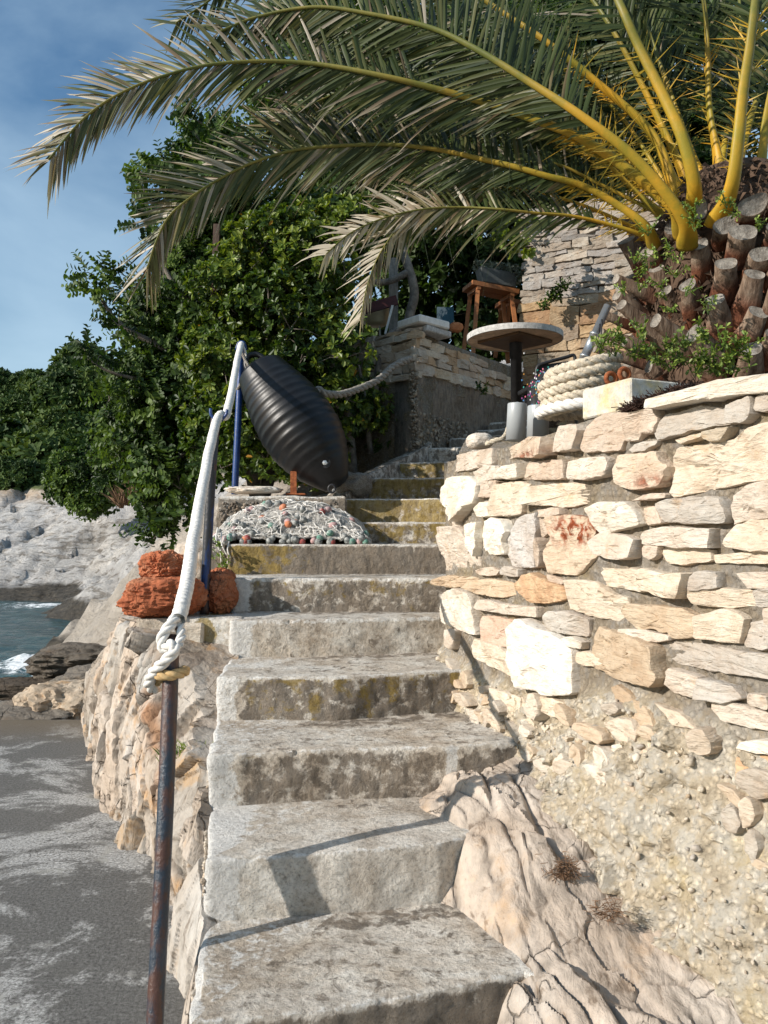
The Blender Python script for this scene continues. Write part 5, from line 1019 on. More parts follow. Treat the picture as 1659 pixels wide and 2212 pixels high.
V, F, rr_, _ = crown(wd, 8, .75, .45, 51, (-.3, -.3, .6), 6)
T(M('hillside_scrub', V, F, MAT['pine'], smooth=False, attrs={'rnd': rr_}), 'green scrub covering the distant hillside', 'scrub', kind='stuff')
# dry grass on the shore edge
def tuft(c, n, h, spread, r_, b):
    for _ in range(n):
        d = r_.normal(size=3) * spread; d[2] = abs(d[2]) + 1; d /= np.linalg.norm(d); q = np.array(c) + r_.normal(size=3) * [.03, .03, 0]; l = h * r_.uniform(.5, 1.1); m = q + d * l * .6; e = q + d * l + np.array([0, 0, -.12 * l]); s = np.cross(d, [0, 0, 1.0]); s /= np.linalg.norm(s); w_ = l * .012
        b.append((q - s * w_, q + s * w_, m + s * w_, e, m - s * w_))
def tuftmesh(name, spots, n, h, spread, mat, seed, label, cat, kind=None, wmul=1):
    r_ = np.random.default_rng(seed); L_ = []
    for c in spots: tuft(c, n, h, spread, r_, L_)
    V = np.array([p_ for q in L_ for p_ in q]); F = [[5 * i, 5 * i + 1, 5 * i + 2, 5 * i + 3] for i in range(len(L_))] + [[5 * i, 5 * i + 3, 5 * i + 4] for i in range(len(L_))]
    return T(M(name, V, F, mat, smooth=False, attrs={'rnd': np.repeat(r_.random(len(L_)), 5)}), label, cat, kind=kind)
tuftmesh('dry_grass', [P(x, y, 20) for x, y in [(290, 1085), (300, 1080), (275, 1092), (310, 1078), (320, 1085), (262, 1098)]], 60, .7, .6, MAT['dead'], 3, 'dry blond grass beside the carob above the pale rocks', 'grass', 'stuff')
c = P(402, 1650, 3.18)
tuftmesh('sea_fennel', [c, c + Vector((.02, .01, .01)), c + Vector((-.01, 0, -.01))], 70, .12, .75, MAT['weed'], 4, 'small grey-green tuft growing from the rock beside the lower steps', 'plant')

# ================================================================= PALM
palm = E('palm_tree', (1.42, 3.2, 1.7), 'large date palm with arching fronds and cut stubs on its stout trunk', 'palm tree')
tk = []; 
for z in np.linspace(1.45, 2.84, 26): tk.append(z)
th = np.linspace(0, 2 * math.pi, 40, endpoint=False); rows_ = []
PCX, PCY = 1.46, 3.30
for z in tk:
    r0 = .33 - .16 * sstep(2.5, 2.84, z) + .04 * sstep(1.8, 1.45, z); rows_.append(np.c_[PCX + r0 * np.cos(th), PCY + r0 * np.sin(th), np.full(40, z)])
G = np.array(rows_); fl = G.reshape(-1, 3); cN = np.array([PCX, PCY, 0]); dn = (fl - cN) * [1, 1, 0]; dn /= np.linalg.norm(dn, axis=1)[:, None]
fl = fl + dn * (.01 * fbm(fl, 5, 2, 400))[:, None]
F = [[i * 40 + j, i * 40 + (j + 1) % 40, (i + 1) * 40 + (j + 1) % 40, (i + 1) * 40 + j] for i in range(25) for j in range(40)] + [[25 * 40 + j for j in range(40)]]
M('trunk', fl, F, MAT['fibre'], palm)
# brown fibre hairs
L_ = []; r_ = np.random.default_rng(8)
for _ in range(2600):
    a = r_.uniform(2.2, 5.6); z = r_.uniform(1.75, 2.82); rt = .34 - .15 * sstep(2.5, 2.84, z); c = np.array([PCX + rt * math.cos(a), PCY + rt * math.sin(a), z]); d = np.array([math.cos(a), math.sin(a), 0]) * .5 + r_.normal(size=3) * .8; d /= np.linalg.norm(d); l = r_.uniform(.03, .09)
    s = np.cross(d, [0, 0, 1.0]); s /= np.linalg.norm(s) + 1e-6; L_.append((c - s * .0013, c + s * .0013, c + d * l * .6 + s * .001 + [0, 0, -.01], c + d * l + [0, 0, -.03], c + d * l * .6 - s * .001))
V = np.array([p_ for q in L_ for p_ in q]); F = [[5 * i, 5 * i + 1, 5 * i + 2, 5 * i + 3] for i in range(len(L_))] + [[5 * i, 5 * i + 3, 5 * i + 4] for i in range(len(L_))]
M('fibre', V, F, MAT['fibre'], palm, smooth=False)
def stub(tip, base, wt, wb, seed):
    tip, base = np.array(tuple(tip)), np.array(tuple(base)); ax = tip - base; Ln = np.linalg.norm(ax); ax /= Ln
    sd = np.cross(ax, [0, 1.0, 0]); sd /= np.linalg.norm(sd); nn_ = np.cross(sd, ax); nn_ = nn_ if nn_[1] < 0 else -nn_
    N, K = 26, 14; an = np.arange(N) * 2 * math.pi / N; Vv = []; ts = np.linspace(-.25, 1, K)
    for t in ts:
        w = wb + (wt - wb) * sstep(0, 1, max(t, 0)) ** .8; cc = base + ax * Ln * t + nn_ * (.05 * wb * math.sin(max(t, 0) * 2.6))
        x = np.sign(np.cos(an)) * np.abs(np.cos(an)) ** .8 * w / 2; y = np.sin(an); y = np.where(y > 0, y * .28 * w, y * .14 * w)
        pt = cc + x[:, None] * sd + y[:, None] * nn_
        if t > .6: pt = pt - ax * (np.clip((t - .6) / .4, 0, 1) * (y * .9 + .10 * x * math.cos(seed * 2.1)))[:, None]
        Vv.append(pt)
    V = np.array(Vv).reshape(-1, 3); V += .004 * np.stack([fbm(V * [40, 40, 9], 1, 2, seed), fbm(V * [40, 40, 9], 1, 2, seed + 1), 0 * V[:, 0]], 1)
    F = [[i * N + j, i * N + (j + 1) % N, (i + 1) * N + (j + 1) % N, (i + 1) * N + j] for i in range(K - 1) for j in range(N)]
    rim = V[-N:].copy(); rings = [rim * .999 + .001 * rim.mean(0), rim.mean(0) + (rim - rim.mean(0)) * .8, rim.mean(0) + (rim - rim.mean(0)) * .4]
    rings[1] = rings[1] - ax * .004 + .002 * np.c_[vnoise(rings[1] * 60, 1), vnoise(rings[1] * 60, 2), vnoise(rings[1] * 60, 3)]; rings[2] = rings[2] - ax * .004
    n0_ = len(V); V = np.vstack([V] + rings + [rim.mean(0)[None] - ax * .005]); F2 = []
    for r3 in range(2): F2 += [[n0_ + r3 * N + j, n0_ + r3 * N + (j + 1) % N, n0_ + (r3 + 1) * N + (j + 1) % N, n0_ + (r3 + 1) * N + j] for j in range(N)]
    F2 += [[n0_ + 2 * N + j, n0_ + 2 * N + (j + 1) % N, n0_ + 3 * N] for j in range(N)]
    rn = np.r_[np.repeat(np.clip(ts, 0, 1) + (.35 if seed in (13, 14, 15, 16, 17, 18, 20, 21, 22, 23) else 0), N), np.ones(3 * N + 1)]
    return V, F + F2, [0] * len(F) + [1] * len(F2), rn
ST_ = [(520,335,110,540,430,125),(755,330,130,745,420,120),(880,235,150,860,310,160),(635,262,105,640,300,120),(630,425,90,655,570,125),(835,365,130,812,505,140),(920,465,115,885,580,125),(755,512,100,750,670,145),(890,562,92,838,770,155),
       (578,612,85,615,760,120),(705,678,90,742,870,175),(910,735,92,828,905,150),(395,460,90,440,545,95),(435,540,72,500,690,100),(250,590,50,400,660,75),(255,660,60,360,745,75),(275,708,56,520,905,130),(430,780,72,610,915,125),(600,838,95,715,990,190),
       (200,755,42,320,805,52),(182,835,42,400,905,62),(152,905,42,340,965,62),(285,880,50,430,940,62),(870,900,105,860,1030,160),(985,825,95,950,965,130),(1000,640,100,960,800,150),(1010,500,100,985,610,130),(1000,330,120,980,430,140),(480,640,60,540,760,90),(1000,190,120,990,270,140),(400,990,60,470,1040,100)]
for i, (x0, y0, wt_, x1, y1, wb_) in enumerate(ST_):
    fX = lambda x: 1209.8 + x * .472
    fY = lambda y: 323.9 + y * .472
    dx_ = min(.375, abs((fX(x1) - CX) / FPX * 2.95 - PCX)); yb_ = PCY - math.sqrt(.385 ** 2 - dx_ ** 2); lean = .07 if x1 > 500 else .03
    bp = P(fX(x1), fY(y1), yb_); tp = P(fX(x0), fY(y0), yb_ - lean); V, F, mi, rn = stub(tp, bp, wt_ * .472 / FPX * yb_, wb_ * .472 / FPX * yb_ * .95, i)
    M('stub', V, F, [MAT['stub'], MAT['cut']], palm, midx=mi, smooth=True, attrs={'rnd': rn})

for r3 in range(7):
    for a3 in range(9):
        an3 = math.radians(312 + a3 * 25 + (r3 % 2) * 12); z3 = 1.78 + r3 * .135
        b3_ = np.array([PCX + .33 * math.cos(an3), PCY + .33 * math.sin(an3), z3]); t3_ = b3_ + np.array([math.cos(an3) * .10, math.sin(an3) * .10, .16])
        if an3 < 5.6 and r3 > 20: continue
        V, F, mi, rn = stub(t3_, b3_, .085, .125, 3 + a3); M('stub', V, F, [MAT['stub'], MAT['cut']], palm, midx=mi, smooth=True, attrs={'rnd': rn})

def frond(path, w0, w1, n=95, lmax=.36, t0=.16, up=(0, .25, 1), flat=(0, -.75, -.55), seed=0, brown=0.0, ang=.9, rollmix=0.0, thorn=True, wleaf=.0064, tail=.45, ragged=.1):
    r_ = np.random.default_rng(seed); path = [path[0] + (path[0] - path[1]).normalized() * .09 + Vector((0, .10 if path[0].y < 3.25 else 0, 0))] + list(path); q = spline(path, 96); seg = np.r_[0, np.cumsum(np.linalg.norm(np.diff(q, axis=0), axis=1))]; tt = seg / seg[-1]
    w0 = w0 * .84; rad = w1 + (w0 - w1) * (1 - tt) ** 1.5; rad = rad + (w0 * .75) * np.exp(-np.maximum(tt - .02, 0) / .032)
    V, F = tube(q, rad, 9, True, .62); b = B(); b.add(V, F, np.repeat(tt, 9)[:, None] * np.ones(3), 0)
    t0 = t0 * 1.55; tg = np.gradient(q, axis=0); tg /= np.linalg.norm(tg, axis=1)[:, None]; up = np.array(up, float); fl_ = np.array(flat, float)
    if fl_[0] > -.3 and fl_[0] < .3: fl_[1] = .25
    ts = np.linspace(t0 * .30, 1.0, n); rows2 = []
    for sgn, vec in ((1, up), (-1, fl_)):
        tj = np.clip(ts + r_.normal(size=n) * .004, 0, 1); P0 = np.c_[[np.interp(tj, tt, q[:, k_]) for k_ in range(3)]].T; TG = np.c_[[np.interp(tj, tt, tg[:, k_]) for k_ in range(3)]].T
        vv = vec / np.linalg.norm(vec); sd = vv - TG * (TG @ vv)[:, None]; sd /= np.maximum(np.linalg.norm(sd, axis=1), 1e-6)[:, None]
        P0 = P0 + np.array([0, 1.0, 0]) * (np.interp(tj, tt, rad) * .9)[:, None]; s2 = np.cross(TG, sd); pl = (r_.integers(0, 3, n) - 1) * .20 + .06 * r_.normal(size=n) + (tj < t0) * .5 * r_.normal(size=n)
        sd = sd + s2 * pl[:, None]; sd /= np.linalg.norm(sd, axis=1)[:, None]
        aa = (ang + (.28 if sgn > 0 else -.22)) * (1 - .25 * tj) + (.05 + .30 * (tj < t0)) * r_.normal(size=n); D = sd * np.sin(aa)[:, None] + TG * np.cos(aa)[:, None]
        prof = np.where(tj < t0, .58 * np.clip(tj / t0, .3, 1) * r_.uniform(.35, 1, n), .28 + .72 * sstep(t0, t0 + .16, tj)) * (1 - (1 - tail) * sstep(.55, 1, tj)); ln = lmax * prof * r_.uniform(1 - ragged * 2.2, 1.08, n) * (1 if sgn > 0 or abs(fl_[0]) > .5 else .74)
        th_ = tj < t0 * 1.05
        w_ = np.where(th_, .0036, wleaf) * r_.uniform(.8, 1.15, n); wn_ = np.cross(D, s2); wn_ = s2 + .45 * sd * r_.normal(size=(n, 1)); wn_ -= D * (wn_ * D).sum(1)[:, None]; wn_ /= np.linalg.norm(wn_, axis=1)[:, None]; side_ = np.cross(D, wn_)
        droop = (.06 + .12 * r_.random(n)) * ln + .25 * ln * (r_.random(n) < ragged)
        col = np.clip(.32 + .18 * r_.normal(size=n) + brown * sstep(.35, 1, tj) * 1.1 + (r_.random(n) < .05 + brown * .3) * .4, 0, 1)
        for i in range(n):
            if r_.random() < ragged * .5 and not th_[i]: continue
            K = 2 if th_[i] else 5; pr = (1, .0) if th_[i] else (.55, 1, .9, .6, .05)
            fs = np.linspace(0, 1, K); cc = P0[i] + D[i] * (fs * ln[i])[:, None]; cc[:, 2] -= droop[i] * fs ** 2; ww = w_[i] * np.array(pr)
            fold = wn_[i] * .25
            Vl = np.concatenate([cc - side_[i] * ww[:, None], cc + side_[i] * ww[:, None]]) if False else np.stack([cc - side_[i] * ww[:, None] + fold * ww[:, None], cc, cc + side_[i] * ww[:, None] + fold * ww[:, None]], 1).reshape(-1, 3)
            Fl = [[k_ * 3, k_ * 3 + 1, k_ * 3 + 4, k_ * 3 + 3] for k_ in range(K - 1)] + [[k_ * 3 + 1, k_ * 3 + 2, k_ * 3 + 5, k_ * 3 + 4] for k_ in range(K - 1)]
            tip_c = np.repeat(col[i] + (0 if th_[i] else 1) * .25 * fs ** 4 * (.5 + brown), 3)
            b.add(Vl, Fl, np.c_[tip_c, tip_c, tip_c] * (.45 if th_[i] else 1), 0 if th_[i] else 1)
    Vv = np.concatenate(b.V); rn = np.concatenate(b.A)[:, 0]
    return M('frond', Vv, b.F, [MAT['rachis'], MAT['frond']], palm, True, {'rnd': rn}, b.I)
def PP_(L_): return [P(x, y, Y) for x, y, Y in L_]
# the long frond reaching left over the sky
frond(PP_([(1460, 455, 2.95), (1395, 395, 2.95), (1265, 305, 2.95), (1180, 268, 2.95), (1025, 215, 3.0), (830, 165, 3.0), (650, 135, 3.05), (475, 137, 3.05), (350, 165, 3.05), (250, 207, 3.05), (175, 262, 3.05), (105, 345, 3.05)]), .026, .004, 300, .38, .14, (0, .35, 1), (-.1, -.6, -.8), 1, .38, tail=.6)
frond(PP_([(1475, 470, 2.85), (1375, 345, 2.8), (1255, 250, 2.8), (1140, 175, 2.85), (1030, 107, 2.9), (930, 60, 2.95), (800, 30, 3.0), (680, 15, 3.05), (560, 35, 3.1), (470, 70, 3.1), (400, 120, 3.1), (350, 185, 3.1)][:-2]), .027, .005, 230, .45, .16, (0, .3, 1), (0, -.8, -.6), 2, .12)
frond(PP_([(1395, 490, 3.1), (1330, 440, 3.1), (1255, 400, 3.1), (1180, 380, 3.1), (1110, 360, 3.12), (1045, 345, 3.15), (955, 325, 3.2), (880, 315, 3.2), (800, 312, 3.22), (650, 322, 3.25), (550, 350, 3.25), (475, 386, 3.25), (410, 428, 3.2), (365, 468, 3.2), (338, 520, 3.2), (318, 580, 3.2)]), .020, .004, 300, .38, .12, (0, .3, 1), (-.15, -.6, -.8), 3, .38, tail=.6)
frond(PP_([(1385, 508, 3.15), (1305, 482, 3.15), (1230, 466, 3.15), (1155, 460, 3.15), (1080, 452, 3.15), (1005, 448, 3.2), (930, 450, 3.2), (860, 462, 3.2), (800, 482, 3.2), (750, 508, 3.2), (705, 548, 3.2)]), .014, .003, 140, .32, .12, (-.1, .4, 1), (-.2, -.5, -.8), 4, .75, ragged=.3)
frond(PP_([(1390, 500, 3.35), (1250, 440, 3.35), (1100, 405, 3.35), (960, 420, 3.3), (880, 470, 3.25), (825, 540, 3.2), (795, 610, 3.2), (778, 690, 3.2)]), .014, .003, 140, .30, .15, (-.4, .5, .6), (-.1, -.5, -.8), 5, .80, ragged=.3)
frond(PP_([(1450, 390, 3.3), (1405, 285, 3.3), (1280, 170, 3.3), (1180, 90, 3.3), (1090, 30, 3.35), (980, -40, 3.4), (840, -80, 3.5), (700, -90, 3.5), (540, -60, 3.5), (440, 10, 3.5), (380, 50, 3.5)]), .032, .005, 170, .42, .18, (0, .3, 1), (0, -.7, -.7), 6, .1)
frond(PP_([(1400, 440, 3.5), (1250, 300, 3.5), (1100, 225, 3.5), (940, 180, 3.5), (780, 183, 3.5), (700, 213, 3.5), (620, 255, 3.5), (545, 310, 3.5)]), .018, .004, 170, .38, .14, (0, .3, 1), (0, -.8, -.6), 7, .12)
frond(PP_([(1500, 405, 2.95), (1475, 300, 2.9), (1430, 200, 2.9), (1380, 100, 2.9), (1340, 10, 2.9), (1280, -120, 3.0), (1180, -260, 3.1), (1020, -340, 3.2)]), .031, .007, 90, .40, .22, (-1, .2, .3), (1, -.2, .1), 8, .05)
frond(PP_([(1580, 405, 2.85), (1595, 300, 2.8), (1605, 200, 2.8), (1620, 100, 2.8), (1632, 0, 2.8), (1650, -180, 2.9), (1680, -350, 3.0)]), .033, .009, 80, .42, .28, (-1, .2, .2), (1, -.3, .1), 9, .05)
frond(PP_([(1548, 330, 3.3), (1532, 230, 3.3), (1528, 100, 3.3), (1520, 0, 3.3), (1490, -160, 3.4), (1440, -300, 3.5)]), .027, .007, 80, .42, .2, (-1, .2, .2), (1, -.2, .2), 10, .05)
frond(PP_([(1640, 380, 3.2), (1655, 260, 3.2), (1680, 140, 3.2), (1720, 0, 3.2), (1790, -160, 3.3)]), .029, .008, 70, .42, .2, (-1, .2, .2), (1, -.2, .2), 11, .05)
frond(PP_([(1470, 360, 3.5), (1400, 210, 3.5), (1320, 60, 3.5), (1230, -60, 3.6), (1100, -180, 3.7)]), .030, .008, 100, .42, .14, (-.7, .2, .7), (.7, -.3, -.5), 12, .05)
frond(PP_([(1500, 350, 3.7), (1440, 180, 3.8), (1380, 20, 3.9), (1300, -100, 4.0)]), .030, .008, 100, .45, .1, (-1, .2, .4), (1, -.2, -.2), 13, .05)
frond(PP_([(1430, 420, 3.7), (1300, 300, 3.8), (1150, 210, 3.9), (1000, 170, 4.0), (860, 190, 4.1)]), .020, .006, 110, .40, .1, (0, .2, 1), (0, -.6, -.8), 14, .08)
frond(PP_([(1560, 340, 3.6), (1590, 180, 3.7), (1600, 40, 3.8), (1580, -120, 3.9)]), .030, .008, 90, .45, .1, (-1, .2, .2), (1, -.2, .2), 15, .05)
frond(PP_([(1420, 450, 3.6), (1300, 360, 3.7), (1180, 310, 3.8), (1040, 300, 3.9), (900, 330, 4.0), (780, 380, 4.0)]), .018, .005, 120, .38, .1, (0, .2, 1), (0, -.6, -.8), 16, .2)
frond(PP_([(1600, 330, 3.5), (1640, 200, 3.6), (1700, 60, 3.7)]), .030, .008, 70, .42, .1, (-1, .2, .4), (1, -.2, .2), 17, .05)
frond(PP_([(1440, 400, 3.6), (1340, 250, 3.7), (1220, 150, 3.7), (1080, 90, 3.8), (920, 80, 3.8), (760, 110, 3.8), (650, 160, 3.8)]), .02, .005, 130, .42, .1, (0, .2, 1), (0, -.6, -.8), 18, .08)
frond(PP_([(1420, 430, 3.5), (1290, 330, 3.6), (1150, 260, 3.6), (980, 240, 3.6), (820, 255, 3.6), (700, 290, 3.6), (610, 345, 3.6)]), .018, .005, 130, .38, .1, (0, .2, 1), (0, -.6, -.8), 19, .12)
frond(PP_([(1420, 460, 3.5), (1300, 400, 3.6), (1180, 350, 3.6), (1040, 370, 3.6), (920, 400, 3.6), (840, 440, 3.6)]), .018, .005, 110, .36, .1, (0, .2, 1), (0, -.6, -.8), 20, .15)
# long dry leaflets hanging from the lowest fronds
hb = B(); r_ = np.random.default_rng(3)
for (x0, y0, x1, y1) in [(1105, 240, 1065, 560), (1050, 480, 1010, 600), (1085, 470, 1040, 650), (1100, 470, 1105, 590), (960, 470, 985, 600), (930, 470, 900, 560), (1020, 460, 1035, 560), (1070, 100, 1060, 330), (1060, 330, 1070, 460), (890, 480, 860, 580), (905, 480, 930, 590), (975, 465, 950, 560)]:
    a, c = P(x0, y0, 3.1), P(x1, y1, 3.05); m = (a + c) / 2 + Vector((r_.normal() * .01, 0, r_.normal() * .01)); q = spline([a, m, c], 10); V, F = tube(q, np.r_[np.linspace(.003, .0022, 6), .002, .0015, .001, .0005], 4, False, .3); hb.add(V, F, (.9, .9, .9))
hb.build('dry_leaflets', MAT['frond'], palm, attr='tint')
hb_ = palm.children[-1]; at = hb_.data.attributes.new('rnd', 'FLOAT', 'POINT'); at.data.foreach_set('value', np.full(len(hb_.data.vertices), .93, np.float32))

# weeds on the palm, at its foot and on the wall
def weedplant(name, label, cat, spots, leaf, n, seed, mat='weed', spread=.05, wide=.55):
    r_ = np.random.default_rng(seed); PP = []; DD = []; UU = []; tb = B()
    for c in spots:
        c = np.array(tuple(c)); 
        for _ in range(max(2, n // 10)):
            d = np.array([r_.normal() * .6 - .15, r_.normal() * .5 - .3, abs(r_.normal()) * .8 + .3]); d /= np.linalg.norm(d); l = spread * r_.uniform(1.2, 3.2); tip = c + d * l; V, F = tube([c, c + d * l * .5 + [0, 0, .005], tip], .0014, 4, False); tb.add(V, F)
            for k_ in range(10):
                f_ = r_.uniform(.25, 1); PP.append(c + d * l * f_); dd = r_.normal(size=3) + d * .4; DD.append(dd); UU.append([-.3, -.4, 1] + r_.normal(size=3) * .4)
    PP, DD, UU = map(np.array, (PP, DD, UU)); ln = leaf * r_.uniform(.6, 1.2, len(PP)); V, F = leaves(PP, DD, UU, ln, ln * wide); e = E(name, tuple(spots[0]), label, cat)
    M('foliage', V, F, MAT[mat], e, smooth=False, attrs={'rnd': np.repeat(r_.random(len(PP)), 6)}); tb.build('stem', MAT['weed'], e, attr='tint'); return e
weedplant('creeping_weed', 'small yellow-green weed creeping between the palm stubs', 'plant', [P(x, y, 2.78) for x, y in [(1400, 585), (1385, 600), (1425, 620), (1380, 630), (1440, 650), (1460, 600), (1470, 570), (1420, 560), (1455, 675), (1450, 545), (1400, 510), (1500, 500), (1500, 460), (1570, 450), (1350, 640), (1370, 570), (1500, 480), (1480, 640), (1530, 680), (1640, 500), (1600, 470)]], .015, 40, 61, spread=.024)
weedplant('garden_weed', 'leafy green weeds along the top of the near wall under the palm', 'plant', [P(x, y, 2.55) for x, y in [(1300, 755), (1330, 770), (1370, 780), (1400, 775), (1390, 740), (1420, 790), (1450, 800), (1480, 790), (1510, 800), (1540, 795), (1570, 790), (1590, 770), (1620, 785), (1560, 760), (1530, 745), (1440, 765), (1480, 760), (1350, 745), (1610, 755), (1500, 815), (1550, 815), (1580, 808)]], .019, 60, 62, spread=.030)
weedplant('wall_weed', 'dark small-leaved weed growing from a joint of the tall terrace stone wall', 'plant', [P(x, y, 8.45) for x, y in [(1205, 640), (1190, 655), (1215, 628), (1180, 668), (1200, 650)]], .05, 60, 63, mat='leafA', spread=.05)
weedplant('step_weed', 'thin pale weeds at the left end of the upper steps below the net', 'plant', [P(x, y, 4.75) for x, y in [(478, 1190), (482, 1210), (490, 1230), (475, 1225)]], .022, 30, 64, spread=.03)
weedplant('face_weed', 'small weed on the shaded concrete face of the terrace wall', 'plant', [P(x, y, 7.85) for x, y in [(1040, 845), (1050, 855)]], .04, 40, 65, mat='leafA', spread=.04)

# ================================================================= RAIL POSTS AND ROPES
post = E('rail_post', (-.6, 2.1, 0), 'rusty dark blue post nearest the viewer with rope tied at its top', 'post', 'rail posts along the steps')
top1 = P(372, 1372, 2.36); b1 = Vector((-.598, 2.12, 0.0))
q = spline([b1, b1.lerp(top1, .5) + Vector((.003, 0, 0)), top1], 60); V, F = tube(q, .0225 + .0012 * fbm(q, 9, 3, 5), 24); M('tube', V, F, MAT['post'], post)
c = P(370, 1372, 2.35); a_ = np.linspace(math.pi * 1.05, -.05 * math.pi, 16); q = np.c_[c.x + .021 * np.cos(a_), np.full(16, c.y - .004), c.z + .030 * np.sin(a_)]
V, F = tube(q, .0055, 8); M('rope_eye', V, F, MAT['post'], post)
p2 = E('rail_post', P(440, 1328, 4.2), 'middle post of the rail with peeling blue paint, standing on the masonry ledge', 'post', 'rail posts along the steps')
q = spline([P(441, 1328, 4.2), P(452, 1110, 4.2), P(466, 898, 4.2)], 40); V, F = tube(q, .024, 20); M('tube', V, F, MAT['post'], p2)
q = spline([P(441, 1300, 4.199), P(452, 1110, 4.199), P(458, 1000, 4.199)], 40); 
V, F = tube(q, .0245, 20); M('blue_paint', V, F, MAT['chip'], p2)
c = P(472, 905, 4.18); q = spline([c + Vector((-.042, 0, .055)), c + Vector((-.038, 0, .02)), c + Vector((0, 0, -.012)), c + Vector((.038, 0, .02)), c + Vector((.045, 0, .05))], 24); V, F = tube(q, .008, 8); M('fork', V, F, MAT['blue'], p2)
p3 = E('rail_post', P(508, 1058, 6.1), 'clean bright blue post farthest up the rail, behind the black buoy', 'post', 'rail posts along the steps')
q = spline([P(507, 1068, 6.1), P(515, 900, 6.1), P(522, 748, 6.1)], 30); V, F = tube(q, .026, 20); M('tube', V, F, MAT['blue'], p3)
c = P(521, 748, 6.1); V, F = tube(spline([c + Vector((-.04, 0, -.03)), c + Vector((-.02, 0, .03)), c + Vector((.02, 0, .03)), c + Vector((.04, 0, -.03))], 12), .009, 8); M('top_hook', V, F, MAT['blue'], p3)

hr = E('handrail_rope', P(400, 1300, 2.42), 'thick white braided rope strung through the posts as a handrail', 'rope')
hp = PP_([(385, 1338, 2.36), (395, 1300, 2.42), (408, 1230, 2.65), (424, 1130, 3.0), (440, 1040, 3.4), (455, 960, 3.8), (467, 912, 4.12), (476, 896, 4.2), (487, 898, 4.28), (496, 868, 4.6), (504, 828, 5.1), (511, 785, 5.6), (517, 758, 5.9), (521, 744, 6.08), (526, 752, 6.15)])
q = spline(hp, 1500); s = np.r_[0, np.cumsum(np.linalg.norm(np.diff(q, axis=0), axis=1))]; ss = np.linspace(0, s[-1], int(s[-1] / .0035)); q = np.c_[[np.interp(ss, s, q[:, k_]) for k_ in range(3)]].T
q[:, 0] += .003 * fbm(q, 6, 2, 3); t, u, w = frames(q); N = 20; an = np.arange(N) * 2 * math.pi / N; ph = ss / .020 * math.pi
rad = .0215 * (1 + 0.15 * np.abs(np.sin(ph[:, None] + an[None] * 1.0)) ** .7 + .05 * np.abs(np.sin(ph[:, None] * .5 - an[None] * 3)) - .09)
V = q[:, None] + rad[..., None] * (np.cos(an)[None, :, None] * u[:, None] + np.sin(an)[None, :, None] * w[:, None]); m = len(q)
F = [[i * N + j, i * N + (j + 1) % N, (i + 1) * N + (j + 1) % N, (i + 1) * N + j] for i in range(m - 1) for j in range(N)]
M('braided_rope', V.reshape(-1, 3), F, MAT['rope'], hr)
kp = spline(PP_([(388, 1322, 2.40), (372, 1345, 2.34), (352, 1372, 2.32), (352, 1400, 2.32), (372, 1392, 2.30), (378, 1405, 2.29), (352, 1432, 2.29), (330, 1455, 2.31), (322, 1478, 2.34), (334, 1490, 2.37)]), 140)
V, F = laid_rope(kp, .0165); M('knot_tail', V, F, MAT['rope'], hr)
pc = lambda y: np.array(tuple(b1.lerp(top1, (P(360, y, 2.3).z) / top1.z)))
c0 = pc(1452); an_ = np.linspace(-2.6, 4.2, 90); kq = np.c_[c0[0] + .041 * np.cos(an_ - 1.2), c0[1] + .041 * np.sin(an_ - 1.2), c0[2] - .004 + .010 * np.sin(an_ - .4) - .006 * an_]
V, F = laid_rope(kq, .0155); M('knot_wrap', V, F, MAT['yrope'], hr)
V, F = laid_rope(spline([P(385, 1395, 2.3), P(392, 1372, 2.33), P(385, 1345, 2.38), P(372, 1338, 2.40)], 40), .014); M('knot_loop', V, F, MAT['rope'], hr)

# buoy lashing
lr = E('lashing_rope', P(525, 800, 6.0), 'thin grey rope lashing the buoy eye to the farthest blue post', 'rope')
V, F = laid_rope(spline(PP_([(519, 752, 6.05), (528, 775, 6.0), (536, 792, 5.95), (528, 812, 5.96), (516, 835, 6.05), (512, 842, 6.12), (522, 830, 6.15)]), 60), .010); M('cord', V, F, MAT['gwood'], lr)
V, F = laid_rope(spline(PP_([(516, 748, 6.02), (513, 768, 6.02), (512, 800, 6.03)]), 30), .008); M('loose_end', V, F, MAT['rope'], lr)
V, F = laid_rope(spline(PP_([(525, 746, 6.04), (531, 765, 6.02), (530, 800, 6.03)]), 30), .008); M('loose_end', V, F, MAT['rope'], lr)

by = E('black_buoy', P(735, 1058, 5.8), 'big black ribbed rubber buoy leaning against the post on the landing', 'buoy')
A0, A1 = P(556, 792, 6.02), P(732, 1052, 5.80); prof = []
for t in np.linspace(0, 1, 150):
    r0 = np.interp(t, [0, .012, .04, .12, .3, .48, .62, .75, .86, .93, .975, 1.0], [.0, .14, .185, .21, .262, .292, .285, .245, .185, .135, .10, .0])
    rib = .0048 * (.5 + .5 * math.cos(2 * math.pi * (t - .10) * 18)) ** 1.5 * float(sstep(.09, .15, t)) * float(1 - sstep(.84, .88, t)); prof.append((t, r0 + rib))
V, F = lathe(prof, A0, A1, 72); M('body', V, F, MAT['black'], by)
ax_ = (A1 - A0).normalized(); c = A0 - ax_ * .01; sdv = ax_.cross(Vector((0, -1, .2))).normalized()
q = [c + sdv * .075 * math.cos(a) * 1.0 - ax_ * .10 * math.sin(a) for a in np.linspace(0, math.pi, 18)]; V, F = tube(q, .022, 10); M('lifting_eye', V, F, MAT['black'], by)
nb = P(703, 1000, 5.3); tb_ = (nb - A0).dot(ax_); cc = A0 + ax_ * tb_; dr = (Vector((nb.x, 5.3, nb.z)) - cc); dr = (Vector((0, EYE * 0, 0)) + Vector((camo.location)) - cc); ctr = P(703, 1000, 5.66)
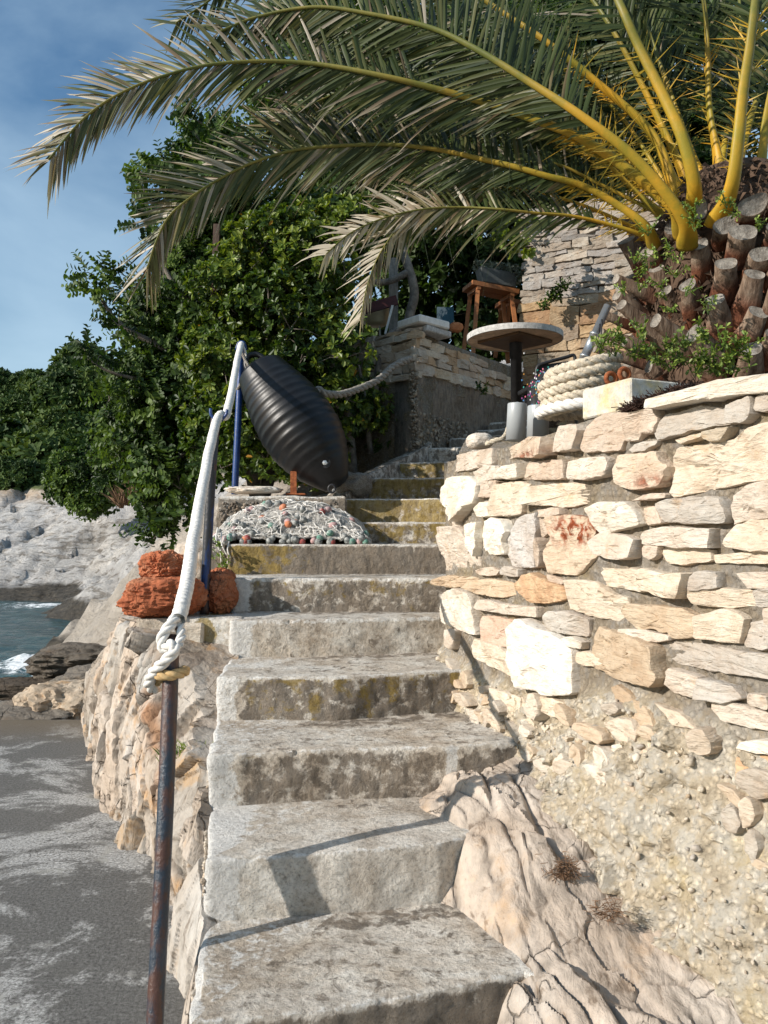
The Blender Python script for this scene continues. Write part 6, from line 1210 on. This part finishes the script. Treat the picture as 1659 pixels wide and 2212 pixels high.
V, F = lathe([(0, 0), (0, .030), (.55, .030), (.6, .019), (.95, .018), (1, .0)], ctr + Vector((0, .03, 0)), ctr + Vector((-.004, -.022, 0)), 6); M('bolt', V, F, MAT['zinc'], by, smooth=False)
V, F = lathe([(0, .0), (0, .038), (1, .036), (1, 0)], ctr + Vector((0, .03, 0)), ctr + Vector((0, -.002, 0)), 24); M('washer', V, F, MAT['iron'], by, smooth=False)
ctr = P(717, 1056, 5.70); q = [ctr + Vector((.024 * math.cos(a), -.012, .028 * math.sin(a))) for a in np.linspace(0, 2 * math.pi, 20)]; V, F = tube(q, .008, 8, False); M('end_eye', V, F, MAT['iron'], by)
V, F = lathe([(0, .0), (0, .016), (1, .013), (1, 0)], P(722, 1060, 5.72), P(722, 1060, 5.72) + Vector((0, -.012, .0)), 12); M('eye_pin', V, F, MAT['white'], by)

# ================================================================= FISHING NET WITH FLOATS
net = E('fishing_net', (-.72, 5.1, 1.29), 'heap of pale fishing net with small floats on the step under the buoy', 'fishing net')
nx_, ny_ = 150, 60; U_, W_ = np.meshgrid(np.linspace(0, 1, nx_), np.linspace(0, 1, ny_), indexing='ij')
Xn = -1.10 + 1.02 * U_; Yn = 4.93 + .48 * W_
hn = .27 * np.sin(np.pi * np.clip(W_ * .62 + .02, 0, 1)) ** .7 * np.interp(U_, [0, .06, .2, .45, .6, .8, .93, 1], [.0, .45, .8, 1.0, .9, .72, .42, .0]); pn = np.c_[Xn.ravel(), Yn.ravel(), 0 * Xn.ravel()]
hn = hn * (1 + .25 * fbm(pn, 5, 4, 60).reshape(Xn.shape)) + .012 * fbm(pn, 30, 3, 61, ridged=True).reshape(Xn.shape) * (hn > .02)
Zn = 1.285 + np.maximum(hn, -.01); NS = lambda u_, v_: Zn[int(np.clip(u_ * (nx_ - 1), 0, nx_ - 1)), int(np.clip(v_ * (ny_ - 1), 0, ny_ - 1))]
k = NT('net_mesh'); n1 = k.noise(120, 4, 0.7, 1.2, stretch=(1, 1, 2)); n2 = k.noise(9, 6, .6, .5)
c_ = k.mix(k.ramp(n1, [(0.35, (0.10, 0.09, 0.08)), (0.55, (0.42, 0.40, 0.36)), (0.72, (0.62, 0.60, 0.56))]), (.42, .26, .20), k.ramp(n2, [(.55, 0), (.72, .5)])); mat_net = k.fin(c_, .95, k.bump(n1, 1.0, .015), spec=.1)
M('net_heap', np.c_[Xn.ravel(), Yn.ravel(), Zn.ravel()], grid(nx_, ny_), mat_net, net)
r_ = np.random.default_rng(12); cb_ = B(); fb_ = B()
for _ in range(4200):                   # loose meshes of twine
    u0, v0 = r_.random(), r_.random() ** 1.3; a = r_.uniform(0, 2 * math.pi); l = r_.uniform(.04, .16); pts_ = []
    for f_ in np.linspace(0, 1, 5):
        uu, vv = u0 + math.cos(a) * l * f_, v0 + math.sin(a) * l * f_ * 1.2; a += r_.normal() * .4
        pts_.append((-1.10 + 1.02 * np.clip(uu, 0, 1), 4.93 + .48 * np.clip(vv, 0, 1) - .004, NS(np.clip(uu, 0, 1), np.clip(vv, 0, 1)) + .004 + .012 * r_.random()))
    V, F = tube(pts_, .0009, 3, False); fb_.add(V, F)
fb_.build('twine', MAT['rope'], net)
for _ in range(150):
    u0, v0 = r_.uniform(.02, .97), r_.random() ** 1.6 * .8; a = r_.uniform(0, 2 * math.pi); pts_ = []
    R0 = r_.uniform(.025, .05)
    for f_ in np.linspace(0, r_.uniform(.6, 1.3) * math.pi, 9):
        uu, vv = np.clip(u0 + R0 * 1.2 * math.cos(a + f_), 0, 1), np.clip(v0 + R0 * 1.6 * math.sin(a + f_), 0, 1); pts_.append((-1.10 + 1.02 * uu, 4.93 + .48 * vv - .012, NS(uu, vv) + .012 + .018 * math.sin(f_)))
    V, F = tube(pts_, .0029, 6, True); cb_.add(V, F)
for (x0, y0, x1, y1) in [(478, 1150, 490, 1200), (485, 1160, 478, 1215), (495, 1170, 498, 1205), (470, 1140, 474, 1190)]:
    V, F = tube(spline([P(x0, y0, 4.86), P((x0 + x1) / 2 - 5, (y0 + y1) / 2, 4.8), P(x1, y1, 4.8)], 12), .004, 6); cb_.add(V, F)
cb_.build('float_line', MAT['rope'], net)
FM = {'grey': m_two('grey_float', (.10, .11, .105), (.42, .42, .40), .42, .62, 30, .85), 'red': m_two('red_float', (.34, .07, .06), (.48, .30, .28), .5, .7, 40, .8), 'orange': m_two('orange_float', (.55, .19, .09), (.55, .38, .3), .5, .7, 40, .8), 'green': m_two('green_float', (.10, .26, .19), (.36, .42, .38), .45, .65, 40, .8), 'pink': m_two('pink_float', (.45, .26, .25), (.5, .42, .4), .45, .65, 40, .8)}
protos = {}
for kk, mm in FM.items():
    V, F = lathe([(t, .019 * math.sqrt(max(0, 1 - (2 * t - 1) ** 2)) + .003) for t in np.linspace(0, 1, 11)], (0, 0, -.026), (0, 0, .026), 14); protos[kk] = (V, F, mm)
meshes = {}
for i in range(92):
    u0 = r_.uniform(.0, .99); v0 = 0.0 if i < 34 else r_.random() ** 1.2 * .7; kk = r_.choice(['grey', 'grey', 'grey', 'grey', 'grey', 'grey', 'grey', 'green', 'red', 'pink', 'grey', 'grey', 'orange', 'pink'])
    if kk not in meshes:
        V, F, mm = protos[kk]; o = M('float', V, F, mm, net); o.matrix_parent_inverse = Matrix(); meshes[kk] = o
    else: o = meshes[kk].copy(); COL.objects.link(o)
    z0 = NS(u0, max(v0, .02)) + .012 if v0 > 0 else 1.305 + .03 * (i % 2) * r_.random()
    o.location = Vector((-1.10 + 1.02 * u0, 4.93 + .48 * v0 - (.02 if v0 == 0 else .012), z0)) - net.location; o.rotation_euler = tuple(r_.uniform(0, 3, 3)); s0 = r_.uniform(.75, 1.12); o.scale = (s0, s0, s0)
# second small heap of net behind the buoy
V, F = rock(P(765, 1048, 6.15), (.13, .14, .09), 91, 4, .3, 2.2); o = M('net_bundle', V, F, mat_net, smooth=True); T(o, 'small brownish bundle of net on the landing behind the buoy tip', 'net bundle')

# ================================================================= THINGS AROUND THE STEPS
V, F = rock(P(352, 1288, 4.05), (.195, .18, .10), 95, 6, .24, 1.7, rot=.2); T(M('red_rock', V, F, MAT['redrock'], attrs={'tint': np.ones((len(V), 3))}), 'largest rust-red rock lying on the outcrop left of the white rope', 'rock', 'rust-red rocks by the steps')
V, F = rock(P(352, 1224, 4.10), (.098, .11, .075), 97, 6, .28, 2.2, rot=.6); T(M('red_rock', V, F, MAT['redrock'], attrs={'tint': np.full((len(V), 3), 1.1)}), 'small rounded red rock perched on top of the largest one', 'rock', 'rust-red rocks by the steps')
V, F = rock(P(476, 1277, 4.32), (.085, .13, .115), 98, 6, .24, 1.9, rot=.1); T(M('red_rock', V, F, MAT['redrock'], attrs={'tint': np.ones((len(V), 3))}), 'blocky red rock between the middle blue post and the step edge', 'rock', 'rust-red rocks by the steps')
V, F = rock(P(425, 1290, 4.40), (.11, .11, .09), 102, 5, .18, 1.5, rot=.1); T(M('red_rock', V, F, MAT['redrock'], attrs={'tint': np.ones((len(V), 3))}), 'red rock directly behind the middle blue post', 'rock', 'rust-red rocks by the steps')
V, F = rock(P(435, 1215, 5.0), (.16, .16, .14), 99, 5, .2, 1.5, rot=.1); T(M('pale_rock', V, F, MAT['outcrop'], attrs={'tint': np.full((len(V), 3), 1.05)}), 'pale pinkish rock behind the red rocks below the carob leaves', 'rock')
V, F = rock(P(552, 1059, 5.72), (.19, .13, .026), 93, 5, .25, 1.6); T(M('flat_stone', V, F, MAT['stone'], attrs={'tint': np.full((len(V), 3), 1.25)}), 'thin white stone slab lying on the landing beside the blue post', 'stone')
br = E('rusty_bracket', P(633, 1060, 5.72), 'short rusty iron bracket standing on the landing beside the buoy', 'bracket')
V, F = beam(P(634, 1068, 5.74), P(634, 1018, 5.74), .045, .012); M('upright', V, F, MAT['rust'], br, smooth=False); c = P(634, 1068, 5.74); V, F = box(c + Vector((0.02, 0, 0)), (.14, .10, .012), 0, .003); M('base_plate', V, F, MAT['rust'], br, smooth=False)
V, F = rock(P(1036, 953, 3.55), (.058, .06, .036), 101, 5, .07, 1.4, rot=.2); T(M('white_boulder', V, F, MAT['stone'], attrs={'tint': np.tile([1.2, 1.22, 1.24], (len(V), 1))}), 'smooth rounded white stone on the left end of the near wall', 'stone')
re_ = E('rope_end', P(1080, 945, 3.5), 'frayed tan rope end lying by the white rounded stone on the wall', 'rope')
V, F = laid_rope(spline(PP_([(1050, 960, 3.44), (1068, 952, 3.42), (1085, 948, 3.42), (1095, 935, 3.45), (1098, 925, 3.5)]), 40), .011); M('rope', V, F, MAT['coil'], re_)
for (x, wpx, y0, y1, Yc, lab, tl) in [(1117.5, 42, 872, 952, 3.30, 'light grey plastic pipe standing on the wall, the left of the two', -4), (1163, 47, 877, 952, 3.42, 'light grey plastic pipe half hidden behind the rope coil', -2)]:
    pe = E('pipe_stub', P(x, y1, Yc), lab, 'pipe', 'grey pipe stubs on the wall'); r0 = wpx / 2 / FPX * Yc; a, c = P(x + tl, y1, Yc), P(x, y0, Yc)
    V, F = lathe([(0, 0), (0, r0), (.97, r0), (.995, r0 * .97), (1.0, r0 * .9), (1.0, 0)], a, c, 40); M('pipe', V, F, MAT['pvc'], pe)
    if tl == -4: q = [c + Vector((.008 * math.cos(t_), 0, .006 * math.sin(t_) + .001)) for t_ in np.linspace(0, math.pi, 8)]; V, F = tube(q, .0012, 5); M('wire_loop', V, F, MAT['zinc'], pe)
# hawser coil round a tube
hc = E('rope_coil', P(1250, 915, 3.0), 'thick coil of frayed mooring rope standing on the wall beside the stone block', 'rope coil')
qq = []; Yc = 3.12
turns = [(1254, 902, 72, 0), (1252, 880, 82, 1), (1250, 858, 82, 0), (1247, 838, 84, 0), (1250, 815, 88, 0), (1262, 792, 80, 0)]
bt_ = []
for i, (x, y, hw, wh) in enumerate(turns):
    rr0 = hw / FPX * Yc * .88; c = P(x, y, Yc); tilt_ = .12 + .018 * i
    for a in np.linspace(0, 2 * math.pi, 36, endpoint=False):
        f_ = (i + a / (2 * math.pi)); n_ = turns[min(i + 1, len(turns) - 1)]; c2 = P(n_[0], n_[1], Yc); hh = n_[2] / FPX * Yc * .88; g = a / (2 * math.pi); cc = c.lerp(c2, g); rx = rr0 + (hh - rr0) * g
        bt_.append((cc.x + rx * math.cos(a - 1.57), cc.y + rx * math.sin(a - 1.57), cc.z + tilt_ * rx * math.cos(a - 1.57) + .05 * rx * math.sin(a - 1.57)))
V, F = laid_rope(np.array(bt_), .0205, .0205 * 5.2, 8); n_ = .0022 * np.c_[fbm(V, 70, 2, 1), fbm(V, 70, 2, 2), fbm(V, 70, 2, 3)]; M('hawser', V + n_, F, MAT['coil'], hc)
c = P(1250, 884, Yc); q = [(c.x + .150 * math.cos(a), c.y + .150 * math.sin(a), c.z + .012 * math.cos(a)) for a in np.linspace(2.6, 6.4, 60)]
V, F = laid_rope(np.array(q), .022, .022 * 5.2, 8); M('white_turn', V, F, MAT['rope'], hc)
fz = B(); r_ = np.random.default_rng(9); bq = np.array(bt_)
for _ in range(2500):
    c = bq[r_.integers(len(bq))]; d = unit(1, r_)[0]; a = c + d * .0195; V, F = tube([a, a + d * .004, a + d * .006 + unit(1, r_)[0] * .004], .0004, 3, False); fz.add(V, F)
fz.build('fuzz', MAT['coil'], hc)
gt = E('metal_tube', P(1250, 800, 3.12), 'leaning galvanised tube rising out of the rope coil', 'tube')
V, F = lathe([(0, 0), (0, .0175), (.34, .0175), (.34, .0205), (.37, .0205), (.37, .0175), (.62, .0175), (.62, .020), (.65, .020), (.65, .0155), (1, .0155), (1, 0)], P(1236, 830, 3.10), P(1313, 660, 3.08), 24); M('tube', V, F, MAT['zinc'], gt)
q = spline([P(1296, 700, 3.05), P(1292, 740, 3.03), P(1302, 790, 3.05)], 16); V, F = tube(q, .003, 6); M('wire', V, F, MAT['iron'], gt)
q = spline([P(1300, 690, 3.05), P(1299, 740, 3.03), P(1310, 800, 3.05)], 16); V, F = tube(q, .003, 6); M('wire', V, F, MAT['iron'], gt)
# dressed block
c0 = Vector((.755, 2.43, 0)); ud = Vector((-.41, .91, 0)); vd = Vector((.91, .41, 0)); L1, L2 = .235, .25; zb0, zb1_ = P(1377, 884, 2.43).z, P(1377, 815, 2.43).z
ctr = c0 + ud * L1 / 2 + vd * L2 / 2; V, F = box((ctr.x, ctr.y, (zb0 + zb1_) / 2), (L2, L1, zb1_ - zb0), math.atan2(.41, .91), .005)
T(M('stone_block', V, F, MAT['block'], smooth=False), 'squared cream stone block with yellow stain resting on the near wall', 'stone block')
for i, (x, y, lab) in enumerate([(1320, 818, 'rusty iron ring standing left of its twin behind the stone block'), (1349, 808, 'rusty iron ring nearer the palm behind the stone block')]):
    c = P(x, y, 2.75); q = [c + Vector((.019 * math.cos(a), .008 * math.cos(a), .019 * math.sin(a))) for a in np.linspace(0, 2 * math.pi, 24)]; V, F = tube(q, .0085, 10, False); T(M('iron_ring', V, F, MAT['rust']), lab, 'ring', 'rusty rings by the block')
L_ = B(); r_ = np.random.default_rng(21)
for _ in range(900):
    f_ = r_.random(); a = np.array([1352, 885]) * (1 - f_) + np.array([1500, 833]) * f_; p_ = np.array(tuple(P(a[0] + r_.normal() * 6, a[1] + r_.normal() * 3, 2.45 - .22 * f_ ))); d = r_.normal(size=3) * [1, 1, .4]; d /= np.linalg.norm(d); V, F = tube([p_, p_ + d * .015, p_ + d * .028 + r_.normal(size=3) * .004], .0013, 4, False); L_.add(V, F)
T(L_.build('dry_seaweed', MAT['debris']), 'strip of dark dry seaweed along the top of the near wall', 'seaweed', kind='stuff')
# weeds and litter caught in the bedrock
for (x, y, Yc, n_, lab) in [(1222, 1895, 2.33, 260, 'dry brown twig cluster in a hollow of the bedrock'), (1310, 1985, 2.15, 120, 'rusty dry leaves in a crack of the bedrock')]:
    L_ = B()
    for _ in range(n_):
        p_ = np.array(tuple(P(x + r_.normal() * 16, y + r_.normal() * 12, Yc))); p_[2] += .02; d = r_.normal(size=3) * [1, 1, .3]; d /= np.linalg.norm(d); V, F = tube([p_, p_ + d * .012, p_ + d * .022], .0009, 4, False); L_.add(V, F)
    T(L_.build('dry_twigs', MAT['dead']), lab, 'twigs', kind='stuff')

# ================================================================= TERRACE FURNITURE
tb = E('round_table', (.99, 6.0, 2.07), 'round weathered table on a black pedestal standing behind the near wall', 'table')
c = P(1112, 729, 6.0); Rt = 102.5 / FPX * 6.0
V, F = lathe([(0, 0), (0, Rt * .97), (.04, Rt * .985), (.04, Rt), (1, Rt), (1, Rt * .98), (1, 0)], c + Vector((0, 0, -.022)), c + Vector((0, 0, .018)), 64); M('table_top', V, F, MAT['tabletop'], tb, smooth=False)
V, F = lathe([(0, Rt * .985), (0, Rt + .004), (1, Rt + .004), (1, Rt * .99)], c + Vector((0, 0, -.024)), c + Vector((0, 0, .018)), 64); M('edge_band', V, F, MAT['tabledge'], tb, smooth=False)
V, F = box((c.x, c.y, c.z - .034), (.40, .40, .02), .72, .003); M('mounting_plate', V, F, MAT['plate'], tb, smooth=False)
pb = Vector((c.x + .012, c.y, 2.05)); pt_ = Vector((c.x + .008, c.y, c.z - .04)); V, F = lathe([(0, .0), (0, .042), (.86, .042), (.86, .049), (.999, .049), (1, .075), (1.0, 0)], pb, pt_, 32); M('pedestal', V, F, MAT['iron'], tb)
V, F = lathe([(0, 0), (0, .2), (.7, .19), (1, .05)], Vector((pb.x, pb.y, 2.02)), Vector((pb.x, pb.y, 2.06)), 32); M('foot_plate', V, F, MAT['iron'], tb)
# chair behind the coil
ch = E('garden_chair', (1.3, 5.4, 2.05), 'black metal garden chair partly hidden behind the rope coil', 'chair')
Yc = 5.3; q = spline(PP_([(1158, 815, Yc), (1162, 792, Yc), (1185, 782, Yc), (1222, 772, Yc), (1240, 768, Yc), (1243, 790, Yc)]), 30); V, F = tube(q, .012, 8); M('back_frame', V, F, MAT['iron'], ch)
V, F = beam(P(1163, 800, Yc + .01), P(1238, 788, Yc + .01), .012, .06); M('back_panel', V, F, MAT['iron'], ch, smooth=False)
cs_ = P(1200, 840, Yc + .3); V, F = box(cs_, (.42, .42, .03), .15, .006); M('seat', V, F, MAT['iron'], ch, smooth=False)
for dx in (-.18, .18):
    for dy in (-.18, .18): V, F = tube([(cs_.x + dx, cs_.y + dy, cs_.z), (cs_.x + dx * 1.1, cs_.y + dy * 1.1, 2.0)], .012, 8); M('leg', V, F, MAT['iron'], ch)
# beaded net bundle
bn = E('beaded_net', P(1180, 860, 4.3), 'dark net with tiny coloured beads heaped between the table post and the rope coil', 'net')
V, F = rock(P(1180, 862, 4.35), (.10, .10, .14), 131, 4, .25, 2); M('net_heap', V, F, MAT['iron'], bn)
r_ = np.random.default_rng(31); bd_ = B(); cols = [(.6, .6, .6), (.1, .25, .5), (.5, .08, .15), (.05, .3, .25), (.5, .25, .06), (.3, .1, .3)]
for _ in range(260):
    p_ = P(1178 + 18 * r_.normal(), 842 + 22 * r_.normal(), 4.17 + .06 * r_.random()); V, F = box(p_, (.006, .006, .008), r_.random()); bd_.add(V, F, cols[r_.integers(6)])
k = NT('bead'); bd_.build('beads', k.fin(k.attr('tint'), .4), bn, smooth=False)

def stool(name, label, Pc, w, d, h, rot, slope=0.0, th=.05, group='orange timber stools on the terrace'):
    e = E(name, (Pc.x, Pc.y, Pc.z - h), label, 'stool', group); cr, sr = math.cos(rot), math.sin(rot)
    f = lambda x, y, z: Vector((Pc.x + x * cr - y * sr, Pc.y + x * sr + y * cr, Pc.z + z + slope * x))
    for sy in (-1, 1): V, F = beam(f(-w / 2, sy * d * .27, 0), f(w / 2, sy * d * .27, 0), d * .5, th); M('seat_plank', V, F, MAT['wood'], e, smooth=False)
    for sx in (-1, 1):
        V, F = beam(f(sx * w * .36, -d / 2, -th * .9), f(sx * w * .36, d / 2, -th * .9), .045, .04); M('cross_rail', V, F, MAT['wood'], e, smooth=False)
        for sy in (-1, 1): a = f(sx * w * .36, sy * d * .38, -th); b_ = f(sx * w * .50, sy * d * .52, 0); b_.z = Pc.z - h; V, F = beam(a, b_, .045, .045); M('leg', V, F, MAT['wood'], e, smooth=False)
    return e
s1 = stool('timber_stool', 'orange timber stool carrying the grey planter', P(1060, 628, 9.2), .58, .30, .80, .28 + math.pi * 0, -.10)
s2 = stool('timber_stool', 'lower orange timber stool beside the wall end, right of the planter stool', P(1118, 660, 9.6), .46, .28, .62, .3, -.06)
pl = E('planter_box', P(1068, 612, 9.2), 'long grey planter with pale succulents on the orange stool', 'planter')
pc_ = P(1073, 603, 9.2); V, F = box(pc_, (.44, .18, .17), .25, .008); 
V[:, :2] = np.array([pc_.x, pc_.y]) + (V[:, :2] - np.array([pc_.x, pc_.y])) * np.where(V[:, 2:3] > pc_.z, 1.06, .92); V[:, 2] -= .10 * (V[:, 0] - pc_.x); M('trough', V, F, MAT['planter'], pl, smooth=False)
cl_ = [((pc_.x + u_, pc_.y + .0, pc_.z + .12 - .18 * u_ + (-.06 if u_ > .2 else 0)), .085) for u_ in np.linspace(-.19, .26, 8)]
V, F, rn, _ = crown(cl_, 700, .034, .55, 71, (-.2, -.4, .5), 6); M('succulents', V, F, MAT['succ'], pl, smooth=False, attrs={'rnd': rn})
bs_ = E('enamel_basin', P(808, 690, 8.4), 'cream basin seen under the bush beside the terrace wall', 'basin')
c = P(812, 683, 8.4); V, F = lathe([(0, 0), (0, .10), (.15, .135), (.9, .15), (1, .165), (1, .15), (.3, .12), (.3, 0)], c + Vector((0, 0, -.10)), c + Vector((0, 0, .08)), 32); M('bowl', V, F, MAT['cream'], bs_)
V, F = beam(P(820, 700, 8.4), P(822, 760, 8.4), .02, .02); M('leg', V, F, MAT['white'], bs_, smooth=False)
V, F = beam(P(788, 668, 8.1), P(858, 648, 8.1), .03, .10); T(M('maroon_board', V, F, MAT['maroon'], smooth=False), 'maroon painted board lying across the cream basin', 'board')
V, F = beam(P(832, 722, 8.0), P(848, 660, 8.0), .022, .022); T(M('white_pole', V, F, MAT['white'], smooth=False), 'slim white pole leaning beside the cream basin', 'pole')
V, F = beam(P(850, 735, 8.25), P(850, 560, 8.25), .095, .095); T(M('timber_post', V, F, MAT['gwood'], smooth=False), 'grey timber post rising beside the trunk on the terrace', 'post')
V, F = beam(P(463, 640, 7.0), P(469, 486, 7.0), .055, .055); T(M('wooden_post', V, F, MAT['dwood'], smooth=False), 'brown wooden post sticking out of the foliage on the left', 'post')
V, F = rock(P(985, 708, 7.75), (.065, .06, .045), 120, 4, .2, 1.6); T(M('orange_stone', V, F, MAT['redrock'], attrs={'tint': np.tile([1.2, 1.3, 1.1], (len(V), 1))}), 'small orange stone on the terrace wall beside the white corner cap', 'stone')
V, F = box(P(962, 682, 9.4), (.20, .02, .20), .1); T(M('blue_panel', V, F, MAT['cyan'], smooth=False), 'small blue and white panel standing in the shade of the terrace', 'panel')
# grey mooring rope slung through the bush
gr_ = E('slung_rope', P(740, 845, 6.2), 'heavy grey rope slung from the bush to the terrace wall corner', 'rope')
V, F = laid_rope(spline(PP_([(672, 858, 6.1), (688, 842, 6.12), (702, 850, 6.15), (735, 852, 6.3), (775, 840, 6.5), (815, 822, 6.7), (845, 795, 6.9), (868, 782, 7.0), (888, 775, 7.15)]), 120), .030); M('rope', V, F, MAT['gwood'], gr_)
V, F = beam(P(384, 1213, 4.3), P(402, 1224, 4.3), .012, .012); T(M('iron_rod', V, F, MAT['iron'], smooth=False), 'short black iron rod sticking out beside the small red rock', 'rod')

for o in list(COL.objects):
    if o.parent is not None and o.name.split('.')[0] in ('twigs', 'stem', 'beads', 'fuzz', 'twine', 'fibre', 'pebbles', 'aggregate', 'dry_leaflets'): o['kind'] = 'stuff'
